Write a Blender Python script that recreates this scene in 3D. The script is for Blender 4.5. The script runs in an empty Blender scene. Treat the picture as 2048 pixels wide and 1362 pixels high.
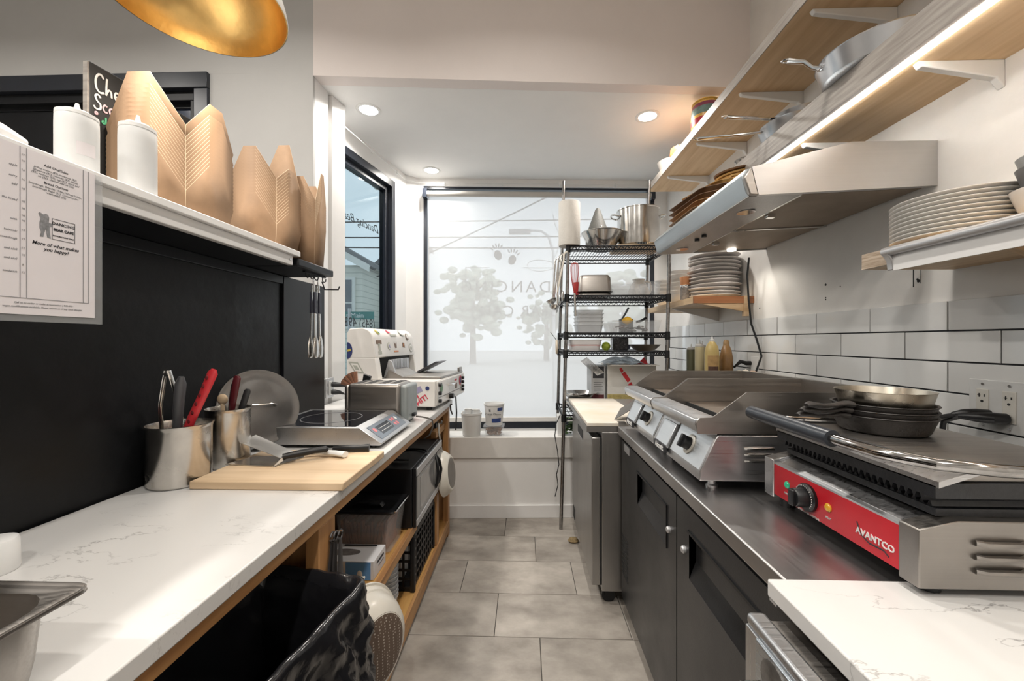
import bpy, bmesh, math, random
from mathutils import Vector, Matrix
random.seed(7)
PI = math.pi
SC = bpy.context.scene
COL = SC.collection

# ---------------------------------------------------------------- camera
cam_data = bpy.data.cameras.new('camera')
cam_data.sensor_fit = 'HORIZONTAL'
cam_data.sensor_width = 36.0
cam_data.lens = 36.0 * 800.0 / 2048.0
cam_data.clip_start = 0.02
cam_data.clip_end = 200
cam = bpy.data.objects.new('camera', cam_data)
COL.objects.link(cam)
cam.location = (0, 0, 1.315)
cam.rotation_euler = (PI / 2, 0, math.atan(26 / 800))
SC.camera = cam

# ---------------------------------------------------------------- sky
w = bpy.data.worlds.new('sky')
SC.world = w
w.use_nodes = True
bg = w.node_tree.nodes['Background']
bg.inputs['Color'].default_value = (0.83, 0.92, 1.0, 1)
bg.inputs['Strength'].default_value = 1.35

# ---------------------------------------------------------------- exposure
vs = SC.view_settings
vs.view_transform = 'Standard'
vs.look = 'None'
vs.gamma = 1.0
vs.use_curve_mapping = False
vs.exposure = 0.4
SC.cycles.max_bounces = 8
SC.cycles.transparent_max_bounces = 12
SC.cycles.caustics_reflective = False
SC.cycles.caustics_refractive = False
SC.cycles.sample_clamp_indirect = 6.0
SC.cycles.use_denoising = True

# ---------------------------------------------------------------- materials
MATS = {}


def nodes_of(m):
    return m.node_tree.nodes, m.node_tree.links


def mat(name, col, rough=0.5, metal=0.0, spec=0.5, var=0.0, vscale=8.0, bump=0.0, bscale=60.0, stretch=None,
        trans=0.0, alpha=1.0, emit=None, estr=0.0, coat=0.0, var2=None, ior=None, objvar=0.0, sheen=0.0, rvar=0.0):
    """principled material: colour with a noise variation (var or second colour var2), optional bump"""
    if name in MATS:
        return MATS[name]
    m = bpy.data.materials.new(name)
    m.use_nodes = True
    n, l = nodes_of(m)
    b = n['Principled BSDF']
    c4 = (col[0], col[1], col[2], 1)
    b.inputs['Base Color'].default_value = c4
    b.inputs['Roughness'].default_value = rough
    b.inputs['Metallic'].default_value = metal
    b.inputs['Specular IOR Level'].default_value = spec
    b.inputs['Transmission Weight'].default_value = trans
    b.inputs['Alpha'].default_value = alpha
    b.inputs['Coat Weight'].default_value = coat
    if ior:
        b.inputs['IOR'].default_value = ior
    if emit:
        b.inputs['Emission Color'].default_value = (emit[0], emit[1], emit[2], 1)
        b.inputs['Emission Strength'].default_value = estr
    need = var or bump or var2 or objvar or rvar
    if need:
        tc = n.new('ShaderNodeTexCoord')
        mp = n.new('ShaderNodeMapping')
        if stretch:
            mp.inputs['Scale'].default_value = stretch
        l.new(tc.outputs['Object'], mp.inputs['Vector'])
        src = mp.outputs['Vector']
        if objvar:
            oi = n.new('ShaderNodeObjectInfo')
            ad = n.new('ShaderNodeVectorMath')
            ad.operation = 'ADD'
            sc = n.new('ShaderNodeMath')
            sc.operation = 'MULTIPLY'
            sc.inputs[1].default_value = 37.0
            l.new(oi.outputs['Random'], sc.inputs[0])
            l.new(src, ad.inputs[0])
            l.new(sc.outputs[0], ad.inputs[1])
            src = ad.outputs[0]
    if var or var2 or rvar:
        t = n.new('ShaderNodeTexNoise')
        t.inputs['Scale'].default_value = vscale
        t.inputs['Detail'].default_value = 5
        t.inputs['Roughness'].default_value = 0.62
        l.new(src, t.inputs['Vector'])
        cr = n.new('ShaderNodeValToRGB')
        cr.color_ramp.elements[0].position = 0.33
        cr.color_ramp.elements[1].position = 0.67
        if var2:
            cr.color_ramp.elements[0].color = (var2[0], var2[1], var2[2], 1)
            cr.color_ramp.elements[1].color = c4
        else:
            k0, k1 = 1 - var, 1 + var * 0.6
            cr.color_ramp.elements[0].color = (col[0] * k0, col[1] * k0, col[2] * k0, 1)
            cr.color_ramp.elements[1].color = (min(1, col[0] * k1), min(1, col[1] * k1), min(1, col[2] * k1), 1)
        l.new(t.outputs['Fac'], cr.inputs['Fac'])
        out = cr.outputs['Color']
        if objvar:
            hv = n.new('ShaderNodeHueSaturation')
            mr = n.new('ShaderNodeMapRange')
            mr.inputs['To Min'].default_value = 1 - objvar
            mr.inputs['To Max'].default_value = 1 + objvar
            l.new(oi.outputs['Random'], mr.inputs['Value'])
            l.new(mr.outputs['Result'], hv.inputs['Value'])
            l.new(out, hv.inputs['Color'])
            out = hv.outputs['Color']
        if var or var2:
            l.new(out, b.inputs['Base Color'])
        if rvar:
            mr2 = n.new('ShaderNodeMapRange')
            mr2.inputs['From Min'].default_value = 0.3
            mr2.inputs['From Max'].default_value = 0.7
            mr2.inputs['To Min'].default_value = max(0.02, rough - rvar)
            mr2.inputs['To Max'].default_value = min(1, rough + rvar)
            l.new(t.outputs['Fac'], mr2.inputs['Value'])
            l.new(mr2.outputs['Result'], b.inputs['Roughness'])
    if bump:
        t2 = n.new('ShaderNodeTexNoise')
        t2.inputs['Scale'].default_value = bscale
        t2.inputs['Detail'].default_value = 4
        l.new(src, t2.inputs['Vector'])
        bp = n.new('ShaderNodeBump')
        bp.inputs['Strength'].default_value = bump
        bp.inputs['Distance'].default_value = 0.01
        l.new(t2.outputs['Fac'], bp.inputs['Height'])
        l.new(bp.outputs['Normal'], b.inputs['Normal'])
    MATS[name] = m
    return m


def quartz(name):
    m = bpy.data.materials.new(name)
    m.use_nodes = True
    n, l = nodes_of(m)
    b = n['Principled BSDF']
    tc = n.new('ShaderNodeTexCoord')
    mp = n.new('ShaderNodeMapping')
    mp.inputs['Rotation'].default_value = (0, 0, 0.6)
    mp.inputs['Scale'].default_value = (1.0, 2.2, 1.0)
    l.new(tc.outputs['Object'], mp.inputs['Vector'])
    ns = n.new('ShaderNodeTexNoise')
    ns.inputs['Scale'].default_value = 2.4
    ns.inputs['Detail'].default_value = 7
    ns.inputs['Roughness'].default_value = 0.6
    l.new(mp.outputs['Vector'], ns.inputs['Vector'])
    sb = n.new('ShaderNodeMath'); sb.operation = 'SUBTRACT'; sb.inputs[1].default_value = 0.5
    l.new(ns.outputs['Fac'], sb.inputs[0])
    ab = n.new('ShaderNodeMath'); ab.operation = 'ABSOLUTE'
    l.new(sb.outputs[0], ab.inputs[0])
    r1 = n.new('ShaderNodeMapRange')
    r1.inputs['From Min'].default_value = 0.0
    r1.inputs['From Max'].default_value = 0.006
    r1.inputs['To Min'].default_value = 1.0
    r1.inputs['To Max'].default_value = 0.0
    l.new(ab.outputs[0], r1.inputs['Value'])
    n2 = n.new('ShaderNodeTexNoise')
    n2.inputs['Scale'].default_value = 4.5
    n2.inputs['Detail'].default_value = 2
    l.new(tc.outputs['Object'], n2.inputs['Vector'])
    r2 = n.new('ShaderNodeMapRange')
    r2.inputs['From Min'].default_value = 0.5
    r2.inputs['From Max'].default_value = 0.66
    l.new(n2.outputs['Fac'], r2.inputs['Value'])
    mu = n.new('ShaderNodeMath'); mu.operation = 'MULTIPLY'
    l.new(r1.outputs[0], mu.inputs[0]); l.new(r2.outputs[0], mu.inputs[1])
    mx = n.new('ShaderNodeMix'); mx.data_type = 'RGBA'
    mx.inputs['A'].default_value = (0.66, 0.65, 0.635, 1)
    mx.inputs['B'].default_value = (0.30, 0.29, 0.285, 1)
    l.new(mu.outputs[0], mx.inputs['Factor'])
    l.new(mx.outputs['Result'], b.inputs['Base Color'])
    b.inputs['Roughness'].default_value = 0.28
    b.inputs['Specular IOR Level'].default_value = 0.4
    return m


def steel(name, col=(0.62, 0.62, 0.63), rough=0.3, axis=0, scale=90, amt=0.12, blotch=0.12):
    """brushed stainless: long streaks along one object axis"""
    if name in MATS:
        return MATS[name]
    m = bpy.data.materials.new(name)
    m.use_nodes = True
    n, l = nodes_of(m)
    b = n['Principled BSDF']
    b.inputs['Metallic'].default_value = 1.0
    tc = n.new('ShaderNodeTexCoord')
    mp = n.new('ShaderNodeMapping')
    s = [scale, scale, scale]
    s[axis] = 1.2
    mp.inputs['Scale'].default_value = s
    l.new(tc.outputs['Object'], mp.inputs['Vector'])
    t = n.new('ShaderNodeTexNoise')
    t.inputs['Scale'].default_value = 3.0
    t.inputs['Detail'].default_value = 4
    l.new(mp.outputs['Vector'], t.inputs['Vector'])
    t2 = n.new('ShaderNodeTexNoise')
    t2.inputs['Scale'].default_value = 5.0
    t2.inputs['Detail'].default_value = 5
    l.new(tc.outputs['Object'], t2.inputs['Vector'])
    mr = n.new('ShaderNodeMapRange')
    mr.inputs['From Min'].default_value = 0.25
    mr.inputs['From Max'].default_value = 0.75
    mr.inputs['To Min'].default_value = rough - amt * 0.5
    mr.inputs['To Max'].default_value = rough + amt
    l.new(t.outputs['Fac'], mr.inputs['Value'])
    l.new(mr.outputs[0], b.inputs['Roughness'])
    cr = n.new('ShaderNodeValToRGB')
    k = 1 - blotch
    cr.color_ramp.elements[0].position = 0.3
    cr.color_ramp.elements[1].position = 0.7
    cr.color_ramp.elements[0].color = (col[0] * k, col[1] * k, col[2] * k, 1)
    cr.color_ramp.elements[1].color = (col[0], col[1], col[2], 1)
    l.new(t2.outputs['Fac'], cr.inputs['Fac'])
    l.new(cr.outputs[0], b.inputs['Base Color'])
    MATS[name] = m
    return m


def wood(name, c1, c2, axis=1, scale=14, rough=0.5, ring=0.0):
    """straight grained wood with streaks along one object axis"""
    if name in MATS:
        return MATS[name]
    m = bpy.data.materials.new(name)
    m.use_nodes = True
    n, l = nodes_of(m)
    b = n['Principled BSDF']
    b.inputs['Roughness'].default_value = rough
    tc = n.new('ShaderNodeTexCoord')
    mp = n.new('ShaderNodeMapping')
    s = [scale, scale, scale]
    s[axis] = scale * 0.07
    mp.inputs['Scale'].default_value = s
    l.new(tc.outputs['Object'], mp.inputs['Vector'])
    t = n.new('ShaderNodeTexNoise')
    t.inputs['Scale'].default_value = 2.2
    t.inputs['Detail'].default_value = 7
    t.inputs['Distortion'].default_value = 0.4
    l.new(mp.outputs['Vector'], t.inputs['Vector'])
    cr = n.new('ShaderNodeValToRGB')
    cr.color_ramp.elements[0].position = 0.32
    cr.color_ramp.elements[1].position = 0.64
    cr.color_ramp.elements[0].color = (*c2, 1)
    cr.color_ramp.elements[1].color = (*c1, 1)
    l.new(t.outputs['Fac'], cr.inputs['Fac'])
    l.new(cr.outputs[0], b.inputs['Base Color'])
    bp = n.new('ShaderNodeBump')
    bp.inputs['Strength'].default_value = 0.12
    bp.inputs['Distance'].default_value = 0.005
    l.new(t.outputs['Fac'], bp.inputs['Height'])
    l.new(bp.outputs['Normal'], b.inputs['Normal'])
    MATS[name] = m
    return m


M_wall = mat('wall_paint_white', (0.86, 0.85, 0.835), 0.6, var=0.03, vscale=3, bump=0.03, bscale=150)
M_wallR = mat('wall_paint_white_worn', (0.86, 0.84, 0.81), 0.5, var=0.05, vscale=4, bump=0.04, bscale=120)
M_gray = mat('wall_paint_grey', (0.52, 0.515, 0.505), 0.7, var=0.03, vscale=3, bump=0.03, bscale=180)
M_soff = mat('soffit_paint', (0.80, 0.735, 0.71), 0.65, var=0.03, vscale=2, bump=0.03, bscale=150)
M_ceil = mat('ceiling_paint', (0.87, 0.865, 0.855), 0.75, var=0.02, vscale=3, bump=0.03, bscale=160)
M_trim = mat('trim_gloss_white', (0.80, 0.79, 0.78), 0.35, var=0.02, vscale=6)
M_sill = mat('sill_white', (0.72, 0.70, 0.67), 0.4, var=0.06, vscale=5)
M_grout = mat('grout_dark', (0.035, 0.037, 0.042), 0.9, var=0.2, vscale=40)
M_fgrout = mat('floor_grout', (0.07, 0.066, 0.06), 0.9, var=0.2, vscale=40)
M_ftile = mat('floor_tile_taupe', (0.45, 0.41, 0.365), 0.42, var2=(0.23, 0.205, 0.178), vscale=3.6, objvar=0.07, bump=0.05, bscale=40, stretch=(1, 1.5, 1))
M_wtile = mat('subway_tile_white', (0.72, 0.72, 0.71), 0.12, var=0.03, vscale=5, objvar=0.05, coat=0.3)
M_quartz = quartz('quartz_white')
M_blackwall = mat('panel_black_scuffed', (0.0075, 0.008, 0.0095), 0.46, spec=0.3, var2=(0.004, 0.0045, 0.005), vscale=6, bump=0.12, bscale=30, rvar=0.12)
M_black = mat('black_paint', (0.0075, 0.0085, 0.011), 0.4, spec=0.35, var=0.2, vscale=10)
M_blkpl = mat('black_plastic', (0.010, 0.0105, 0.012), 0.38, spec=0.4, var=0.2, vscale=20)
M_frame = mat('window_frame_black', (0.018, 0.022, 0.032), 0.32, var=0.15, vscale=10)
M_blkcab = mat('black_vinyl_steel', (0.020, 0.0205, 0.022), 0.34, var=0.15, vscale=6, bump=0.05, bscale=300, rvar=0.06)
M_ss = steel('stainless_brushed_x', axis=0)
M_ssy = steel('stainless_brushed_y', axis=1)
M_ssz = steel('stainless_brushed_z', axis=2)
M_sstop = steel('stainless_worktop', (0.60, 0.59, 0.59), 0.33, axis=1, scale=130, amt=0.06, blotch=0.2)
M_ssdark = steel('stainless_dull', (0.40, 0.375, 0.35), 0.36, axis=0, blotch=0.25)
M_ssfr = steel('stainless_fridge', (0.40, 0.39, 0.38), 0.34, axis=2, blotch=0.15)
M_chrome = mat('chrome', (0.75, 0.75, 0.76), 0.1, 1.0, var=0.05, vscale=20)
M_polish = mat('steel_polished', (0.66, 0.65, 0.63), 0.17, 1.0, var=0.12, vscale=9, rvar=0.06)
M_pan = mat('steel_pan', (0.50, 0.51, 0.53), 0.30, 1.0, var=0.06, vscale=5)
M_wood = wood('shelf_pine', (0.72, 0.53, 0.33), (0.60, 0.41, 0.23), axis=1)
M_woodx = wood('shelf_pine_x', (0.66, 0.48, 0.30), (0.50, 0.33, 0.18), axis=0)
M_ply = wood('plywood_edge_grey', (0.42, 0.385, 0.35), (0.29, 0.26, 0.235), axis=1, scale=40)
M_plyb = wood('plywood_edge_tan', (0.60, 0.49, 0.385), (0.34, 0.25, 0.17), axis=1, scale=70)
M_cedar = wood('cabinet_fir', (0.50, 0.265, 0.105), (0.33, 0.155, 0.055), axis=2, scale=16)
M_cedary = wood('cabinet_fir_y', (0.52, 0.285, 0.115), (0.33, 0.155, 0.055), axis=1, scale=16)
M_shelfy = wood('shelf_varnished', (0.60, 0.345, 0.12), (0.43, 0.22, 0.065), axis=1, scale=12, rough=0.35)
M_redwood = wood('shelf_end_redwood', (0.36, 0.15, 0.06), (0.24, 0.085, 0.03), axis=0, scale=16)
M_board = wood('maple_board', (0.72, 0.545, 0.365), (0.60, 0.43, 0.265), axis=0, scale=12, rough=0.55)
M_kraft = mat('kraft_card', (0.37, 0.232, 0.135), 0.75, var=0.12, vscale=14, bump=0.04, bscale=120)
M_white = mat('white_plastic', (0.80, 0.80, 0.79), 0.35, var=0.03, vscale=6)
M_bottle = mat('frosted_bottle', (0.83, 0.84, 0.84), 0.4, var=0.04, vscale=9, trans=0.12)
M_cer = mat('ceramic_white', (0.80, 0.775, 0.74), 0.18, var=0.03, vscale=8, coat=0.3)
M_cergr = mat('stoneware_grey', (0.70, 0.66, 0.64), 0.25, var=0.08, vscale=14, coat=0.2)


def pane_glass(name, tint, refl):
    m = bpy.data.materials.new(name)
    m.use_nodes = True
    n, l = nodes_of(m)
    n.remove(n['Principled BSDF'])
    t = n.new('ShaderNodeBsdfTransparent')
    t.inputs['Color'].default_value = (*tint, 1)
    g = n.new('ShaderNodeBsdfGlossy')
    g.inputs['Roughness'].default_value = 0.02
    x = n.new('ShaderNodeMixShader')
    x.inputs['Fac'].default_value = refl
    l.new(t.outputs[0], x.inputs[1])
    l.new(g.outputs[0], x.inputs[2])
    l.new(x.outputs[0], n['Material Output'].inputs['Surface'])
    return m


M_glass = pane_glass('clear_glass', (0.97, 0.985, 0.985), 0.03)
M_glass2 = pane_glass('tinted_glass', (0.615, 0.665, 0.675), 0.05)  # teal tint also dims the bright sky behind the side window
M_clear = mat('clear_plastic', (0.86, 0.88, 0.90), 0.12, alpha=0.14, var=0.04, vscale=10)
M_cloudy = mat('cloudy_plastic', (0.80, 0.82, 0.84), 0.3, alpha=0.6, var=0.05, vscale=10)
M_red = mat('red_enamel', (0.56, 0.016, 0.028), 0.32, var=0.08, vscale=6)
M_redpl = mat('red_handle', (0.62, 0.035, 0.045), 0.35, var=0.06, vscale=12)
M_iron = mat('cast_iron', (0.028, 0.024, 0.022), 0.48, var=0.3, vscale=20, bump=0.15, bscale=120)
M_ironpl = mat('grill_plate', (0.016, 0.017, 0.02), 0.36, var=0.25, vscale=20, bump=0.1, bscale=90)
M_gold = mat('gold_leaf', (0.80, 0.53, 0.20), 0.33, 1.0, var=0.16, vscale=9, bump=0.12, bscale=22)
M_enamel = mat('cream_enamel', (0.78, 0.74, 0.66), 0.28, var=0.06, vscale=8, coat=0.2)
M_ink = mat('ink_black', (0.03, 0.03, 0.035), 0.7, var=0.1, vscale=30)
M_inkgr = mat('ink_grey', (0.22, 0.22, 0.23), 0.7, var=0.1, vscale=30)
M_paper = mat('menu_paper', (0.74, 0.70, 0.715), 0.5, var=0.03, vscale=6)
M_gask = mat('rubber_dark', (0.02, 0.02, 0.02), 0.7, var=0.1, vscale=20)
M_silver = mat('silver_paint', (0.56, 0.56, 0.57), 0.35, 0.6, var=0.06, vscale=8)
M_mint = mat('white_appliance', (0.80, 0.775, 0.74), 0.3, var=0.05, vscale=6, coat=0.2)

# ---------------------------------------------------------------- mesh builder


class MB:
    def __init__(self):
        self.v = []
        self.f = []
        self.mi = []
        self.cur = 0

    def add(self, vs_, fs, T=None):
        o = len(self.v)
        for p in vs_:
            p = Vector(p)
            if T is not None:
                p = T @ p
            self.v.append(p)
        for f in fs:
            self.f.append([o + i for i in f])
            self.mi.append(self.cur)
        return self

    def box(self, x0, x1, y0, y1, z0, z1, T=None):
        vs_ = [(x0, y0, z0), (x1, y0, z0), (x1, y1, z0), (x0, y1, z0), (x0, y0, z1), (x1, y0, z1), (x1, y1, z1), (x0, y1, z1)]
        return self.add(vs_, [(0, 3, 2, 1), (4, 5, 6, 7), (0, 1, 5, 4), (1, 2, 6, 5), (2, 3, 7, 6), (3, 0, 4, 7)], T)

    def prism(self, poly, a, b, axis='y', T=None):
        """polygon extruded from a to b; axis y: poly in (x,z); axis z: (x,y); axis x: (y,z)"""
        n = len(poly)

        def pt(p, t):
            if axis == 'y':
                return (p[0], t, p[1])
            if axis == 'z':
                return (p[0], p[1], t)
            return (t, p[0], p[1])
        vs_ = [pt(p, a) for p in poly] + [pt(p, b) for p in poly]
        area = sum(poly[i][0] * poly[(i + 1) % n][1] - poly[(i + 1) % n][0] * poly[i][1] for i in range(n))
        flip = (area > 0) != (axis == 'y')
        lo = list(range(n))
        hi = [n + i for i in range(n)]
        if flip:
            fs = [lo[::-1], hi]
            fs += [(i, (i + 1) % n, n + (i + 1) % n, n + i) for i in range(n)]
        else:
            fs = [lo, hi[::-1]]
            fs += [((i + 1) % n, i, n + i, n + (i + 1) % n) for i in range(n)]
        return self.add(vs_, fs, T)

    def lathe(self, prof, n=32, T=None, cap0=True, cap1=True, sx=1.0, sy=1.0, a0=0.0, a1=2 * PI):
        """profile [(r,z)...] turned about local z; T places it"""
        full = abs(a1 - a0 - 2 * PI) < 1e-6
        k = n if full else n + 1
        vs_ = []
        for r, z in prof:
            for i in range(k):
                a = a0 + (a1 - a0) * i / n
                vs_.append((r * math.cos(a) * sx, r * math.sin(a) * sy, z))
        fs = []
        for j in range(len(prof) - 1):
            for i in range(n if full else n):
                i2 = (i + 1) % k
                fs.append((j * k + i, j * k + i2, (j + 1) * k + i2, (j + 1) * k + i))
        if cap0 and prof[0][0] > 1e-5 and full:
            fs.append(list(range(k))[::-1])
        if cap1 and prof[-1][0] > 1e-5 and full:
            fs.append([(len(prof) - 1) * k + i for i in range(k)])
        return self.add(vs_, fs, T)

    def cyl(self, p0, p1, r0, r1=None, n=12):
        r1 = r0 if r1 is None else r1
        p0, p1 = Vector(p0), Vector(p1)
        d = p1 - p0
        T = Matrix.Translation(p0) @ d.to_track_quat('Z', 'Y').to_matrix().to_4x4()
        return self.lathe([(r0, 0), (r1, d.length)], n, T)

    def tube(self, path, r, n=8, closed=False, flat=None, up=None):
        """round (or flattened: flat=(a,b) half sizes) section swept along a path of points; r may be a list"""
        P = [Vector(p) for p in path]
        m = len(P)
        rs = r if isinstance(r, (list, tuple)) else [r] * m
        rings = []
        prev = None
        for i in range(m):
            if closed:
                t = (P[(i + 1) % m] - P[(i - 1) % m]).normalized()
            elif i == 0:
                t = (P[1] - P[0]).normalized()
            elif i == m - 1:
                t = (P[-1] - P[-2]).normalized()
            else:
                t = (P[i + 1] - P[i - 1]).normalized()
            if prev is None:
                u = Vector(up) if up else (Vector((0, 0, 1)) if abs(t.z) < 0.9 else Vector((1, 0, 0)))
            else:
                u = prev
            u = (u - t * u.dot(t))
            if u.length < 1e-6:
                u = t.orthogonal()
            u.normalize()
            prev = u
            s = t.cross(u)
            ring = []
            for k in range(n):
                a = 2 * PI * k / n
                if flat:
                    sc = rs[i] if isinstance(r, (list, tuple)) else 1.0
                    ring.append(P[i] + s * (flat[0] * sc * math.cos(a)) + u * (flat[1] * sc * math.sin(a)))
                else:
                    ring.append(P[i] + s * (rs[i] * math.cos(a)) + u * (rs[i] * math.sin(a)))
            rings.append(ring)
        vs_ = [p for ring in rings for p in ring]
        fs = []
        for i in range(m if closed else m - 1):
            j = (i + 1) % m
            for k in range(n):
                k2 = (k + 1) % n
                fs.append((i * n + k, i * n + k2, j * n + k2, j * n + k))
        if not closed:
            fs.append(list(range(n))[::-1])
            fs.append([(m - 1) * n + k for k in range(n)])
        return self.add(vs_, fs)

    def sphere(self, c, r, n=16, m=10, s=(1, 1, 1)):
        c = Vector(c)
        prof = [(r * math.sin(PI * j / m), -r * math.cos(PI * j / m)) for j in range(m + 1)]
        prof[0] = (1e-5, -r)
        prof[-1] = (1e-5, r)
        return self.lathe(prof, n, Matrix.Translation(c) @ Matrix.Diagonal((s[0], s[1], s[2], 1)))

    def grid(self, fn, nu, nv):
        """surface patch fn(u,v) for u,v in 0..1"""
        vs_ = [fn(i / nu, j / nv) for j in range(nv + 1) for i in range(nu + 1)]
        fs = [(j * (nu + 1) + i, j * (nu + 1) + i + 1, (j + 1) * (nu + 1) + i + 1, (j + 1) * (nu + 1) + i) for j in range(nv) for i in range(nu)]
        return self.add(vs_, fs)

    def mesh(self, name, mats, angle=35):
        me = bpy.data.meshes.new(name)
        me.from_pydata([tuple(p) for p in self.v], [], self.f)
        if not isinstance(mats, (list, tuple)):
            mats = [mats]
        for m_ in mats:
            me.materials.append(m_)
        if len(mats) > 1:
            me.polygons.foreach_set('material_index', self.mi)
        me.polygons.foreach_set('use_smooth', [True] * len(me.polygons))
        me.set_sharp_from_angle(angle=math.radians(angle))
        me.update()
        return me

    def build(self, name, mats, parent=None, bevel=0.0, seg=2, loc=None, rz=0.0, solid=0.0, sub=0, angle=35):
        o = bpy.data.objects.new(name, self.mesh(name, mats, angle))
        COL.objects.link(o)
        if parent is not None:
            o.parent = parent
        if loc is not None:
            o.location = loc
        o.rotation_euler.z = rz
        if solid:
            s = o.modifiers.new('solid', 'SOLIDIFY')
            s.thickness = solid
            s.offset = 0
        if sub:
            s = o.modifiers.new('sub', 'SUBSURF')
            s.levels = sub
            s.render_levels = sub
        if bevel:
            b = o.modifiers.new('bevel', 'BEVEL')
            b.width = bevel
            b.segments = seg
            b.limit_method = 'ANGLE'
            b.angle_limit = math.radians(40)
        return o


def tag(o, label=None, cat=None, group=None, kind=None):
    if label:
        o['label'] = label
    if cat:
        o['category'] = cat
    if group:
        o['group'] = group
    if kind:
        o['kind'] = kind
    return o


def thing(name, label, cat, loc=(0, 0, 0), rz=0.0, group=None):
    o = bpy.data.objects.new(name, None)
    o.empty_display_size = 0.05
    COL.objects.link(o)
    o.location = loc
    o.rotation_euler.z = rz
    return tag(o, label, cat, group)


def struct(name, mb, mats, label=None, parent=None, **kw):
    o = mb.build(name, mats, parent, **kw)
    if parent is None:
        o['kind'] = 'structure'
        if label:
            o['label'] = label
    return o


def share(o, parent=None, loc=None, rot=None, name=None):
    c = o.copy()
    COL.objects.link(c)
    c.parent = parent
    if loc is not None:
        c.location = loc
    if rot is not None:
        c.rotation_euler = rot
    return c


def copy_tree(o, parent=None):
    c = o.copy()
    COL.objects.link(c)
    c.parent = parent
    for ch in list(o.children):
        copy_tree(ch, c)
    return c


def text(name, body, size, material, parent, loc, xdir, ydir, extrude=0.0006, align='CENTER', space=1.0, shear=0.0, linesp=1.0, bold=0.0):
    """flat print: lettering lying in the plane spanned by xdir (reading direction) and ydir (up)"""
    cu = bpy.data.curves.new(name, 'FONT')
    cu.body = body
    cu.size = size
    cu.extrude = extrude
    cu.align_x = align
    cu.align_y = 'CENTER'
    cu.space_character = space
    cu.space_line = linesp
    cu.shear = shear
    cu.offset = bold
    cu.resolution_u = 2
    cu.materials.append(material)
    tmp = bpy.data.objects.new(name, cu)
    me = bpy.data.meshes.new_from_object(tmp)
    bpy.data.objects.remove(tmp)
    bpy.data.curves.remove(cu)
    o = bpy.data.objects.new(name, me)
    COL.objects.link(o)
    x = Vector(xdir).normalized()
    y = Vector(ydir).normalized()
    z = x.cross(y)
    Mx = Matrix((x, y, z)).transposed().to_4x4()
    Mx.translation = Vector(loc)
    if parent is not None:
        o.parent = parent
    o.matrix_local = Mx
    return o


ORD = ['bottom', 'second', 'third', 'fourth', 'fifth', 'sixth', 'seventh', 'eighth', 'ninth', 'tenth', 'eleventh', 'twelfth', 'thirteenth', 'fourteenth', 'fifteenth']


def stacked(i, n, what, where):
    """label of the i-th piece of a stack counted from below"""
    if i == 0:
        return 'bottom %s of %s' % (what, where)
    if i == n - 1:
        return 'topmost %s of %s' % (what, where)
    return '%s %s from the bottom of %s' % (ORD[i], what, where)


def TR(loc, rx=0.0, ry=0.0, rz=0.0):
    return Matrix.Translation(Vector(loc)) @ Matrix.Rotation(rz, 4, 'Z') @ Matrix.Rotation(ry, 4, 'Y') @ Matrix.Rotation(rx, 4, 'X')


def along(p, d):
    """matrix taking local +z to direction d at point p"""
    return Matrix.Translation(Vector(p)) @ Vector(d).to_track_quat('Z', 'Y').to_matrix().to_4x4()


def arc(c, r, a0, a1, n, plane='xz'):
    out = []
    for i in range(n + 1):
        a = a0 + (a1 - a0) * i / n
        u, v_ = r * math.cos(a), r * math.sin(a)
        if plane == 'xz':
            out.append((c[0] + u, c[1], c[2] + v_))
        elif plane == 'yz':
            out.append((c[0], c[1] + u, c[2] + v_))
        else:
            out.append((c[0] + u, c[1] + v_, c[2]))
    return out
# ================================================================ structure
ZC_BAY = 2.95
ZC = 3.60
# ---- floor: dark grout bed, running-bond tiles as children
m = MB().box(-5.4, 1.62, -2.6, 4.3, -0.06, -0.003)
floor = struct('floor', m, M_fgrout, 'taupe stone-look tile floor with dark grout lines')
tile_m = MB().box(-0.3035, 0.3035, -0.151, 0.151, -0.006, 0.0).build('floor_tile', M_ftile, floor, bevel=0.0012, seg=1)
first = True
for k in range(-7, 8):
    y0 = 2.079 + 0.305 * k
    off = -0.341 - 0.2035 * k
    off -= math.floor((off + 1.75) / 0.61) * 0.61
    x = off
    while x < 1.5:
        if y0 < 4.0:
            o = tile_m if first else share(tile_m, floor)
            first = False
            o.location = (x + 0.305, y0 + 0.1525, 0)
        x += 0.61
# the rest of the floor beyond the aisle: one continuous sheet of the same tile
m = MB().box(-5.4, -1.72, -2.6, 2.4, -0.004, -0.001).box(-1.72, 1.62, -2.6, -0.06, -0.004, -0.001)
m.build('floor_tile_field', M_ftile, floor)

# ---- main ceiling, rear and far walls (mostly out of view, they bounce the light)
struct('ceiling', MB().box(-5.4, 1.62, -2.6, 2.65, ZC, ZC + 0.08), M_ceil, 'high white ceiling of the shop')
struct('wall_rear', MB().box(-5.4, 1.62, -2.68, -2.6, 0, ZC), M_wall, 'white wall behind the camera')
struct('wall_left', MB().box(-5.48, -5.4, -2.6, 2.5, 0, ZC), M_wall, 'white wall of the dining side')

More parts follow.
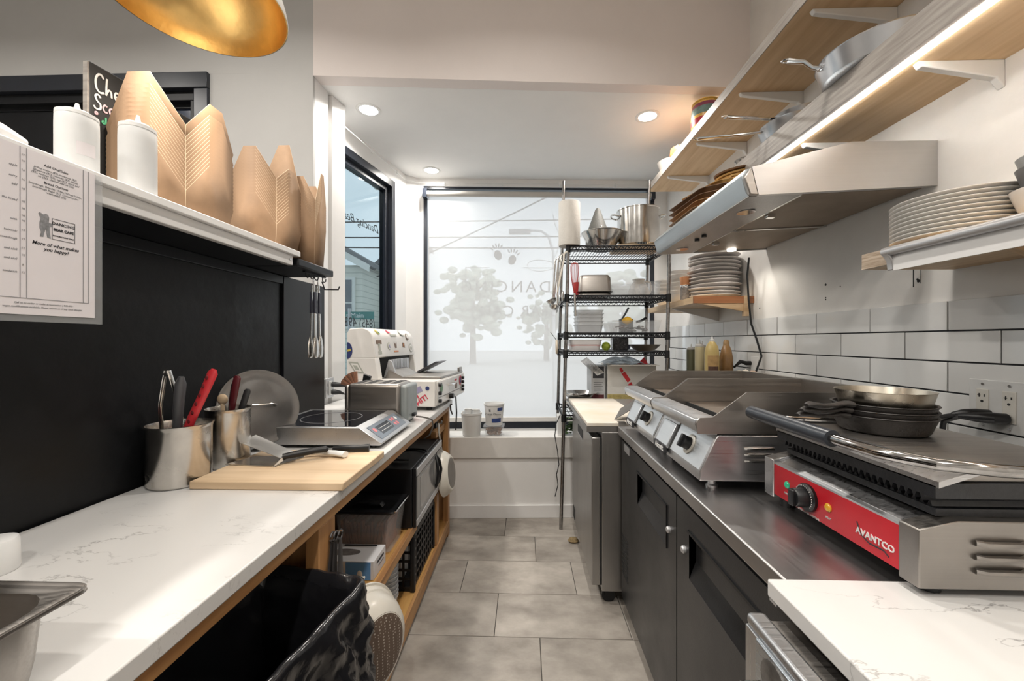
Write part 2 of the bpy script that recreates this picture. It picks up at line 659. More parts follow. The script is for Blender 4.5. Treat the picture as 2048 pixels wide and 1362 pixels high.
# ---- right wall with subway tile band
wr = struct('wall_right', MB().box(1.455, 1.60, -2.6, 4.25, 0, ZC), M_wallR, 'white kitchen wall with a band of glossy subway tile')
MB().box(1.449, 1.456, 0.30, 4.12, 0.86, 1.447).build('grout_bed', M_grout, wr)
TW, TH_ = 0.308, 0.1045
tm = MB().box(-0.006, 0.0, -0.1517, 0.1517, -0.0497, 0.0497).build('wall_tile', M_wtile, wr, bevel=0.0015, seg=2)
first = True
for r in range(6):
    zt = 1.452 - TH_ * r
    off = 1.415 if r % 2 == 0 else 1.261
    k0 = -4
    for k in range(-4, 10):
        ya = off + TW * k
        yb = ya + TW
        if yb > 4.20 or ya < 0.28:
            continue
        o = tm if first else share(tm, wr)
        first = False
        o.location = (1.449, (ya + yb) / 2, zt - TH_ / 2)
# screw holes and old bracket scars in the plaster
m = MB()
for (y, z, rr) in ((1.985, 1.585, .006), (1.985, 1.522, .004), (1.985, 1.513, .004), (1.895, 1.565, .003), (1.532, 1.542, .004), (1.528, 1.535, .006), (2.53, 1.515, .005)):
    m.cyl((1.4545, y, z), (1.457, y, z), rr, n=10)
m.box(1.4535, 1.4552, 1.545, 1.548, 1.515, 1.60)
m.box(1.4535, 1.4552, 1.518, 1.519, 1.525, 1.61)
m.build('screw_hole', M_gask, wr)

# ---- storefront wall (grey) left of the bay, soffit over the bay
Wf = MB()
Wf.prism([(-5.4, 2.38), (-1.306, 2.427), (-1.306, 2.56), (-5.4, 2.52)], 2.97, ZC, 'z')
Wf.prism([(-1.954, 2.420), (-1.306, 2.427), (-1.306, 2.56), (-1.954, 2.56)], 0, 2.97, 'z')
Wf.prism([(-5.4, 2.38), (-4.678, 2.388), (-4.678, 2.52), (-5.4, 2.52)], 0, 2.97, 'z')
struct('wall_front', Wf, M_gray, 'grey painted wall beside the black framed doorway')
struct('wall_soffit', MB().prism([(-1.306, 2.427), (1.455, 2.635), (1.455, 2.72), (-1.306, 2.52)], ZC_BAY, ZC, 'z'), M_soff,
       'pale dropped soffit face over the window bay')
struct('ceiling_bay', MB().prism([(-1.62, 2.521), (-1.306, 2.521), (1.455, 2.721), (1.455, 4.3), (-1.62, 4.3)], ZC_BAY, ZC_BAY + 0.05, 'z'), M_ceil,
       'lowered white ceiling of the window bay with recessed lights')

# ---- black doorway frame with dark blind and a bluish pane
d1 = thing('door_1', 'black framed doorway with dark blind in the grey wall', None, (0.062, 2.40, -0.06))
d1['kind'] = 'structure'
fr = MB()
fr.box(-4.74, -2.016, -0.005, 0.14, 2.932, 3.03).box(-2.105, -2.016, 0.0, 0.14, 0, 2.932).box(-4.74, -4.65, -0.01, 0.14, 0, 2.932)
fr.build('door_frame', M_frame, d1, bevel=0.004)
fr = MB()
fr.box(-4.65, -2.105, 0.03, 0.13, 2.875, 2.932).box(-2.15, -2.105, 0.03, 0.13, 0, 2.875)
fr.build('door_stop', M_black, d1, bevel=0.003)
MB().box(-4.65, -2.15, 0.07, 0.095, 2.85, 2.875).box(-2.47, -2.34, 0.07, 0.095, 1.2, 2.85).build('blind_panel', M_black, d1)
MB().box(-4.65, -2.15, 0.08, 0.10, 0, 1.2).build('door_panel', M_black, d1)
M_bluepane = mat('pane_blue_dusk', (0.030, 0.045, 0.085), 0.12, var=0.15, vscale=3)
MB().box(-2.34, -2.15, 0.085, 0.093, 1.2, 2.85).build('pane', M_bluepane, d1)
MB().box(-3.0, -2.47, 0.085, 0.093, 1.2, 2.85).build('pane', M_bluepane, d1)
MB().box(-4.65, -3.0, 0.078, 0.095, 1.2, 2.85).build('blind_panel', M_black, d1)

# ---- bay: left pilaster, casings, left window wall, corner, back wall
m = MB()
m.prism([(-1.307, 2.425), (-1.299, 2.600), (-1.50, 2.600), (-1.50, 2.56), (-1.307, 2.56)], 0, ZC_BAY, 'z')
m.prism([(-1.315, 2.60), (-1.315, 2.625), (-1.50, 2.625), (-1.50, 2.60)], 0, ZC_BAY, 'z')
struct('trim_1', m, M_trim, 'white vertical casing at the corner of the window bay')
struct('trim_2', MB().prism([(-1.285, 2.625), (-1.253, 2.752), (-1.455, 2.773), (-1.48, 2.625)], 0, ZC_BAY, 'z'), M_trim,
       'white square casing beside the side window', bevel=0.003)
RZ1 = math.atan2(0.787, 0.165)
LOC1 = (-1.369, 3.008, 0)
m = MB()
m.box(-0.30, 0.96, 0, 0.16, 0, 0.89).box(-0.30, 0.96, 0, 0.16, 2.80, ZC_BAY).box(0.723, 0.96, 0, 0.16, 0.89, 2.80).box(-0.30, -0.23, 0, 0.16, 0.89, 2.80)
struct('wall_bay_left', m, M_wall, 'white wall around the narrow side window', loc=LOC1, rz=RZ1)
struct('wall_bay_corner', MB().prism([(-1.179, 3.917), (-1.058, 4.0), (-1.10, 4.16), (-1.33, 3.95)], 0, ZC_BAY, 'z'), M_wall, 'white corner post of the bay')
w1 = thing('window_1', 'narrow side window with thick black frame', None, LOC1, RZ1)
w1['kind'] = 'structure'
f = MB()
f.box(0.664, 0.723, -0.006, 0.115, 0.89, 2.80).box(-0.23, 0.664, -0.006, 0.115, 2.736, 2.80).box(-0.23, 0.664, -0.006, 0.115, 0.89, 0.95).box(-0.23, -0.175, -0.006, 0.115, 0.95, 2.736)
f.build('window_frame', M_frame, w1, bevel=0.003)
f = MB()
f.box(0.618, 0.664, 0.032, 0.098, 0.95, 2.736).box(-0.175, 0.618, 0.032, 0.098, 2.69, 2.736).box(-0.175, 0.618, 0.032, 0.098, 0.95, 1.0)
f.build('window_sash', M_frame, w1, bevel=0.003)
MB().box(-0.175, 0.618, 0.063, 0.070, 1.0, 2.69).build('pane', M_glass2, w1)

RZ2 = math.atan2(0.146, 2.513)
LOC2 = (-1.058, 4.0, 0)
m = MB()
m.box(-0.06, 2.56, 0, 0.16, 0, 0.42).box(-0.06, 2.56, 0, 0.16, 2.875, ZC_BAY).box(2.385, 2.56, 0, 0.16, 0.42, 2.875).box(-0.06, 0.035, 0.002, 0.16, 0.42, 2.875)
struct('wall_bay_back', m, M_wall, 'white wall around the big shaded window', loc=LOC2, rz=RZ2)
w2 = thing('window_2', 'big storefront window behind a white roller shade', None, LOC2, RZ2)
w2['kind'] = 'structure'
f = MB()
f.box(0.035, 0.072, 0.0, 0.115, 0.42, 2.875).box(2.34, 2.385, 0, 0.115, 0.42, 2.875).box(0.072, 2.34, 0.02, 0.115, 2.852, 2.875).box(0.072, 2.34, 0.02, 0.115, 0.42, 0.49)
f.build('window_frame', M_frame, w2, bevel=0.002)
MB().box(0.072, 2.34, 0.063, 0.070, 0.49, 2.852).build('pane', M_glass, w2)
# logo in grey vinyl on the pane, meant to be read from the street
M_vinyl = mat('vinyl_grey', (0.03, 0.03, 0.032), 0.6, var=0.05, vscale=20)


def glass_x(px):   # picture column -> distance along the window
    return (px - 1024) / 800 * 4.07 + 0.927


lg = MB()
yv = 0.0755
zt = 2.065
lg.box(glass_x(931), glass_x(979), yv, yv + .001, zt - .003, zt + .004).box(glass_x(1046), glass_x(1140), yv, yv + .001, zt - .003, zt + .004)
lg.box(glass_x(931) - .004, glass_x(931) + .004, yv, yv + .001, 1.82, zt + .004)


def blob(mb, cx, cz, rx, rz_, rot=0.0, n=18, y=yv):
    pts = []
    for i in range(n):
        a = 2 * PI * i / n
        u, v_ = rx * math.cos(a), rz_ * math.sin(a)
        pts.append((cx + u * math.cos(rot) - v_ * math.sin(rot), cz + u * math.sin(rot) + v_ * math.cos(rot)))
    mb.prism(pts, y, y + 0.001, 'y')


for (px, pz, s) in ((996, 2.196, 1), (1025, 2.147, -1)):
    cx = glass_x(px)
    blob(lg, cx, pz, .039, .052, .35 * s)
    for q in range(5):
        a = PI / 2 + (q - 2) * .36 + .25 * s
        blob(lg, cx + 0.079 * math.cos(a), pz + .014 + .086 * math.sin(a), .007, .022, a - PI / 2)
lg.build('pane_logo', M_vinyl, w2)
text('lettering', 'DANCING', 0.168, M_vinyl, w2, (glass_x(1012), yv, 1.865), (-1, 0, 0), (0, 0, 1), space=1.3)
text('lettering', 'BEAR CAFE', 0.156, M_vinyl, w2, (glass_x(1035), yv, 1.615), (-1, 0, 0), (0, 0, 1), space=1.12)
fish = MB()
pts = [(glass_x(1078) + .115 * math.cos(a) * (1 if math.cos(a) < 0 else 1.5), yv, 2.09 + .058 * math.sin(a)) for a in [2 * PI * i / 28 for i in range(28)]]
fish.tube(pts, .003, 5, closed=True)
pts = [(glass_x(1105), yv, 2.13), (glass_x(1116), yv, 2.22), (glass_x(1122), yv, 2.395), (glass_x(1112), yv, 2.52), (glass_x(1108), yv, 2.615)]
fish.tube(pts, .003, 5)
fish.build('pane_line_drawing', M_vinyl, w2)
# lettering on the side pane, read from the street
text('lettering', 'Dancing Bear', 0.098, M_ink, w1, (0.31, 0.0745, 2.31), (-1, 0, 0), (0, 0.0, 1), shear=0.35, align='CENTER')
text('lettering', '(845) 493-', 0.11, M_ink, w1, (0.28, 0.0745, 1.46), (-1, 0, 0), (0, 0, 1))

# ---- roller shade (a thing hanging in the window)
M_shade = bpy.data.materials.new('roller_shade_fabric')
M_shade.use_nodes = True
n_, l_ = nodes_of(M_shade)
n_.remove(n_['Principled BSDF'])
df = n_.new('ShaderNodeBsdfDiffuse'); df.inputs['Color'].default_value = (0.80, 0.80, 0.80, 1)
tl = n_.new('ShaderNodeBsdfTranslucent'); tl.inputs['Color'].default_value = (0.97, 0.87, 0.815, 1)
tp = n_.new('ShaderNodeBsdfTransparent')
wv = n_.new('ShaderNodeTexNoise'); wv.inputs['Scale'].default_value = 3.0
mr_ = n_.new('ShaderNodeMapRange'); mr_.inputs['To Min'].default_value = 0.19; mr_.inputs['To Max'].default_value = 0.23
l_.new(wv.outputs['Fac'], mr_.inputs['Value'])
x1 = n_.new('ShaderNodeMixShader'); x1.inputs['Fac'].default_value = 0.55
x2 = n_.new('ShaderNodeMixShader')
l_.new(df.outputs[0], x1.inputs[1]); l_.new(tl.outputs[0], x1.inputs[2])
l_.new(mr_.outputs[0], x2.inputs['Fac'])
l_.new(x1.outputs[0], x2.inputs[1]); l_.new(tp.outputs[0], x2.inputs[2])
l_.new(x2.outputs[0], n_['Material Output'].inputs['Surface'])
rs = thing('roller_shade', 'white translucent roller shade pulled down over the big back window', 'shade', (-1.058, 4.0, 0.50), RZ2)
MB().cyl((0.08, -0.05, 2.278), (2.33, -0.05, 2.278), 0.028, n=16).build('shade_tube', mat('shade_tube_alu', (0.55, 0.53, 0.50), 0.4, 0.2, var=0.03), rs)
MB().box(0.038, 0.08, -0.085, 0.0, 2.235, 2.32).build('bracket', M_frame, rs)
MB().box(2.33, 2.365, -0.085, 0.0, 2.235, 2.32).build('bracket', M_frame, rs)
sm = MB()
sm.grid(lambda u, v_: (0.085 + 2.24 * u, -0.034 + 0.004 * math.sin(u * 9) * (1 - v_), 0.02 + 2.25 * v_), 16, 12)
sm.build('fabric', M_shade, rs)
MB().box(0.085, 2.325, -0.046, -0.024, 0.0, 0.045).build('hem_bar', M_sill, rs, bevel=0.003)
# thin picture-rail wire with clips under the bay ceiling
m = MB()
m.tube([(-1.275, 2.80, 2.83), (-1.165, 3.88, 2.887), (-1.035, 3.975, 2.893), (0.35, 4.05, 2.893), (1.43, 4.12, 2.893)], 0.003, 6)
for (x, y, z) in ((-1.24, 3.2, 2.85), (-1.19, 3.69, 2.88), (-0.81, 3.99, 2.893), (-0.23, 4.02, 2.893), (0.35, 4.05, 2.893), (0.92, 4.09, 2.893)):
    m.box(x - .005, x + .005, y - .009, y + .02, z - .014, z + .014)
tag(m.build('curtain_wire', M_white), 'thin white curtain wire with clips under the bay ceiling', 'wire')

# ---- window ledge and knee wall under the big window
led = struct('wall_knee', MB().prism([(-1.25, 2.914), (1.455, 3.045), (1.455, 3.235), (-1.27, 3.10)], 0, 0.446, 'z'), M_wall,
             'white knee wall below the window ledge')
struct('window_sill', MB().prism([(-1.25, 2.895), (1.455, 3.027), (1.455, 3.245), (-1.25, 3.113)], 0.446, 0.60, 'z'), M_sill,
       'deep white window ledge with a thick front edge', bevel=0.004)
struct('baseboard_back', MB().prism([(-1.25, 2.901), (1.455, 3.032), (1.455, 3.05), (-1.25, 2.92)], 0, 0.095, 'z'), M_trim,
       'white baseboard under the window ledge', bevel=0.003)

# ---- half wall with black panel, white serving ledge on top
hw = struct('wall_half', MB().box(-1.22, -1.078, -1.2, 2.095, 0, 1.60), M_blackwall, 'black half wall behind the white counter')
m = MB()
m.box(-1.078, -1.066, 1.735, 2.095, 0.905, 1.60).box(-1.078, -1.068, -1.2, 1.735, 1.565, 1.60)
m.build('black_stile', M_black, hw, bevel=0.002)
sl = thing('serving_ledge', 'long white serving ledge on top of the black half wall', 'ledge', (-0.88, 0.2, 1.60))
MB().box(-0.40, 0.012, -1.4, 1.322, 0.037, 0.058).build('ledge_top', M_trim, sl, bevel=0.003)
MB().box(-0.02, 0.0, -1.4, 1.29, 0.0, 0.037).build('apron', mat('apron_white', (0.70, 0.69, 0.68), 0.35, var=0.04), sl, bevel=0.002)
MB().box(-0.40, -0.02, -1.4, 1.29, 0.0, 0.037).build('underside', M_black, sl)
MB().cyl((0.001, 1.272, 0.02), (0.0025, 1.272, 0.02), 0.004, n=10).build('screw', M_chrome, sl)
bl = MB().box(-0.36, 0.0, 0, 0.285, 0, 0.032).build('black_ledge', M_black, None, bevel=0.006, loc=(-0.872, 1.513, 1.602))
tag(bl, 'short black ledge at the far end of the half wall', 'ledge')

# ---- recessed lights
M_lens = mat('lamp_lens', (1, 1, 1), 0.5, emit=(1.0, 0.95, 0.88), estr=14.0)


def recessed(x, y, z, power, label, r=0.062, col=(1.0, 0.95, 0.88)):
    t = thing('recessed_light', label, 'light', (x, y, z), 0, 'recessed ceiling lights')
    MB().lathe([(r + .002, -.004), (r + .018, -.006), (r + .024, -.002), (r + .024, 0.0), (r + .002, 0.0)], 32, cap0=False, cap1=False).build('trim_ring', M_white, t)
    MB().lathe([(1e-4, -.0005), (r + .003, -.0005)], 32, cap0=False, cap1=False).build('lens', M_lens, t)
    ld = bpy.data.lights.new('recessed_lamp', 'AREA')
    ld.shape = 'DISK'
    ld.size = 2 * r
    ld.energy = power
    ld.color = col
    ld.spread = math.radians(150)
    lo = bpy.data.objects.new('recessed_lamp', ld)
    COL.objects.link(lo)
    lo.parent = t
    lo.location = (0, 0, -0.009)
    return t


recessed(-1.109, 2.803, ZC_BAY, 11, 'round recessed light nearest the side window casing')
recessed(0.893, 2.95, ZC_BAY, 11, 'round recessed light in the bay ceiling beside the top shelf')
recessed(-0.899, 3.82, ZC_BAY, 8, 'round recessed light in the far corner of the bay ceiling')
for (x, y, lab_) in ((0.1, 1.35, 'added unseen recessed light in the high ceiling above the aisle by the soffit'), (0.1, 0.1, 'added unseen recessed light in the high ceiling right above the camera'),
                     (0.1, -1.3, 'added unseen recessed light in the high ceiling behind the camera'), (-1.6, 1.2, 'added unseen recessed light in the high ceiling just past the half wall'),
                     (-1.6, -0.6, 'added unseen recessed light in the high ceiling past the half wall, behind the camera'), (-3.2, 1.0, 'added unseen recessed light in the high ceiling near the black doorway'),
                     (-3.2, -1.0, 'added unseen recessed light in the high ceiling in the far dining corner')):
    recessed(x, y, ZC, 11 if abs(x - .1) < .01 and y > 0 else 20, lab_)  # unseen ceiling lamps, added to brighten the room

# ---------------------------------------------------------------- outdoors
struct('ground_street', MB().box(-30, 30, 4.4, 60, -0.4, -0.2), mat('asphalt', (0.62, 0.61, 0.59), 0.9, var=0.1, vscale=2), 'pale concrete street outside')
M_siding = bpy.data.materials.new('clapboard_cream')
M_siding.use_nodes = True
n_, l_ = nodes_of(M_siding)
tc = n_.new('ShaderNodeTexCoord'); wv = n_.new('ShaderNodeTexWave')
wv.bands_direction = 'Z'; wv.wave_profile = 'SAW'; wv.inputs['Scale'].default_value = 1.6
l_.new(tc.outputs['Object'], wv.inputs['Vector'])
cr = n_.new('ShaderNodeValToRGB')
cr.color_ramp.elements[0].color = (0.38, 0.385, 0.35, 1); cr.color_ramp.elements[0].position = 0.0
cr.color_ramp.elements[1].color = (0.68, 0.675, 0.60, 1); cr.color_ramp.elements[1].position = 0.22
l_.new(wv.outputs['Fac'], cr.inputs['Fac'])
l_.new(cr.outputs[0], n_['Principled BSDF'].inputs['Base Color'])
n_['Principled BSDF'].inputs['Roughness'].default_value = 0.7
M_roof = mat('roof_shingle_grey', (0.17, 0.175, 0.185), 0.9, var=0.2, vscale=5)
M_htrim = mat('house_trim', (0.70, 0.70, 0.66), 0.6, var=0.05)
M_hpane = mat('house_pane', (0.10, 0.12, 0.14), 0.1, var=0.2, vscale=2)


def house_window(par, x, y, z, w_, h, side=False):
    if side:
        f_ = MB().box(0, 0.08, -w_ / 2 - .1, w_ / 2 + .1, -.1, h + .1).build('window_frame', M_htrim, par, loc=(x, y, z))
        MB().box(0.05, 0.10, -w_ / 2, w_ / 2, 0, h / 2 - .03).box(0.05, 0.10, -w_ / 2, w_ / 2, h / 2 + .03, h).build('pane', M_hpane, f_)
    else:
        f_ = MB().box(-w_ / 2 - .1, w_ / 2 + .1, -0.08, 0, -.1, h + .1).build('window_frame', M_htrim, par, loc=(x, y, z))
        MB().box(-w_ / 2, w_ / 2, -0.10, -0.05, 0, h / 2 - .03).box(-w_ / 2, w_ / 2, -0.10, -0.05, h / 2 + .03, h).build('pane', M_hpane, f_)


h1 = thing('house', 'cream clapboard house with a sloping eave seen through the side window', 'house', (0, 0, -0.2))
MB().box(-12, -5.35, 13.0, 14.6, 0, 4.0).build('wall', M_siding, h1)
MB().prism([(-12, 5.35), (-9.5, 6.4), (-5.05, 3.95), (-5.05, 4.10), (-9.5, 6.62), (-12.2, 5.5)], 12.7, 14.65, 'y').build('roof', M_roof, h1)
MB().prism([(-9.5, 6.18), (-5.0, 3.72), (-5.0, 3.95), (-9.5, 6.42)], 12.62, 12.72, 'y').build('eave_trim', M_htrim, h1)
house_window(h1, -6.05, 13.0, 2.0, 0.75, 1.5)
h2 = thing('house', 'cream gabled house behind the street sign seen through the side window', 'house', (0, 0, -0.2))
MB().prism([(-5.9, 0), (-3.95, 0), (-3.95, 5.2), (-4.25, 5.45), (-5.9, 4.0)], 15.0, 16.4, 'y').build('wall', M_siding, h2)
MB().prism([(-4.25, 5.45), (-4.25, 5.65), (-5.9, 4.2), (-5.9, 4.0)], 14.8, 16.5, 'y').prism([(-4.25, 5.45), (-4.25, 5.65), (-3.8, 5.26), (-3.8, 5.08)], 14.8, 16.5, 'y').build('roof', M_roof, h2)
house_window(h2, -5.55, 15.0, 1.85, 0.45, 0.85)
pr = MB().box(-5.3, -3.95, 14.0, 15.0, 0, 1.75).build('porch', M_htrim, h2)
MB().prism([(-5.3, 1.75), (-3.9, 1.75), (-3.95, 1.92), (-4.6, 2.12), (-5.3, 1.92)], 13.9, 15.0, 'y').build('roof', M_roof, pr)
MB().box(-4.85, -4.3, 13.93, 14.0, 0.6, 1.45).build('pane', M_hpane, pr)
M_leaf = mat('tree_leaves_hazy', (0.46, 0.52, 0.40), 0.8, var=0.35, vscale=3, bump=0.6, bscale=4)  # green paled to put haze into the leaf colour
M_bark = mat('tree_bark', (0.10, 0.08, 0.06), 0.9, var=0.2, vscale=8)


def tree(x, y, h, r, label):
    t = thing('tree', label, 'tree', (x, y, -0.2), 0, 'trees across the street')
    m_ = MB()
    rnd = random.Random(int(x * 10) + 5)
    for q in range(150):
        a, b_ = rnd.uniform(0, 2 * PI), rnd.uniform(-1, 1)
        rr = r * rnd.uniform(0.35, 1.0)
        c_ = (rr * math.cos(a) * math.sqrt(1 - b_ * b_), rr * math.sin(a) * math.sqrt(1 - b_ * b_), h - r + rr * b_)
        m_.sphere(c_, r * rnd.uniform(.07, .17), 7, 5, (1, 1, .7))
    m_.build('crown', M_leaf, t)
    MB().cyl((0, 0, 0), (0, 0, h - r * .6), .22, .12, 10).build('trunk', M_bark, t)


tree(-3.4, 26, 6.6, 2.6, 'leafy tree standing leftmost behind the roller shade')
tree(1.6, 30, 5.2, 2.2, 'leafy tree standing in the middle behind the roller shade')
tree(6.6, 27, 6.4, 3.0, 'leafy tree standing rightmost behind the roller shade')
for (p0, p1, lab) in (((-9, 9, 4.05), (9, 10.5, 4.55), 'uppermost dark power line crossing outside the windows'),
                      ((-9, 9, 3.72), (9, 10, 3.95), 'second dark power line crossing outside the windows'),
                      ((-9, 9, 3.52), (9, 10, 3.62), 'lowest dark power line crossing outside the windows'),
                      ((-3.0, 8, 2.6), (2.6, 9, 5.6), 'power line slanting steeply up behind the roller shade')):
    mid = [(p0[0] + (p1[0] - p0[0]) * i / 10, p0[1] + (p1[1] - p0[1]) * i / 10, p0[2] + (p1[2] - p0[2]) * i / 10 - .25 * (i / 10) * (1 - i / 10)) for i in range(11)]
    tag(MB().tube(mid, .016, 5).build('power_line', M_gask), lab, 'cable', 'power lines outside')
sl_ = thing('street_light', 'curved street light faintly visible through the roller shade', 'street light', (0.72, 10.0, -0.2))
MB().tube([(0, 0, 0), (0, 0, 3.2), (-.02, 0, 3.75), (-.14, 0, 4.12), (-.32, 0, 4.25), (-.60, 0, 4.26)], .035, 8).build('pole', M_silver, sl_)
MB().box(-1.12, -.58, -.09, .09, 4.18, 4.29).build('lamp_head', mat('lamp_head_grey', (.18, .18, .19), .5, var=.1), sl_, bevel=.02)
ss_ = thing('street_sign', 'teal street name sign on a post outside the side window', 'sign', (-3.20, 7.2, -0.2))
MB().cyl((0, 0, 0), (0, 0, 2.1), .03, n=10).build('post', M_silver, ss_)
MB().box(-0.42, 0.45, -0.012, 0.012, 1.90, 2.04).build('sign_plate', mat('sign_teal', (0.02, 0.22, 0.20), 0.5, var=0.05), ss_)
text('lettering', 'East Main', 0.13, M_white, ss_, (0.02, -0.013, 1.97), (1, 0, 0), (0, 0, 1))
# ================================================================ left counter run
ct = MB().prism([(-0.566, -1.0), (0, -1.0), (0, 2.74), (-0.76, 2.74), (-0.76, 2.11), (-0.566, 2.11)], 0, 0.032, 'z').build('countertop', M_quartz, None, bevel=0.003, loc=(-0.50, 0, 0.878))
tag(ct, 'long white veined quartz countertop along the black half wall', 'countertop')
cb = thing('counter_base', 'open fir cabinet frame with shelves under the left countertop', 'cabinet', (-0.515, 0, 0))
MB().box(-0.03, 0, -1.0, 2.72, 0.842, 0.878).build('front_rail', M_cedary, cb, bevel=0.002)
MB().box(-0.035, 0, 0.985, 1.07, 0, 0.842).build('post', M_cedar, cb, bevel=0.002)
MB().box(-0.035, -0.003, 2.335, 2.39, 0.105, 0.41).build('post', M_cedar, cb, bevel=0.002)
MB().box(-0.035, 0.0, 2.66, 2.72, 0.0, 0.842).build('post', M_cedar, cb, bevel=0.002)
MB().box(-0.55, -0.035, 1.05, 1.069, 0.0, 0.842).build('side_panel', M_cedar, cb)
MB().box(-0.55, -0.035, 2.68, 2.70, 0.0, 0.842).build('side_panel', M_cedar, cb)
MB().box(-0.55, -0.012, 1.07, 1.925, 0.41, 0.432).box(-0.55, -0.035, 1.925, 2.645, 0.41, 0.432).build('middle_shelf', M_shelfy, cb)
MB().box(-0.03, -0.008, 1.07, 1.925, 0.40, 0.440).build('shelf_nosing', M_cedary, cb, bevel=0.002)
MB().box(-0.55, -0.012, 1.07, 2.68, 0.075, 0.105).build('bottom_shelf', M_shelfy, cb)
MB().box(-0.012, 0.003, 1.07, 2.70, 0.03, 0.108).build('bottom_rail', M_cedary, cb, bevel=0.002)
MB().box(-0.56, -0.55, -1.0, 2.70, 0.0, 0.84).build('back_panel', M_black, cb)
MB().box(-0.05, -0.02, 2.39, 2.645, 0.725, 0.765).build('cross_rail', M_cedary, cb, bevel=0.002)

# ---- cutting board and tools on it
bd = MB().box(-0.425, 0, 0, 0.315, 0, 0.022).build('cutting_board', M_board, None, bevel=0.003, loc=(-0.488, 1.058, 0.9102))
tag(bd, 'pale wooden cutting board under the spatulas', 'cutting board')
sp = thing('turner_spatula', 'steel turner spatula with black handle propped on the cutting board', 'spatula', (-0.74, 1.24, 0.9325))
MB().tube([(-0.012, -0.022, 0.022), (0.03, 0.004, 0.026), (0.065, 0.026, 0.029), (0.092, 0.042, 0.029), (0.098, 0.046, 0.027)], [0.9, 1.15, 1.0, 1.1, 0.6], 14, flat=(0.0115, 0.0095)).build('handle', M_blkpl, sp)
m = MB()
bl4 = [(-0.185, 0.025, 0.052), (-0.199, 0.127, 0.052), (0.011, 0.018, 0.021), (-0.012, -0.030, 0.018)]
m.add(bl4 + [(p[0], p[1], p[2] + .0016) for p in bl4], [(3, 2, 1, 0), (4, 5, 6, 7), (0, 1, 5, 4), (1, 2, 6, 5), (2, 3, 7, 6), (3, 0, 4, 7)])
m.build('blade', mat('blade_satin', (0.74, 0.73, 0.71), .42, 1.0, var=.05), sp)
m = MB()
m.add([(-0.012, -0.030, 0.0185), (0.004, -0.006, 0.020), (-0.018, -0.058, 0.0), (-0.024, -0.05, 0.0)], [(0, 1, 2), (0, 2, 3), (0, 1, 2, 3)])
m.build('neck_gusset', M_polish, sp, solid=.0012)
s2 = thing('dough_scraper', 'scraper with white handle lying flat on the cutting board', 'spatula', (-0.66, 1.295, 0.9325))
MB().tube([(-0.065, -0.004, 0.010), (-0.02, 0.012, 0.012), (0.03, 0.004, 0.012), (0.075, -0.010, 0.011)], [0.7, .95, 1.05, 1.15], 14, flat=(0.0125, 0.008)).build('handle', M_white, s2)
MB().prism([(-0.262, -0.095), (-0.232, -0.012), (-0.07, 0.004), (-0.06, -0.014), (-0.10, -0.11)], 0.001, 0.0025, 'z').build('blade', M_polish, s2)
k1 = thing('kitchen_knife', 'kitchen knife with black handle lying near the induction hob', 'knife', (-0.60, 1.352, 0.9325))
MB().tube([(-0.055, -0.006, 0.011), (-0.01, 0.0, 0.013), (0.035, 0.008, 0.012), (0.062, 0.014, 0.012)], [0.8, 1, 0.95, 1.15], 12, flat=(0.010, 0.012)).build('handle', M_blkpl, k1)
MB().prism([(-0.055, -0.012), (-0.055, 0.006), (-0.155, 0.0), (-0.17, -0.008)], 0.006, 0.008, 'z').build('blade', M_polish, k1)

# ---- utensil crocks
M_crock = mat('crock_steel', (0.62, 0.59, 0.55), 0.24, 1.0, var=0.25, vscale=5, rvar=0.12)


def crock(name, label, loc, r, h, sx=1.0):
    t = thing(name, label, 'crock', loc)
    MB().lathe([(1e-4, 0.001), (r * .94, 0.001), (r, .008), (r, h - .012), (r * 1.02, h - .006), (r * 1.07, h), (r * 1.02, h + .001), (r * .975, h - .008), (r * .97, .012), (1e-4, .010)], 40, sx=sx).build('body', M_crock, t)
    return t


crock('utensil_crock', 'larger steel utensil crock in front holding tongs and red handle', (-0.985, 1.112, 0.9102), 0.075, 0.168)
crock('utensil_crock', 'smaller steel utensil crock next to the pot lid', (-0.968, 1.275, 0.9102), 0.062, 0.185)
tg = thing('tongs', 'open steel tongs standing in the front crock', 'tongs', (-0.985, 1.112, 0.93))
for s_ in (-1, 1):
    MB().tube([(-0.028 + 0.004 * s_, -0.01, 0.30), (-0.028 + .012 * s_, -0.008, 0.27), (-0.03 + .028 * s_, 0.0, 0.20), (-0.02 + .04 * s_, 0.012, 0.0)], 1, 8, flat=(0.0075, 0.0025), up=(1, 0, 0)).build('arm', M_polish, tg)
MB().cyl((-0.028, -0.018, 0.288), (-0.028, -0.003, 0.288), 0.005, n=10).build('rivet', M_chrome, tg)
kk = thing('peeler', 'tool with thick dark grey handle standing in the front crock', 'utensil', (-0.962, 1.098, 0.93))
MB().tube([(-0.03, 0.01, 0.08), (-0.028, 0.008, 0.12), (-0.02, 0.005, 0.20), (-0.012, 0.003, 0.262), (-0.009, 0.002, 0.283)], [0.6, .85, 1, 1.05, .5], 14, flat=(0.013, 0.013)).build('handle', mat('grey_rubber', (0.07, 0.07, 0.075), 0.35, var=0.1), kk)
MB().tube([(-0.035, 0.012, 0.0), (-0.03, 0.01, 0.09)], 0.005, 8).build('shaft', M_polish, kk)
rk = thing('red_spatula', 'utensil with long red perforated handle in the front crock', 'utensil', (-0.942, 1.112, 0.93))
MB().tube([(-0.035, 0, 0.10), (-0.01, 0, 0.16), (0.025, 0.002, 0.235), (0.05, 0.003, 0.292), (0.054, 0.003, 0.302)], [0.9, 1, 1.0, 1.1, .6], 12, flat=(0.013, 0.008), up=(0, 1, 0)).build('handle', M_redpl, rk)
m = MB()
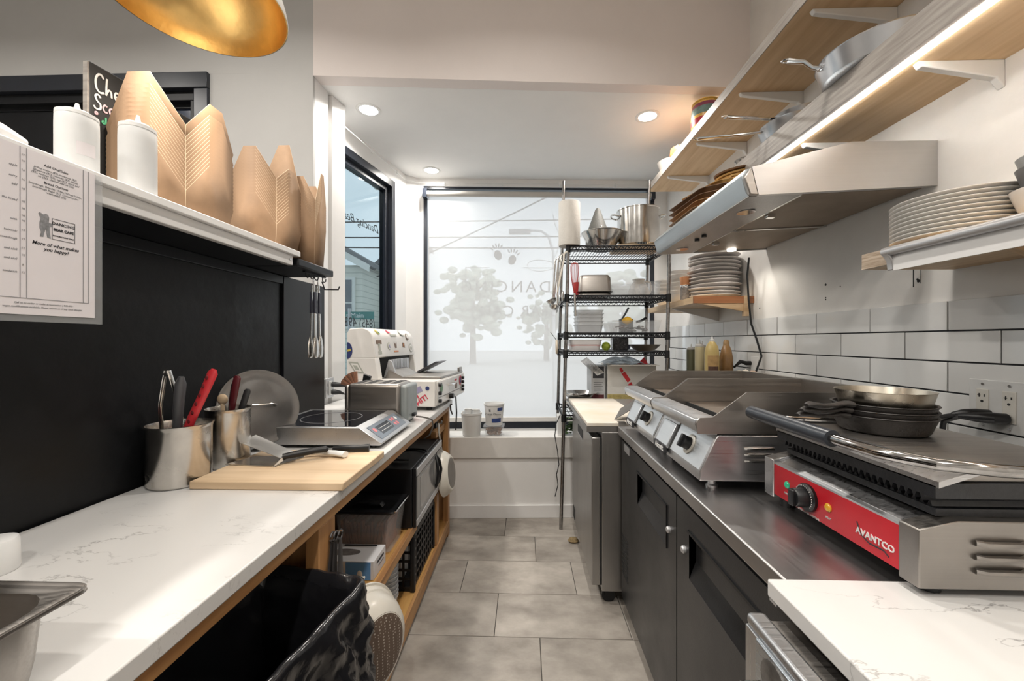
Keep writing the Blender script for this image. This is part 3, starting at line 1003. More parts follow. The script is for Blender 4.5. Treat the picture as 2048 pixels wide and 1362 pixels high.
for q in range(6):
    f_ = q / 5
    m.sphere((-0.012 + 0.052 * f_, -0.007, 0.155 + 0.125 * f_), 0.0045, 8, 6, (1, .6, 1.4))
m.build('grip_hole', mat('dark_red', (0.16, 0.008, 0.012), 0.6, var=0.1), rk)
MB().tube([(-0.055, 0, 0.0), (-0.033, 0, 0.11)], 1, 8, flat=(0.009, 0.002)).build('blade', M_polish, rk)
for (nm, lab, x, y, dx, dy, h, mm, a) in (
        ('knife', 'dark red handled knife standing in the rear crock', -0.95, 1.265, 0.022, -0.004, 0.27, mat('maroon_handle', (0.10, 0.012, 0.018), 0.3, var=0.1), 1.0),
        ('knife', 'black handled knife leaning left in the rear crock', -0.965, 1.28, 0.008, 0.01, 0.245, M_blkpl, 1.0),
        ('knife', 'shorter black handled knife leaning right in the rear crock', -0.938, 1.275, 0.03, 0.006, 0.225, mat('black_handle_matte', (0.02, 0.02, 0.022), 0.5, var=.1), .9)):
    t = thing(nm, lab, 'knife', (x, y, 0.925))
    MB().tube([(0, 0, h - .11), (dx * .5, dy * .5, h - .05), (dx, dy, h), (dx * 1.04, dy * 1.04, h + .006)], [.8, 1, 1, .6], 12, flat=(0.012 * a, 0.007), up=(0, 1, 0)).build('handle', mm, t)
    MB().tube([(-dx * .6, -dy, 0), (0, 0, h - .10)], 1, 8, flat=(0.011, 0.0012), up=(0, 1, 0)).build('blade', M_polish, t)
t = thing('wooden_spoon', 'pale wooden spoon stub standing in the rear crock', 'spoon', (-1.003, 1.295, 0.925))
MB().tube([(0.015, 0.0, 0.0), (0.005, 0, 0.10), (0.0, 0, 0.185)], 0.006, 10).build('handle', M_board, t)
MB().sphere((0.0, 0, 0.195), 0.018, 14, 8, (1, .5, 1)).build('bowl', M_board, t)

# ---- pot lid leaning on the black panel
T0 = along((0, 0, 0), (0.80, -0.52, 0.30))
ld = thing('pot_lid', 'round steel pot lid leaning against the black panel', 'pot lid', (-0.988, 1.462, 1.068))
MB().lathe([(1e-4, 0.022), (.02, .022), (.06, .017), (.10, .010), (.128, .004), (.134, .006), (.141, .006), (.1425, .002), (.139, -.002), (.128, -.001), (.06, .012), (1e-4, .016)], 48, T0).build('lid', mat('lid_steel', (0.17, 0.165, 0.16), 0.36, 1.0, var=0.2, vscale=6, rvar=.1), ld)
hp = [T0 @ Vector(p) for p in ((-.042, .006, .018), (-.038, .004, .035), (-.015, 0, .045), (.015, 0, .045), (.038, -.004, .035), (.042, -.006, .018))]
MB().tube(hp, 1, 10, flat=(0.006, 0.004)).build('handle', M_polish, ld)

# ---- induction hob
ih = thing('induction_hob', 'steel countertop induction hob with black glass top', 'hob', (-0.535, 1.475, 0.9102))
MB().prism([(-0.48, 0.012), (-0.005, 0.012), (0.0, 0.02), (-0.083, 0.078), (-0.48, 0.078)], 0, 0.385, 'y').build('body', M_ssy, ih, bevel=0.002)
gl = MB().box(-0.455, -0.105, 0.02, 0.365, 0.0775, 0.0795).build('glass_top', mat('hob_glass', (0.006, 0.008, 0.014), 0.05, var=0.1, coat=0.5), ih)
MB().lathe([(.118, 0), (.121, 0), (.121, .0004), (.118, .0004)], 48, Matrix.Translation((-0.28, 0.19, 0.0797)), cap0=False, cap1=False).build('cooking_ring', M_inkgr, gl)
nrm = Vector((0.058, 0, 0.083)).normalized()
xd, yd = Vector((0, 1, 0)), Vector((-0.083, 0, 0.058)).normalized()


def onpanel(u, v_, w_=0.0):
    return Vector((-0.0415, 0.1925, 0.049)) + xd * u + yd * v_ + nrm * w_


def panelquad(mb, u0, u1, v0, v1, th=.0012):
    mb.add([onpanel(u0, v0), onpanel(u1, v0), onpanel(u1, v1), onpanel(u0, v1), onpanel(u0, v0, th), onpanel(u1, v0, th), onpanel(u1, v1, th), onpanel(u0, v1, th)],
           [(0, 3, 2, 1), (4, 5, 6, 7), (0, 1, 5, 4), (1, 2, 6, 5), (2, 3, 7, 6), (3, 0, 4, 7)])
    return mb


cp = panelquad(MB(), -0.155, 0.155, -0.037, 0.037).build('control_panel', mat('hob_panel_grey', (0.17, 0.20, 0.24), 0.35, var=0.08), ih)
panelquad(MB(), -0.105, 0.03, -0.022, 0.022, .0016).build('display', mat('display_dark', (0.03, 0.035, 0.045), 0.2, var=.1), cp)
M_pink = mat('button_pink', (0.62, 0.20, 0.22), 0.5, var=.05)
M_pale = mat('button_pale', (0.66, 0.66, 0.64), 0.5, var=.05)
for (u, v_, r_) in ((-0.128, 0.01, .011), (0.062, 0.015, .010), (0.088, 0.015, .010), (0.062, -0.012, .010), (0.088, -0.012, .010), (0.118, 0.012, .010)):
    MB().lathe([(1e-4, .0018), (r_, .0018), (r_, 0)], 16, along(onpanel(u, v_), nrm)).build('button', M_pink if u < .1 else M_pale, cp)
panelquad(MB(), -0.095, 0.02, 0.006, 0.008, .002).build('digit_bar', M_pale, cp)
panelquad(MB(), -0.095, 0.02, -0.010, -0.008, .002).build('digit_bar', M_pale, cp)
for (x, y) in ((-0.45, 0.03), (-0.04, 0.03), (-0.45, 0.355), (-0.04, 0.355)):
    MB().cyl((x, y, 0), (x, y, 0.013), 0.012, n=12).build('foot', M_blkpl, ih)

# ---- four slot toaster
to = thing('toaster', 'four slot steel toaster with grey side panel', 'toaster', (-0.71, 1.98, 0.9102))
MB().box(-0.14, 0.118, -0.10, 0.10, 0.012, 0.198).build('body', M_ssdark, to, bevel=0.02, seg=4)
MB().box(0.112, 0.150, -0.092, 0.092, 0.012, 0.190).build('end_panel', mat('toaster_end_grey', (0.30, 0.33, 0.33), 0.4, 0.1, var=0.12, vscale=8), to, bevel=0.014, seg=4)
MB().box(-0.155, -0.13, -0.095, 0.095, 0.012, 0.190).build('end_panel', M_ssdark, to, bevel=0.01)
for x in (-0.10, -0.045, 0.025, 0.08):
    MB().box(x - .0165, x + .0165, -0.08, 0.08, 0.1965, 0.1992).build('slot', M_gask, to)
MB().box(-0.13, 0.13, -0.085, 0.085, 0.0, 0.013).build('base', M_blkpl, to)
MB().box(0.15, 0.165, -0.02, 0.02, 0.03, 0.045).build('lever', M_blkpl, to, bevel=.004)
tag(MB().tube([(-0.555, 2.02, 0.93), (-0.53, 2.03, 0.925), (-0.50, 2.04, 0.917), (-0.482, 2.06, 0.905), (-0.478, 2.07, 0.87), (-0.50, 2.08, 0.82), (-0.53, 2.09, 0.80)], 0.004, 8).build('grey_cord', mat('cord_grey', (0.12, 0.11, 0.10), .5, var=.1)),
    'grey power cord curling from the toaster over the counter edge', 'cord')

# ---- white domed conveyor toaster covered in stickers
cv = thing('conveyor_toaster', 'white domed conveyor toaster covered with stickers', 'toaster oven', (-0.515, 2.275, 0.9102), -0.10)
MB().box(-0.55, 0, 0, 0.66, 0.022, 0.172).build('base', M_mint, cv, bevel=0.006, seg=3)
prof = [(-0.55, 0.172), (-0.55, 0.45), (-0.535, 0.475)]
for i in range(9):
    a = PI / 2 - i * (PI / 2) / 8 * 0.86
    prof.append((-0.46 + 0.075 * math.cos(a), 0.405 + 0.075 * math.sin(a)))
prof += [(-0.37, 0.31)]
MB().prism(prof + [(-0.372, 0.30), (-0.54, 0.30), (-0.54, 0.172)], 0.02, 0.64, 'y').build('hood', M_mint, cv, bevel=0.008, seg=3)
MB().prism([(-0.55, 0.172), (-0.55, 0.302), (-0.372, 0.302), (-0.352, 0.172)], 0.02, 0.075, 'y').build('hood_cheek', M_mint, cv, bevel=0.004)
MB().prism([(-0.55, 0.172), (-0.55, 0.302), (-0.372, 0.302), (-0.352, 0.172)], 0.615, 0.64, 'y').build('hood_cheek', M_mint, cv, bevel=0.004)
MB().box(-0.545, -0.40, 0.075, 0.615, 0.173, 0.298).build('oven_mouth', M_gask, cv)
# crumb chute, comb guard, wire rack and top plate
MB().prism([(-0.36, 0.172), (-0.22, 0.172), (-0.335, 0.225)], 0.12, 0.40, 'y').build('chute', M_ssdark, cv)
cg = MB().prism([(-0.375, 0.176), (-0.29, 0.176), (-0.325, 0.275), (-0.345, 0.285)], 0.14, 0.155, 'y')
for i in range(12):
    cg.box(-0.35, -0.335, 0.16 + i * .024, 0.176 + i * .024, 0.19, 0.285)
cg.box(-0.352, -0.345, 0.155, 0.45, 0.18, 0.27)
cg.build('comb_guard', M_silver, cv)
MB().prism([(-0.30, 0.176), (-0.27, 0.176), (-0.10, 0.262), (-0.13, 0.262)], 0.40, 0.56, 'y').build('toast_rack', mat('rack_dark', (0.10, 0.10, 0.11), 0.4, 0.5, var=.2), cv)
MB().box(-0.24, -0.005, 0.12, 0.64, 0.1725, 0.186).build('warming_plate', M_ssdark, cv, bevel=0.003)
MB().box(-0.02, -0.006, 0.55, 0.63, 0.186, 0.215).build('plate_stop', M_ssdark, cv, bevel=0.004)
MB().box(-0.003, 0.004, 0.03, 0.63, 0.03, 0.165).build('front_panel', M_mint, cv, bevel=0.003)
MB().box(0.003, 0.0052, 0.05, 0.60, 0.068, 0.071).build('panel_seam', M_inkgr, cv)
for (y, z) in ((0.06, 0.145), (0.06, 0.095), (0.06, 0.05), (0.585, 0.14), (0.585, 0.11), (0.585, 0.08), (0.585, 0.055)):
    MB().cyl((0.003, y, z), (0.02, y, z), 0.011, n=14).build('knob', M_blkpl, cv)
MB().cyl((0.003, 0.28, 0.05), (0.03, 0.28, 0.05), 0.016, n=14).build('knob', M_blkpl, cv)
MB().tube([(0.003, 0.26, 0.125), (0.022, 0.265, 0.125), (0.024, 0.30, 0.125), (0.022, 0.335, 0.125), (0.003, 0.34, 0.125)], 0.006, 8).build('pull_handle', M_chrome, cv)
for (x, y) in ((-0.50, 0.05), (-0.05, 0.05), (-0.05, 0.40), (-0.50, 0.40)):
    MB().cyl((x, y, 0), (x, y, 0.024), 0.018, n=12).build('foot', M_blkpl, cv)
# stickers: flat prints on the shell
S_blue = mat('sticker_navy', (0.03, 0.045, 0.16), .5, var=.1)
S_grey = mat('sticker_grey', (0.42, 0.43, 0.38), .5, var=.1)
S_brown = mat('sticker_brown', (0.20, 0.13, 0.09), .5, var=.1)
S_org = mat('sticker_orange', (0.62, 0.23, 0.08), .5, var=.1)
S_green = mat('sticker_green', (0.12, 0.26, 0.14), .5, var=.1)
S_yel = mat('sticker_yellow', (0.62, 0.50, 0.10), .5, var=.1)
S_red = mat('sticker_red', (0.62, 0.04, 0.08), .5, var=.1)
S_mauve = mat('sticker_mauve', (0.36, 0.33, 0.50), .5, var=.1)


def sticker(par, mats, pts_out, c_, u, v_, nvec, th=.0014, scale=1.0):
    """a flat printed sticker: polygon (list of 2D points) at c_ in plane u,v"""
    c_, u, v_, nn = Vector(c_), Vector(u).normalized(), Vector(v_).normalized(), Vector(nvec).normalized()
    mb = MB()
    n_p = len(pts_out)
    vs_ = [c_ + u * p[0] * scale + v_ * p[1] * scale for p in pts_out]
    vs_ += [p + nn * th for p in vs_]
    mb.add(vs_, [list(range(n_p))[::-1], list(range(n_p, 2 * n_p))] + [(i, (i + 1) % n_p, n_p + (i + 1) % n_p, n_p + i) for i in range(n_p)])
    return mb.build('sticker', mats, par)


def disc(r, n=20, sx=1.0, sy=1.0):
    return [(r * sx * math.cos(2 * PI * i / n), r * sy * math.sin(2 * PI * i / n)) for i in range(n)]


def rect(a, b_):
    return [(-a, -b_), (a, -b_), (a, b_), (-a, b_)]


U, V_, N_ = (1, 0, 0), (0, 0, 1), (0, -1, 0)          # near end of hood
sticker(cv, S_blue, [(0, -.05)] + [(.034 * math.cos(a), .05 * math.sin(a)) for a in [-PI / 2 + PI * i / 14 for i in range(15)]] + [(0, .05)], (-0.549, 0.0195, 0.345), U, V_, N_)
sticker(cv, S_yel, rect(.011, .006), (-0.535, 0.018, 0.347), (1, 0, .3), (-.3, 0, 1), N_)
sticker(cv, S_grey, [(-.05, .035), (.01, .03), (.05, -.035), (-.01, -.03)], (-0.49, 0.0195, 0.245), U, V_, N_)
sticker(cv, M_mint, [(-.036, .025), (.007, .021), (.036, -.025), (-.007, -.021)], (-0.49, 0.018, 0.245), U, V_, N_)
sticker(cv, S_grey, [(-.02, .014), (.004, .012), (.02, -.014), (-.004, -.012)], (-0.49, 0.0165, 0.245), U, V_, N_)
fu, fv = Vector((0, 1, 0)), Vector((-0.012, 0, 0.08)).normalized()     # front of hood (below the curve)
fn = Vector((0.08, 0, 0.012)).normalized()


def front_sticker(y, z, mats, pts, rot=0.0, lift=0.0015):
    """z up to 0.40: sits on the near-vertical front of the hood"""
    x = -0.37 - (z - 0.31) * (0.016 / 0.10)
    u2 = fu * math.cos(rot) + fv * math.sin(rot)
    v2 = -fu * math.sin(rot) + fv * math.cos(rot)
    return sticker(cv, mats, pts, Vector((x, y, z)) + fn * lift, u2, v2, fn)


front_sticker(.085, .395, S_brown, rect(.035, .012))
front_sticker(.085, .365, S_grey, rect(.012, .022))
front_sticker(.085, .33, S_grey, rect(.02, .009))
front_sticker(.22, .368, S_grey, disc(.025, sx=.8))
front_sticker(.22, .368, M_mint, disc(.019, sx=.8), lift=.003)
front_sticker(.22, .368, S_mauve, rect(.006, .012), .5, lift=.0045)
front_sticker(.32, .375, S_brown, [(-.012, -.02), (.012, -.02), (.018, .02), (.006, .008), (-.006, .008), (-.018, .02)])
front_sticker(.32, .333, S_org, rect(.032, .005))
front_sticker(.45, .37, S_brown, [(-.018, -.012), (.02, -.016), (.016, .018), (-.014, .02)])
front_sticker(.45, .372, S_org, rect(.006, .01), lift=.003)
front_sticker(.575, .35, S_grey, disc(.032))
front_sticker(.575, .35, M_mint, disc(.025), lift=.003)
front_sticker(.575, .35, S_grey, disc(.014), lift=.0045)
cn = Vector((math.cos(1.02), 0, math.sin(1.02)))
cvv = Vector((-math.sin(1.02), 0, math.cos(1.02)))


def curve_sticker(y, a, mats, pts, rot=0.0, lift=0.002):
    nn = Vector((math.cos(a), 0, math.sin(a)))
    vv = Vector((-math.sin(a), 0, math.cos(a)))
    u2 = fu * math.cos(rot) + vv * math.sin(rot)
    v2 = -fu * math.sin(rot) + vv * math.cos(rot)
    c_ = Vector((-0.46, y, 0.405)) + nn * (0.0755 + lift)
    sticker(cv, mats, pts, c_, u2, v2, nn)


curve_sticker(.10, .75, S_yel, disc(.02, sx=.6), .5)
curve_sticker(.11, .65, S_green, disc(.013, sx=.6), .5, .004)
curve_sticker(.27, .80, S_red, [(-.025, -.012), (.01, -.012), (-.012, .014), (-.03, .014)])
curve_sticker(.31, .45, S_grey, rect(.045, .007))
curve_sticker(.46, .75, S_grey, disc(.028, sx=1.3))
curve_sticker(.46, .75, M_mint, disc(.022, sx=1.3), 0, .004)
curve_sticker(.53, .35, S_brown, disc(.026, sx=.8))
curve_sticker(.53, .35, M_mint, disc(.017, sx=.8), 0, .004)
# stickers on the near end and front panel of the base
def near_sticker(x, z, mats, pts, rot=0.0, lift=0.0):
    u2 = Vector((math.cos(rot), 0, math.sin(rot)))
    v2 = Vector((-math.sin(rot), 0, math.cos(rot)))
    return sticker(cv, mats, pts, (x, -0.0005 - lift, z), u2, v2, (0, -1, 0))


near_sticker(-.155, .135, S_green, rect(.04, .012), .5)
near_sticker(-.13, .105, S_mauve, rect(.055, .016), .45)
near_sticker(-.045, .13, S_blue, disc(.012))
text('lettering', 'OH', 0.03, S_red, cv, (-0.118, -0.002, 0.072), (1, 0, .45), (-.45, 0, 1), bold=.0008)
text('lettering', 'SHIT!', 0.042, S_red, cv, (-0.085, -0.002, 0.055), (1, 0, .75), (-.75, 0, 1), bold=.001)
sticker(cv, S_grey, disc(.033), (0.0045, .10, .12), (0, 1, 0), (0, 0, 1), (1, 0, 0))
sticker(cv, S_green, disc(.024), (0.0060, .10, .12), (0, 1, 0), (0, 0, 1), (1, 0, 0))
sticker(cv, S_red, disc(.034, sx=.9), (0.0045, .535, .125), (0, 1, 0), (0, 0, 1), (1, 0, 0))
sticker(cv, S_blue, disc(.02, sx=.9), (0.0060, .535, .125), (0, 1, 0), (0, 0, 1), (1, 0, 0))
sticker(cv, S_red, rect(.025, .006), (0.0045, .42, .14), (0, 1, 0), (0, 0, 1), (1, 0, 0))
sticker(cv, S_brown, rect(.022, .018), (0.0045, .43, .10), (0, 1, 0), (0, 0, 1), (1, 0, 0))
tag(MB().tube([(-0.46, 2.50, 0.915), (-0.475, 2.53, 0.905), (-0.485, 2.60, 0.86), (-0.49, 2.68, 0.82)], 0.005, 8).tube([(-0.475, 2.735, 0.93), (-0.47, 2.735, 0.82), (-0.475, 2.735, 0.70)], 0.005, 8).build('appliance_cord', M_blkpl),
    'black cord dropping from the domed toaster past the cabinet end', 'cord')

# copper coloured pleated liner and black brush clipped beside the hood
pl = thing('fan_brush', 'copper coloured fan brush standing behind the toaster', 'brush', (-0.926, 2.195, 0.9102))
m = MB()
for i in range(9):
    a = 1.65 + i * 0.13
    m.prism([(0.0, .13), (0.105 * math.cos(a), .13 + 0.105 * math.sin(a)), (0.105 * math.cos(a + .13), .13 + 0.105 * math.sin(a + .13))], -0.006 - .004 * (i % 2), 0.006 - .004 * (i % 2), 'y')
m.build('bristles', mat('copper_paper', (0.62, 0.33, 0.22), 0.38, 0.5, var=0.2, vscale=14), pl)
MB().cyl((0.0, 0, 0.0), (0.0, 0, .14), .006, n=10).build('handle', M_board, pl)
bc = thing('black_brush', 'small black brush standing behind the toaster', 'brush', (-0.885, 2.215, 1.025))
MB().prism([(-.008, .055), (.03, .035), (.012, .0), (-.022, .012)], -.012, .012, 'y', Matrix.Translation((0, 0, .05)) @ Matrix.Rotation(-.15, 4, 'Y')).build('head', M_blkpl, bc, bevel=.003)
MB().tube([(-.004, 0, .055), (-.006, 0, .02), (.012, 0, -.02), (.0, 0, -.05), (.0, 0, -.11)], .005, 8).build('stem', M_blkpl, bc)

# ---- electrical box with plugs at the end of the half wall
eb = thing('electrical_box', 'grey electrical box with white outlet at the end of the black panel', 'outlet', (-1.303, 2.51, 1.012))
MB().box(0, 0.055, -0.05, 0.045, -0.06, 0.06).build('box', mat('galvanised', (0.42, 0.43, 0.43), 0.45, 0.7, var=.15), eb, bevel=.003)
MB().box(0.055, 0.062, -0.045, 0.05, -0.062, 0.065).build('cover_plate', M_silver, eb, bevel=.003)
MB().box(0.062, 0.068, -0.015, 0.02, -0.045, 0.045).build('receptacle', M_white, eb, bevel=.002)
MB().cyl((0.028, -0.02, -0.14), (0.028, -0.02, -0.06), 0.012, n=12).build('conduit', M_silver, eb)
for (z, lab, ln) in ((0.022, 'thick black plug in the upper socket of the grey box', .10), (-0.026, 'short black plug in the lower socket of the grey box', .07)):
    p_ = thing('power_plug', lab, 'plug', (-1.230, 2.515, 1.012 + z))
    MB().tube([(0, 0, 0), (.02, 0, 0), (ln * .7, .005, -.003), (ln, .01, -.012)], [1, 1.05, .75, .35], 12, flat=(.014, .016)).build('plug_body', M_blkpl, p_)
    MB().tube([(ln, .01, -.012), (ln + .05, .02, -.03), (ln + .08, .03, -.06)], .004, 8).build('cord', M_blkpl, p_)

# ---- hook rail with two hanging tongs
hr = thing('hook_rail', 'row of small hooks under the black ledge', 'hooks', (-0.905, 1.66, 1.600))
MB().box(-0.006, 0.006, -0.05, 0.12, -0.004, 0.001).build('rail', M_black, hr)
for y in (-0.035, 0.0, 0.035, 0.10):
    MB().tube([(0, y, 0), (0, y, -.018), (.006, y, -.026), (.014, y, -.022), (.015, y, -.012)], .0022, 6).build('hook', M_black, hr)
MB().tube([(0.03, 0.12, -.055), (.06, .125, -.055), (.066, .125, -.04)], .003, 6).tube([(-.01, .115, -.02), (.0, .12, -.055), (.03, .12, -.055)], .003, 6).build('hook', M_black, hr)
for (y, x, lab) in ((1.66, -0.893, 'left of the two black handled tongs hanging under the ledge'), (1.697, -0.893, 'right of the two black handled tongs hanging under the ledge')):
    t = thing('hanging_tongs', lab, 'tongs', (x, y, 1.585), 0, 'tongs hanging under the black ledge')
    MB().tube([(0, 0, -.004), (.003, -.006, -.02), (0, 0, -.035), (-.003, .006, -.02)], .0018, 6, closed=True).build('hanging_loop', M_chrome, t)
    for s_ in (-1, 1):
        MB().tube([(.004 * s_, 0, -.03), (.007 * s_, 0, -.12), (.009 * s_, 0, -.24), (.010 * s_, 0, -.27)], 1, 8, flat=(.0085, .002), up=(1, 0, 0)).build('arm', M_polish, t)
        MB().box(.008 * s_ - .0035, .008 * s_ + .0035, -.0095, .0095, -.155, -.065).build('grip', mat('navy_grip', (0.02, 0.02, 0.035), .4, var=.1), t, bevel=.002)
        MB().lathe([(1e-4, 0), (.016, .004), (.020, .02), (.021, .045), (.015, .075), (.006, .095)], 16, Matrix.Translation((.012 * s_, 0, -.345)) @ Matrix.Diagonal((.35, 1, 1, 1))).build('scoop', M_polish, t)

# ---- pendant lamp over the counter
pd = thing('pendant_lamp', 'dome pendant lamp with gold interior above the counter', 'lamp', (-0.857, 1.015, 2.2))
R0 = 0.21
out_p = [(R0, 0.0), (R0 * 1.005, .004)] + [(R0 * math.cos(a), R0 * .80 * math.sin(a)) for a in [i * (PI / 2 - .15) / 10 for i in range(1, 11)]]
MB().lathe(out_p + [(1e-4, R0 * .80)], 56, cap0=False).build('shade', mat('lamp_white', (0.74, 0.73, 0.70), .35, var=.03), pd)
in_p = [(R0 * .998, 0.001)] + [(R0 * .985 * math.cos(a), R0 * .78 * math.sin(a)) for a in [i * (PI / 2 - .15) / 12 for i in range(0, 13)]] + [(1e-4, R0 * .77)]
MB().lathe(in_p, 56, cap0=False).build('gold_lining', M_gold, pd)
MB().cyl((0, 0, R0 * .78), (0, 0, R0 * .95), .022, n=16).build('socket', M_black, pd)
MB().cyl((0, 0, R0 * .9), (0, 0, ZC - 2.2), .003, n=8).build('cord', M_black, pd)
MB().sphere((0, 0, 0.09), .03, 16, 10).build('bulb', mat('bulb_glow', (1, .9, .75), .4, emit=(1, .86, .66), estr=5.0), pd)
lp = bpy.data.lights.new('pendant_bulb', 'SPOT')
lp.energy = 11
lp.spot_size = math.radians(125)
lp.spot_blend = 0.5
lp.color = (1.0, 0.90, 0.78)
lp.shadow_soft_size = 0.045
lo = bpy.data.objects.new('pendant_bulb', lp)
COL.objects.link(lo)
lo.parent = pd
lo.location = (0, 0, 0.03)
# ================================================================ things on the serving ledge
ZL = 1.6585


def squeeze_bottle(label, x, y, z, r, h, body, group=None, tip=M_white, name='squeeze_bottle'):
    t = thing(name, label, 'bottle', (x, y, z), 0, group)
    MB().lathe([(1e-4, 0.0), (r * .9, 0.0), (r, .006), (r, h * .68), (r * .99, h * .78), (r * .93, h * .81), (1e-4, h * .81)], 32).build('body', body, t)
    MB().lathe([(r * .97, h * .80), (r * .99, h * .805), (r * .98, h * .845), (r * .72, h * .865), (r * .68, h * .882), (r * .24, h * .885), (r * .2, h * .89), (r * .08, h), (1e-4, h)], 32).build('cap', tip, t)
    return t


b1 = squeeze_bottle('wide white squeeze bottle with tape label, left of the two on the ledge', -0.955, 0.823, ZL, 0.034, 0.162, M_bottle)
lb = MB()
lb.lathe([(.0345, .045), (.0345, .072)], 10, cap0=False, cap1=False, a0=-.75, a1=.15)
lb.build('tape_label', M_paper, b1)
squeeze_bottle('narrow white squeeze bottle in front of the nested takeout boxes', -0.928, 0.930, ZL, 0.0355, 0.196, M_bottle)
# white pouch at the left edge
pk = MB()


def pouch(u, v_):
    a = 2 * PI * u
    k = math.sin(PI * min(max(v_, 0.02), .98)) ** .35
    return (0.045 * math.cos(a) * k * (1 + .15 * math.sin(9 * v_)), -0.17 + 0.34 * v_, 0.034 + 0.030 * math.sin(a) * k)


pk.grid(pouch, 24, 18)
po = pk.build('white_pouch', None, None, loc=(-0.955, 0.625, ZL), rz=-.05) if False else None
wp = thing('wrapped_loaf', 'white paper pouch with a blue blotch at the left end of the ledge', 'pouch', (-0.962, 0.555, ZL - .006), -.05)
pk.build('wrapper', mat('pouch_paper', (0.72, 0.71, 0.70), .5, var=.06, vscale=10, bump=.15, bscale=20), wp)
MB().sphere((0.036, 0.085, 0.048), .018, 14, 8, (.5, 1.6, .7)).build('blue_print', mat('pouch_blue', (0.10, 0.11, 0.20), .4, var=.4, vscale=30), wp)

# chalkboard sign standing behind the boxes
cs = thing('chalkboard_sign', 'small chalkboard sign with handwritten words behind the takeout boxes', 'sign', (-1.175, 1.03, ZL), math.atan2(0.24, 0.03))
MB().box(0, 0.30, -0.012, 0, 0, 0.405).build('board', mat('chalkboard', (0.022, 0.023, 0.024), .55, var=.3, vscale=8), cs, bevel=.004)
MB().box(-0.003, 0.0005, -0.013, 0.001, 0, 0.40).build('board_edge', M_ply, cs)


def stroke(par, pts, r, m_, name='chalk_writing', y=-0.0135):
    sm_ = []
    pts = [(.006 + .70 * a, .385 - (.38 - b_) * .62) for a, b_ in pts]
    r = r * .75
    for i in range(len(pts) - 1):
        for k in range(4):
            f_ = k / 4
            p0 = pts[max(i - 1, 0)]; p1 = pts[i]; p2 = pts[i + 1]; p3 = pts[min(i + 2, len(pts) - 1)]
            c_ = [0.5 * ((2 * p1[j]) + (-p0[j] + p2[j]) * f_ + (2 * p0[j] - 5 * p1[j] + 4 * p2[j] - p3[j]) * f_ ** 2 + (-p0[j] + 3 * p1[j] - 3 * p2[j] + p3[j]) * f_ ** 3) for j in (0, 1)]
            sm_.append(c_)
    sm_.append(pts[-1])
    return MB().tube([(p[0], y, p[1]) for p in sm_], 1, 6, flat=(r, .0008), up=(0, 1, 0)).build(name, m_, par)


M_chalk = mat('chalk_white', (0.80, 0.80, 0.78), .8, var=.1, vscale=40)
M_chalkp = mat('chalk_pink', (0.74, 0.50, 0.54), .8, var=.1, vscale=40)
M_chalkg = mat('chalk_green', (0.10, 0.42, 0.22), .8, var=.1, vscale=40)
g, o_ = 0.30, 0.0
stroke(cs, [(.040, .362), (.033, .375), (.022, .37), (.014, .345), (.016, .31), (.028, .295), (.042, .302)], .0035, M_chalk)          # C
stroke(cs, [(.052, .372), (.050, .34), (.049, .296)], .0032, M_chalk)
stroke(cs, [(.049, .30), (.058, .325), (.066, .32), (.068, .296)], .0032, M_chalk)                                                      # h
stroke(cs, [(.080, .312), (.092, .316), (.092, .328), (.083, .33), (.079, .312), (.084, .298), (.096, .30)], .0032, M_chalk)         # e
stroke(cs, [(.106, .328), (.106, .298)], .0032, M_chalk)
stroke(cs, [(.106, .312), (.114, .327), (.122, .324)], .0032, M_chalk)                                                                  # r
stroke(cs, [(.030, .272), (.022, .282), (.013, .272), (.018, .255), (.030, .242), (.028, .222), (.014, .218), (.008, .228)], .0033, M_chalk)   # S
stroke(cs, [(.052, .246), (.045, .250), (.039, .236), (.044, .220), (.054, .222)], .0030, M_chalkp)                                    # c
stroke(cs, [(.068, .247), (.061, .240), (.063, .222), (.072, .219), (.077, .232), (.071, .246), (.067, .247)], .0030, M_chalkp)     # o
stroke(cs, [(.085, .248), (.085, .218)], .0030, M_chalkp)
stroke(cs, [(.085, .232), (.094, .247), (.100, .240), (.101, .218)], .0030, M_chalkp)                                                  # n
stroke(cs, [(.112, .234), (.122, .238), (.120, .248), (.111, .240), (.113, .222), (.124, .222)], .0030, M_chalkp)                     # e
stroke(cs, [(.048, .196), (.047, .172), (.040, .166), (.036, .172), (.041, .178)], .0032, M_chalkg)                                   # little note
stroke(cs, [(.012, .20), (.017, .204), (.020, .197), (.014, .193), (.012, .20)], .0028, M_chalkp)

# ---- nested kraft takeout boxes
M_kraftedge = mat('kraft_cut_edge', (0.82, 0.66, 0.48), .8, var=.05)


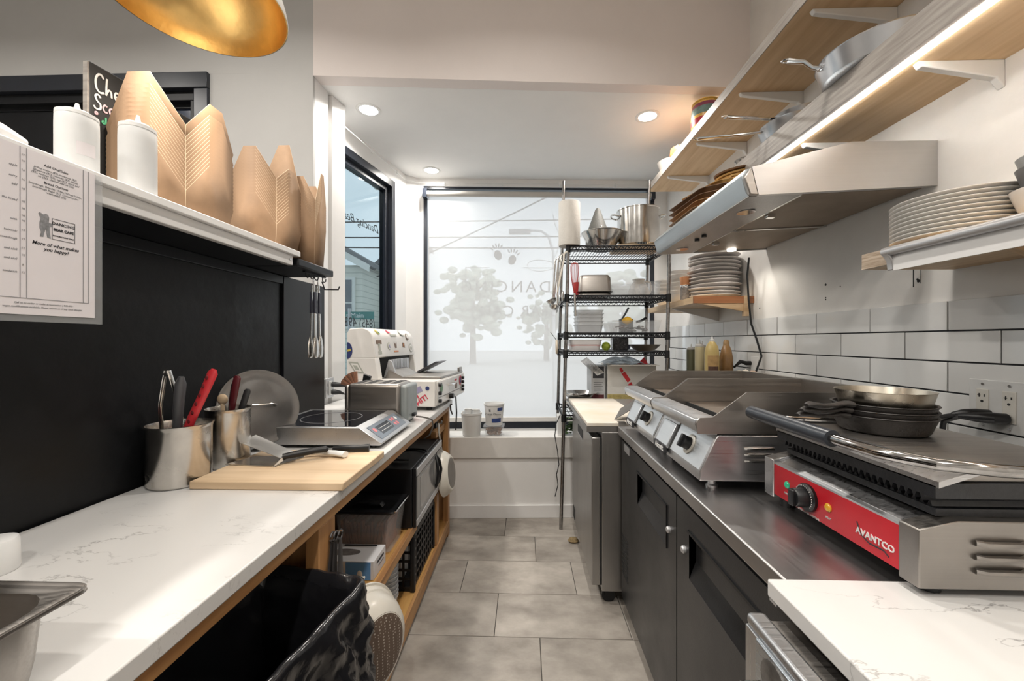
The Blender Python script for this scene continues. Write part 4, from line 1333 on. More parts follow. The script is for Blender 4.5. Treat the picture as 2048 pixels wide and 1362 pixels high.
def box_mesh(wx, wy, cs_h, pk_x, pk_y, flare=0.15, top=.30, pk_far=None):
    """unfolded carton: four flaring walls, each ending in a clipped peak"""
    mb = MB()

    def wall(ax, w_, h, peak):
        # ax: function (s along wall -w/2..w/2, height) -> point
        pts = [(-w_ / 2, 0), (w_ / 2, 0), (w_ / 2 + flare * cs_h, cs_h), (w_ * top * .5, peak), (-w_ * top * .5, peak), (-w_ / 2 - flare * cs_h, cs_h)]
        mb.add([ax(s_, hh) for s_, hh in pts], [tuple(range(6))])
    wall(lambda s_, hh: (s_, -wy / 2 - flare * hh, hh), wx, cs_h, pk_x)
    wall(lambda s_, hh: (-s_, wy / 2 + flare * hh, hh), wx, cs_h, pk_far or pk_x)
    wall(lambda s_, hh: (wx / 2 + flare * hh, s_, hh), wy, cs_h, pk_y)
    wall(lambda s_, hh: (-wx / 2 - flare * hh, -s_, hh), wy, cs_h, pk_y)
    mb.add([(-wx / 2, -wy / 2, 0), (wx / 2, -wy / 2, 0), (wx / 2, wy / 2, 0), (-wx / 2, wy / 2, 0)], [(0, 1, 2, 3)])
    return mb


def box_stack(n, dz, loc, rz, args, labels, group, last_extra=0.0):
    proto = box_mesh(*args).build('takeout_box', [M_kraft, M_kraftedge], None, solid=.0017, angle=20)
    proto.modifiers['solid'].material_offset_rim = 1
    for i in range(n):
        o = proto if i == 0 else share(proto)
        o.location = (loc[0], loc[1], loc[2] + .001 + dz * i + (last_extra if i == n - 1 else 0))
        o.rotation_euler.z = rz
        tag(o, labels(i, n), 'takeout box', group)


def lab_of(which):
    return lambda i, n: stacked(i, n, 'takeout box', 'the ' + which)


box_stack(14, 0.0122, (-1.037, 1.150, ZL), 0.0, (0.205, 0.158, 0.065, 0.200, 0.160), lab_of('near stack behind the squeeze bottles'), 'near stack of takeout boxes', .02)
box_stack(15, 0.0122, (-1.018, 1.545, ZL), 0.0, (0.155, 0.135, 0.09, 0.205, 0.150, .15, .3, .31), lab_of('middle stack on the ledge'), 'middle stack of takeout boxes')
box_stack(10, 0.0115, (-0.955, 1.715, 1.6345), 0.06, (0.11, 0.085, 0.17, 0.27, 0.300, .05, .3), lab_of('end stack on the black ledge'), 'end stack of takeout boxes')

# ---- laminated menu hanging from the ledge
mn = thing('laminated_menu', 'laminated paper menu hanging from the white ledge', 'menu', (-0.864, 0.79, 1.348))
MB().box(-0.0012, 0.0004, -0.36, 0.0, 0, 0.300).build('laminate', mat('laminate_film', (0.55, 0.56, 0.57), .08, alpha=.28, var=.1), mn)
MB().box(0.0006, 0.0012, -0.352, -0.015, 0.012, 0.300).build('paper', M_paper, mn)
XD, YD = (0, 1, 0), (0, 0, 1)
xf = 0.0016
ln = MB()
for (y0, y1, z0, z1) in ((-.1345, -.1337, .040, .300), (-.1255, -.1247, .040, .300), (-.0368, -.036, .040, .300), (-.0275, -.0267, .040, .300), (-.35, -.0267, .040, .0408)):
    ln.box(xf, xf + .0002, y0, y1, z0, z1)
ln.build('ruling', M_inkgr, mn)


def mtext(body, size, y, z, name='menu_text', **kw):
    return text(name, body, size, kw.pop('m', M_inkgr), mn, (xf, y, z), XD, YD, extrude=.0001, **kw)


mtext('Add Ons/Sides', .0064, -.081, .2815, m=M_ink)
mtext('grilled onions ($2), tomatoes ($2),\njalapenos ($2), avocado ($3), bacon\n($3), sausage ($3), egg ($2), steak add\non ($6), chicken add on ($6)', .0049, -.081, .2665, shear=.2)
mtext('Bread Options', .0064, -.081, .2505, m=M_ink)
mtext('Sourdough, Brioche, White Wheat Wrap,\nSourdough Bagel ($1), Croissant (on\nweekends) ($2)', .0049, -.081, .2385, shear=.2)
mtext('DANCING', .0072, -.0693, .1815, m=M_ink, space=1.15, bold=.0002)
mtext('BEAR CAFE', .0066, -.0693, .1705, m=M_ink, bold=.0003)
mtext('PAWLING NEW YORK', .0034, -.0693, .1590, m=M_ink, bold=.0001)
lx = MB()
for (y0, y1, z0, z1) in ((-.0878, -.0872, .152, .190), (-.0512, -.0506, .152, .190), (-.0878, -.0506, .152, .1527), (-.0878, -.0506, .1893, .190)):
    lx.box(xf, xf + .0002, y0, y1, z0, z1)
lx.build('logo_frame', M_ink, mn)
br = MB()
bear = [(-.146, .133), (-.138, .133), (-.135, .141), (-.132, .150), (-.128, .134), (-.119, .133), (-.121, .141), (-.122, .153), (-.114, .156), (-.114, .160), (-.124, .161), (-.123, .170), (-.126, .1745), (-.131, .176), (-.137, .1735), (-.147, .176), (-.150, .173), (-.144, .166), (-.147, .158), (-.147, .148), (-.143, .141)]
br.prism([(-.1085 + (a + .15) * .60, .1525 + (b_ - .133) * 1.0) for a, b_ in bear], xf, xf + .0002, 'x')
br.build('bear_drawing', mat('ink_bear', (0.24, 0.24, 0.25), .7, var=.3, vscale=200), mn)
mtext('More of what makes\nyou happy!', .0088, -.081, .1355, m=M_ink, shear=.25, bold=.0001)
for (z, d) in ((.286, '17'), (.276, '15'), (.260, '16'), (.244, '16'), (.228, '18'), (.206, '18'), (.194, '18'), (.182, '18'), (.173, '18'), (.157, '14'), (.141, '17'), (.126, '12'), (.114, '12'), (.097, '8'), (.084, '12')):
    mtext(d, .005, -.1300, z, align='CENTER')
for (z, d) in ((.264, 'apple'), (.246, 'curry'), (.232, 'add'), (.206, 'the bread'), (.173, 'with'), (.153, 'balsamic'), (.140, 'sourdough'), (.122, 'and aioli'), (.106, 'and aioli'), (.084, 'sandwich')):
    mtext(d, .0052, -.138, z, align='RIGHT', shear=.2)
mtext('Call us to order or make a reservation | 845-493-', .0044, -.098, .032, align='CENTER', shear=.2)
mtext('vegan modifications available. Please inform us of any food allergies', .0044, -.098, .0255, align='CENTER', shear=.2)

# ---- near left: steel hotel pan on the counter, white jug at the frame edge
hp_ = thing('hotel_pan', 'deep stainless hotel pan standing on the near counter', 'pan', (-0.538, 0.484, 0.9102))


def rrect(hx, hy, r, n=5):
    out = []
    for (cx, cy, a0) in ((hx - r, hy - r, 0), (-hx + r, hy - r, PI / 2), (-hx + r, -hy + r, PI), (hx - r, -hy + r, 3 * PI / 2)):
        for i in range(n + 1):
            a = a0 + PI / 2 * i / n
            out.append((cx + r * math.cos(a), cy + r * math.sin(a)))
    return out


def loft(mb, rings, cap0=False, cap1=False, c=(0, 0)):
    """rings: list of (hx,hy,r,z)"""
    base = len(mb.v)
    vs_, fs = [], []
    n = None
    for (hx, hy, r, z) in rings:
        p = rrect(hx, hy, r)
        n = len(p)
        vs_ += [(c[0] + a, c[1] + b_, z) for a, b_ in p]
    for j in range(len(rings) - 1):
        for i in range(n):
            i2 = (i + 1) % n
            fs.append((j * n + i, j * n + i2, (j + 1) * n + i2, (j + 1) * n + i))
    if cap0:
        fs.append(list(range(n))[::-1])
    if cap1:
        fs.append([(len(rings) - 1) * n + i for i in range(n)])
    mb.add(vs_, fs)
    return mb


loft(MB(), [(.125, .14, .03, .002), (.132, .147, .04, .03), (.138, .153, .045, .096), (.150, .165, .02, .100), (.155, .170, .018, .101), (.155, .170, .018, .097), (.1555, .1705, .018, .0965), (.1535, .1685, .018, .1025), (.148, .163, .02, .1035), (.136, .151, .045, .098), (.130, .145, .04, .03), (.120, .135, .03, .006)], True, True, (-.155, -.17)).build('pan_body', M_ssdark, hp_)
wj = thing('white_jug', 'white plastic jug cut by the left edge of the picture', 'jug', (-0.928, 0.668, 0.9102))
MB().lathe([(1e-4, 0), (.030, 0), (.032, .004), (.031, .050), (.029, .056), (.02, .059), (1e-4, .059)], 24).build('body', M_white, wj)
MB().tube([(-.03, 0, .05), (-.05, 0, .047), (-.055, 0, .03), (-.03, 0, .012)], .005, 8).build('handle', M_white, wj)

# ================================================================ under the left counter
# ---- bin with black liner
tb = thing('trash_bin', 'trash bin lined with a crumpled black bag under the counter', 'bin', (-0.573, 0.715, 0.0), math.radians(-9.6))
loft(MB(), [(.115, .225, .03, 0.001), (.143, .261, .035, .70), (.146, .264, .035, .735), (.144, .262, .035, .736), (.141, .259, .035, .70), (.112, .222, .03, .02)], True, True).build('bin_body', mat('bin_grey', (0.05, 0.05, 0.055), .5, var=.1), tb)
M_bag = mat('bag_black', (0.012, 0.012, 0.014), .2, var=.2, vscale=10, bump=.5, bscale=14, spec=.6)
from mathutils import noise as NZ
ring = rrect(.151, .269, .036, 10)
dens = []
for i in range(len(ring)):          # resample the rim evenly
    a, b_ = Vector(ring[i]), Vector(ring[(i + 1) % len(ring)])
    k = max(1, int((b_ - a).length / .0062))
    for q in range(k):
        dens.append(a + (b_ - a) * q / k)
NR = len(dens)
key = [(-.075, .20, .004), (-.048, .50, .008), (-.030, .68, .007), (-.018, .728, .004), (-.008, .742, .003), (.0, .746, .003), (.008, .741, .004), (.013, .72, .010), (.020, .66, .026), (.028, .58, .036), (.034, .48, .042), (.030, .43, .042)]
levels = []
for a, b_ in zip(key[:-1], key[1:]):
    st = max(2, int(abs(b_[1] - a[1]) / .009))
    for q in range(st):
        f_ = q / st
        levels.append(tuple(a[k] + (b_[k] - a[k]) * f_ for k in range(3)))
levels.append(key[-1])
bagv, bagf = [], []
for li, (off, z, amp) in enumerate(levels):
    for i in range(NR):
        p = dens[i]
        nrm_ = (dens[(i + 1) % NR] - dens[i - 1])
        nrm_ = Vector((nrm_.y, -nrm_.x)).normalized()
        v3 = Vector((p.x * 8, p.y * 8, z * 9))
        w_ = NZ.ridged_multi_fractal(v3, 0.9, 2.1, 4, 1.0, 2.0) - 1.1
        w2 = NZ.noise(Vector((p.x * 6 + 3, p.y * 6, z * 3))) + .5 * NZ.noise(Vector((p.x * 22, p.y * 22, z * 10)))
        q = p + nrm_ * (off + amp * (.75 * w_ + .8 * w2))
        zz = z + (.5 * amp * NZ.noise(Vector((p.x * 8, p.y * 8, 3.3))) if z < .7 else .004 * NZ.noise(v3 * 3))
        bagv.append((q.x, q.y, zz))
for li in range(len(levels) - 1):
    for i in range(NR):
        i2 = (i + 1) % NR
        bagf.append((li * NR + i, li * NR + i2, (li + 1) * NR + i2, (li + 1) * NR + i))
bagf.append(list(range(NR)))
MB().add(bagv, bagf).build('bin_liner', M_bag, tb, angle=70)

# ---- milk crate on the bottom shelf
mc = thing('milk_crate', 'black plastic milk crate under the microwave', 'crate', (-0.70, 2.115, 0.1055))


def lattice(u0, u1, z0, z1, nu, nz, b_, t, put):
    mb = MB()
    for i in range(nu + 1):
        u = u0 + (u1 - u0) * i / nu
        put(mb, u - b_ / 2, u + b_ / 2, z0, z1, t)
    for j in range(nz + 1):
        z = z0 + (z1 - z0) * j / nz
        put(mb, u0, u1, z - b_ / 2, z + b_ / 2, t * .8)
    return mb


for s_ in (-1, 1):
    lattice(-.20, .20, .02, .27, 9, 6, .010, .010, lambda mb, a, b_, c_, d, t, s_=s_: mb.box(s_ * .16 - t / 2, s_ * .16 + t / 2, a, b_, c_, d)).build('crate_side', M_blkpl, mc)
    lattice(-.16, .16, .02, .27, 7, 6, .010, .010, lambda mb, a, b_, c_, d, t, s_=s_: mb.box(a, b_, s_ * .205 - t / 2, s_ * .205 + t / 2, c_, d)).build('crate_side', M_blkpl, mc)
loft(MB(), [(.17, .215, .02, .262), (.17, .215, .02, .288), (.155, .20, .018, .288), (.155, .20, .018, .262), (.17, .215, .02, .262)]).build('crate_rim', M_blkpl, mc)
for (sx, sy) in ((1, 1), (1, -1), (-1, 1), (-1, -1)):
    MB().box(sx * .16 - .012, sx * .16 + .012, sy * .205 - .012, sy * .205 + .012, 0, .265).build('crate_corner', M_blkpl, mc, bevel=.005)
MB().box(-.16, .16, -.205, .205, 0.0, .012).build('crate_floor', M_blkpl, mc)
for i, (y, lab) in enumerate(((-.10, 'white carton standing nearest inside the milk crate'), (.07, 'white carton standing farther inside the milk crate'))):
    tag(MB().box(-.10, .10, -.055, .055, 0, .20).build('carton', M_white, None, bevel=.004, loc=(-0.71, 2.115 + y, 0.118)), lab, 'carton', 'cartons in the crate')

# ---- microwave on the middle shelf
mw = thing('microwave', 'black and silver microwave on the middle shelf', 'microwave', (-0.505, 1.845, 0.4325))
MB().box(-.36, -.022, 0, .575, .006, .285).build('body', M_blkpl, mw, bevel=.004)
MB().box(-.022, -.004, .008, .567, .006, .285).build('door', M_blkpl, mw, bevel=.004)
MB().box(-.006, 0.002, .012, .563, .245, .282).build('door_trim', M_silver, mw, bevel=.003)
MB().box(-.006, 0.002, .012, .563, .01, .042).build('door_trim', M_silver, mw, bevel=.003)
MB().box(-.006, 0.0, .018, .40, .045, .242).build('door_frame', mat('mw_frame_grey', (0.33, 0.33, 0.33), .3, .5, var=.05), mw)
MB().box(-.003, 0.0012, .065, .35, .07, .225).build('window', mat('mw_window', (0.34, 0.335, 0.33), .1, .3, var=.15, vscale=5), mw)
MB().box(-.004, 0.0015, .43, .56, .05, .24).build('control_panel', mat('mw_panel', (0.22, 0.22, 0.22), .25, .3, var=.1), mw)
MB().tube([(0.0, .40, .235), (.016, .375, .20), (.024, .362, .145), (.016, .375, .09), (0.0, .40, .055), (.016, .425, .09), (.024, .438, .145), (.016, .425, .20)], .008, 10, closed=True).build('handle', M_blkpl, mw)
for (x, y) in ((-.33, .03), (-.05, .03), (-.33, .54), (-.05, .54)):
    MB().cyl((x, y, 0), (x, y, .008), .012, n=10).build('foot', M_blkpl, mw)
tag(MB().tube([(-.12 + .11 * math.cos(a), .11 * math.sin(a), .006 + .003 * math.sin(3 * a)) for a in [i * 2 * PI / 22 for i in range(19)]], .0045, 8).build('cord_coil', M_blkpl, None, loc=(-0.50, 2.06, 0.7182)),
    'black cord coiled on top of the microwave', 'cord')

# ---- container of brown wooden sticks, glove box, cup stack
hc = thing('stick_container', 'clear container of brown sticks with black lid on the middle shelf', 'container', (-0.665, 1.715, 0.4325))
loft(MB(), [(.105, .075, .015, .003), (.125, .09, .02, .165), (.13, .095, .02, .170), (.122, .087, .02, .168), (.102, .072, .015, .006)], True, True).build('container', M_clear, hc)
lid = loft(MB(), [(.132, .097, .02, .170), (.136, .101, .02, .176), (.134, .099, .02, .181), (.11, .075, .02, .179), (.10, .065, .02, .172)], True, True).build('lid', M_blkpl, hc)
MB().tube([(-.06, -.02, .176), (-.05, -.02, .188), (.0, -.02, .192), (.05, -.02, .188), (.06, -.02, .176)], 1, 8, flat=(.018, .004)).build('lid_handle', M_blkpl, lid)
MB().box(.128, .138, -.095, .095, .176, .183).build('lid_edge', M_chrome, lid, bevel=.002)
stk = MB()
rs_ = random.Random(3)
M_stick = mat('brown_sticks', (0.24, 0.095, 0.04), .5, var=.4, vscale=30)
for i in range(26):
    x = -.088 + .176 * i / 25
    a = rs_.uniform(-.25, .25)
    stk = MB().box(-.004, .004, -.068, .068, 0, .11 + rs_.uniform(-.02, .015))
    o = stk.build('wooden_stick', M_stick, hc)
    o.location = (x, 0, .012)
    o.rotation_euler = (rs_.uniform(-.05, .05), a, 0)
gb = thing('glove_box', 'white and blue box of disposable gloves on the middle shelf', 'box', (-0.555, 1.452, 0.4325))
MB().box(-.25, 0, 0, .125, 0.001, .070).build('carton', mat('glove_white', (0.72, 0.72, 0.74), .45, var=.04), gb, bevel=.002)
MB().box(-.105, -.012, -.0012, 0, .002, .066).build('blue_print', mat('glove_blue', (0.11, 0.30, 0.62), .45, var=.08), gb)
MB().prism([(-.22, .004), (-.125, .004), (-.115, .055), (-.17, .06)], -.0012, 0, 'y').build('blue_print', mat('glove_pale', (0.42, 0.55, 0.74), .45, var=.1), gb)
MB().lathe([(1e-4, 0), (.03, 0)], 24, Matrix.Translation((-.135, .062, .0708)) @ Matrix.Diagonal((2.0, .8, 1, 1)), cap1=False).build('opening', mat('opening_grey', (0.16, 0.14, 0.13), .8, var=.4, vscale=30), gb)
MB().sphere((-.052, -.002, .02), .013, 12, 8, (.8, .15, 1.4)).build('white_print', M_white, gb)
MB().box(-.16, -.03, .108, .12, .0695, .0706).build('black_print', M_ink, gb)
text('lettering', 'GLOVES', .016, M_ink, gb, (-.18, -.0018, .045), (1, 0, 0), (0, 0, 1))
MB().box(-.001, .0012, .03, .10, .045, .053).build('black_print', M_ink, gb)
MB().box(-.001, .0012, .045, .10, .030, .034).build('black_print', M_inkgr, gb)
cup = MB().lathe([(.030, 0), (.034, .004), (.045, .095), (.049, .10), (.049, .104), (.043, .098), (.031, .003)], 28).build('plastic_cup', M_cloudy, None)
for i in range(9):
    o = cup if i == 0 else share(cup)
    o.location = (-0.60, 1.72, 0.106 + .018 * i)
    tag(o, stacked(i, 9, 'clear plastic cup', 'the stack on the lowest cabinet shelf'), 'cup', 'stack of plastic cups')
jr = thing('white_jar', 'small white lidded jar in the far end of the bottom shelf', 'jar', (-0.60, 2.50, 0.1055))
MB().lathe([(1e-4, 0), (.045, 0), (.048, .005), (.05, .085), (.047, .09), (1e-4, .09)], 24).build('body', M_cloudy, jr)
MB().lathe([(.052, .088), (.056, .09), (.056, .112), (.052, .116), (1e-4, .116)], 24).build('lid', M_white, jr)

# ---- white frying pan hanging at the far cabinet end
fp = thing('white_frying_pan', 'white enamelled frying pan hanging from the cabinet end', 'frying pan', (-0.50, 2.44, 0.50))
Tn = along((0, 0, 0), (1, -0.05, 0.12))
MB().lathe([(1e-4, .052), (.092, .052), (.105, .048), (.132, .014), (.138, 0.0), (.134, -.001), (.102, .042), (1e-4, .046)], 44, Tn).build('pan_body', M_enamel, fp)
MB().lathe([(1e-4, .0535), (.082, .0535), (.09, .052)], 40, Tn, cap1=False).build('base_disc', mat('pan_base', (0.22, 0.20, 0.18), .4, .5, var=.2), fp)
MB().tube([(-.005, -.01, .12), (-.012, -.025, .18), (-.02, -.05, .27), (-.018, -.062, .325)], [.9, .8, 1, 1.1], 10, flat=(.010, .006)).build('handle', M_polish, fp)
hk = thing('wall_hook', 'steel hook on the far cabinet rail holding the white pan', 'hook', (-0.53, 2.40, 0.82))
MB().box(-.012, 0.0, -.035, .035, -.03, .02).build('plate', M_blkpl, hk, bevel=.003)
MB().tube([(0, 0, 0), (.02, -.005, -.005), (.03, -.015, 0.0), (.032, -.02, .012)], .005, 8).build('hook', M_chrome, hk)

# ---- colander hanging on the cabinet front
cl = thing('colander', 'cream enamel colander with rusty perforated base hanging by the bin', 'colander', (-0.508, 1.19, 0.405))
Tc = along((0, 0, 0), (0.90, -0.43, 0.05)) @ Matrix.Diagonal((.93, .93, .93, 1))
MB().lathe([(.168, .002), (.172, .006), (.170, .010), (.163, .010), (.158, .028), (.156, .030), (.152, .032), (.146, .06), (.128, .088), (.104, .102), (.1, .1), (.122, .084), (.14, .056), (.155, .010), (.164, .003)], 52, Tc, cap0=False, cap1=False).build('bowl', M_enamel, cl)
M_perf = bpy.data.materials.new('perforated_rusty')
M_perf.use_nodes = True
n_, l_ = nodes_of(M_perf)
tc = n_.new('ShaderNodeTexCoord'); vo = n_.new('ShaderNodeTexVoronoi')
vo.inputs['Scale'].default_value = 115; vo.inputs['Randomness'].default_value = 0.12
l_.new(tc.outputs['Object'], vo.inputs['Vector'])
cr = n_.new('ShaderNodeValToRGB')
cr.color_ramp.interpolation = 'EASE'
cr.color_ramp.elements[0].position = 0.22; cr.color_ramp.elements[0].color = (0.50, 0.45, 0.39, 1)
cr.color_ramp.elements[1].position = 0.32; cr.color_ramp.elements[1].color = (0.125, 0.085, 0.062, 1)
l_.new(vo.outputs['Distance'], cr.inputs['Fac'])
l_.new(cr.outputs[0], n_['Principled BSDF'].inputs['Base Color'])
n_['Principled BSDF'].inputs['Roughness'].default_value = .6
MB().lathe([(1e-4, .112), (.06, .110), (.09, .106), (.107, .1005)], 48, Tc, cap1=False).build('perforated_base', M_perf, cl)
MB().tube([Tc @ Vector(p) for p in ((-.02, .165, .004), (-.035, .19, .004), (0, .205, .004), (.035, .19, .004), (.02, .165, .004))], .005, 8).build('loop_handle', M_enamel, cl)

# ---- dark steel measuring spoons hanging on the post
ms = thing('measuring_spoons', 'set of dark steel measuring spoons hanging on the cabinet post', 'measuring spoons', (-0.508, 1.055, 0.802))
MB().cyl((-.012, 0, 0), (.02, 0.0, .004), .003, n=8).build('nail', M_chrome, ms)
for i, (dy, dx) in enumerate(((0.0, .012), (-.022, .004), (-.036, -.002))):
    t_ = MB()
    t_.tube(arc((dx, dy * .4 + .004, -.008), .012, PI * .9, -PI * .9, 12, 'yz'), .003, 8)
    t_.tube([(dx, dy * .4 + .004, -.02), (dx + .002, dy * .7, -.08), (dx + .004, dy, -.15)], [.7, 1, 1.15], 8, flat=(.0145, .0022), up=(1, 0, 0))
    t_.sphere((dx + .006, dy, -.17), .02, 12, 8, (.6, 1, 1))
    t_.build('spoon', mat('spoon_dark', (0.075, 0.07, 0.07), .45, .5, var=.2), ms)
# ================================================================ right run: worktop fridge, griddles, press
bf = thing('worktop_fridge', 'black worktop fridge with steel top under the griddles', 'fridge', (0.47, 0.715, 0.0))
MB().box(0.02, 0.93, 0, 1.25, 0.06, 0.857).build('cabinet', M_blkcab, bf)
wt = MB().box(-0.017, 0.979, -0.012, 1.252, 0.857, 0.897).build('worktop', M_sstop, bf, bevel=0.004)
MB().box(0.02, 0.06, 0.002, 1.246, 0.835, 0.857).build('shadow_gap', M_gask, bf)


def fridge_door(y0, y1, ry0, ry1, ky):
    z0, z1 = 0.075, 0.835
    rz0, rz1 = 0.632, 0.765
    m_ = MB()
    m_.box(0, 0.03, y0, ry0, z0, z1).box(0, 0.03, ry1, y1, z0, z1).box(0, 0.03, ry0, ry1, z0, rz0).box(0, 0.03, ry0, ry1, rz1, z1)
    d_ = m_.build('door', M_blkcab, bf)
    MB().add([(0.001, ry0, rz0), (0.001, ry1, rz0), (0.05, ry1, rz1), (0.05, ry0, rz1)], [(0, 1, 2, 3)]).build('grip_recess', M_blkcab, d_)
    MB().add([(0.001, ry1, rz0), (0.0, ry1, rz1), (0.05, ry1, rz1)], [(0, 1, 2)]).add([(0.001, ry0, rz0), (0.05, ry0, rz1), (0.0, ry0, rz1)], [(0, 1, 2)]).build('recess_cheek', M_gask, d_)  # cheeks coloured black to paint in the triangular shadow of the recess
    t_ = MB()
    t_.box(-0.004, 0.004, ry0 - .006, ry1 + .006, rz1 - .002, rz1 + .005).box(-0.004, 0.004, ry0 - .006, ry0 + .001, rz0 - .005, rz1)
    t_.build('recess_trim', M_blkpl, d_)
    MB().lathe([(.011, 0), (.011, .006), (.008, .010), (1e-4, .010)], 18, along((0, ky, 0.70), (-1, 0, 0))).build('lock', M_silver, d_)


fridge_door(0.545, 1.245, 0.630, 0.975, 0.602)
fridge_door(0.003, 0.538, 0.10, 0.448, 0.478)
MB().box(-0.002, 0.003, 1.10, 1.19, 0.795, 0.828).build('badge', M_silver, bf)
vent = MB()
for i in range(9):
    vent.box(-0.002, 0.001, 1.13 - .0, 1.235, 0.20 + i * .022, 0.210 + i * .022)
vent.build('vent_slot', M_gask, bf)
for (x, y) in ((.06, .05), (.06, 1.2), (.88, .05), (.88, 1.2)):
    MB().cyl((x, y - .012, .03), (x, y + .012, .03), .029, n=16).box(x - .02, x + .02, y - .02, y + .02, .03, .062).build('caster', M_blkpl, bf)
MB().box(-0.018, -0.012, 0.02, 0.04, 0.835, 0.858).build('hook_tab', M_silver, bf)

# ---- quartz counter in the foreground and the oven below it
qc = MB().box(0, 1.032, -1.0, 0, 0, 0.030).build('countertop', M_quartz, None, bevel=0.003, loc=(0.416, 0.702, 0.876))
tag(qc, 'white quartz countertop in the right foreground under the red press', 'countertop')
ov = thing('steel_range', 'small stainless range tucked under the right quartz counter', 'range', (0.36, 0.665, 0.0))
MB().box(0.02, 0.85, -0.75, 0.0, 0.05, 0.858).build('body', M_ssdark, ov)
MB().box(0.0, 0.030, -0.76, 0.0, 0.855, 0.874).build('top_lip', M_ss, ov, bevel=0.006)
MB().box(-0.002, 0.02, -0.74, -0.002, 0.76, 0.856).build('corner_plate', M_ssz, ov, bevel=.002)
MB().box(-0.006, 0.018, -0.74, -0.036, 0.70, 0.858).build('control_panel', steel('steel_blue_sheen', (0.60, 0.64, 0.68), .25, axis=1), ov, bevel=.003)  # blue tint in the steel stands in for a reflection
for y in (-0.085, -0.28, -0.47):
    MB().lathe([(.030, 0), (.030, .002), (.027, .0035), (1e-4, .0035)], 32, along((-0.006, y, 0.825), (-1, 0, 0))).build('dial_plate', mat('dial_worn', (0.16, 0.15, 0.14), .4, .6, var=.5, vscale=40), ov)
MB().tube([(-0.004, -0.055, 0.79), (-0.03, -0.06, 0.795), (-0.042, -0.085, 0.796), (-0.042, -0.66, 0.796), (-0.03, -0.70, 0.795), (-0.004, -0.70, 0.79)], .013, 14).build('bar_handle', M_polish, ov)
MB().box(0.0, 0.02, -0.74, -0.01, 0.12, 0.61).build('oven_door', M_ssz, ov, bevel=.004)
for (x, y) in ((.06, -.05), (.06, -.7), (.8, -.05), (.8, -.7)):
    MB().cyl((x, y, 0), (x, y, .052), .02, n=12).build('leg', M_ssz, ov)

# ---- two griddles side by side
M_griddle = steel('griddle_plate', (0.36, 0.30, 0.25), .34, axis=0, scale=40, blotch=.35)
M_front = steel('griddle_front', (0.74, 0.77, 0.80), .42, axis=1, blotch=.06)  # paler and bluer than the body: white reflections put into the colour


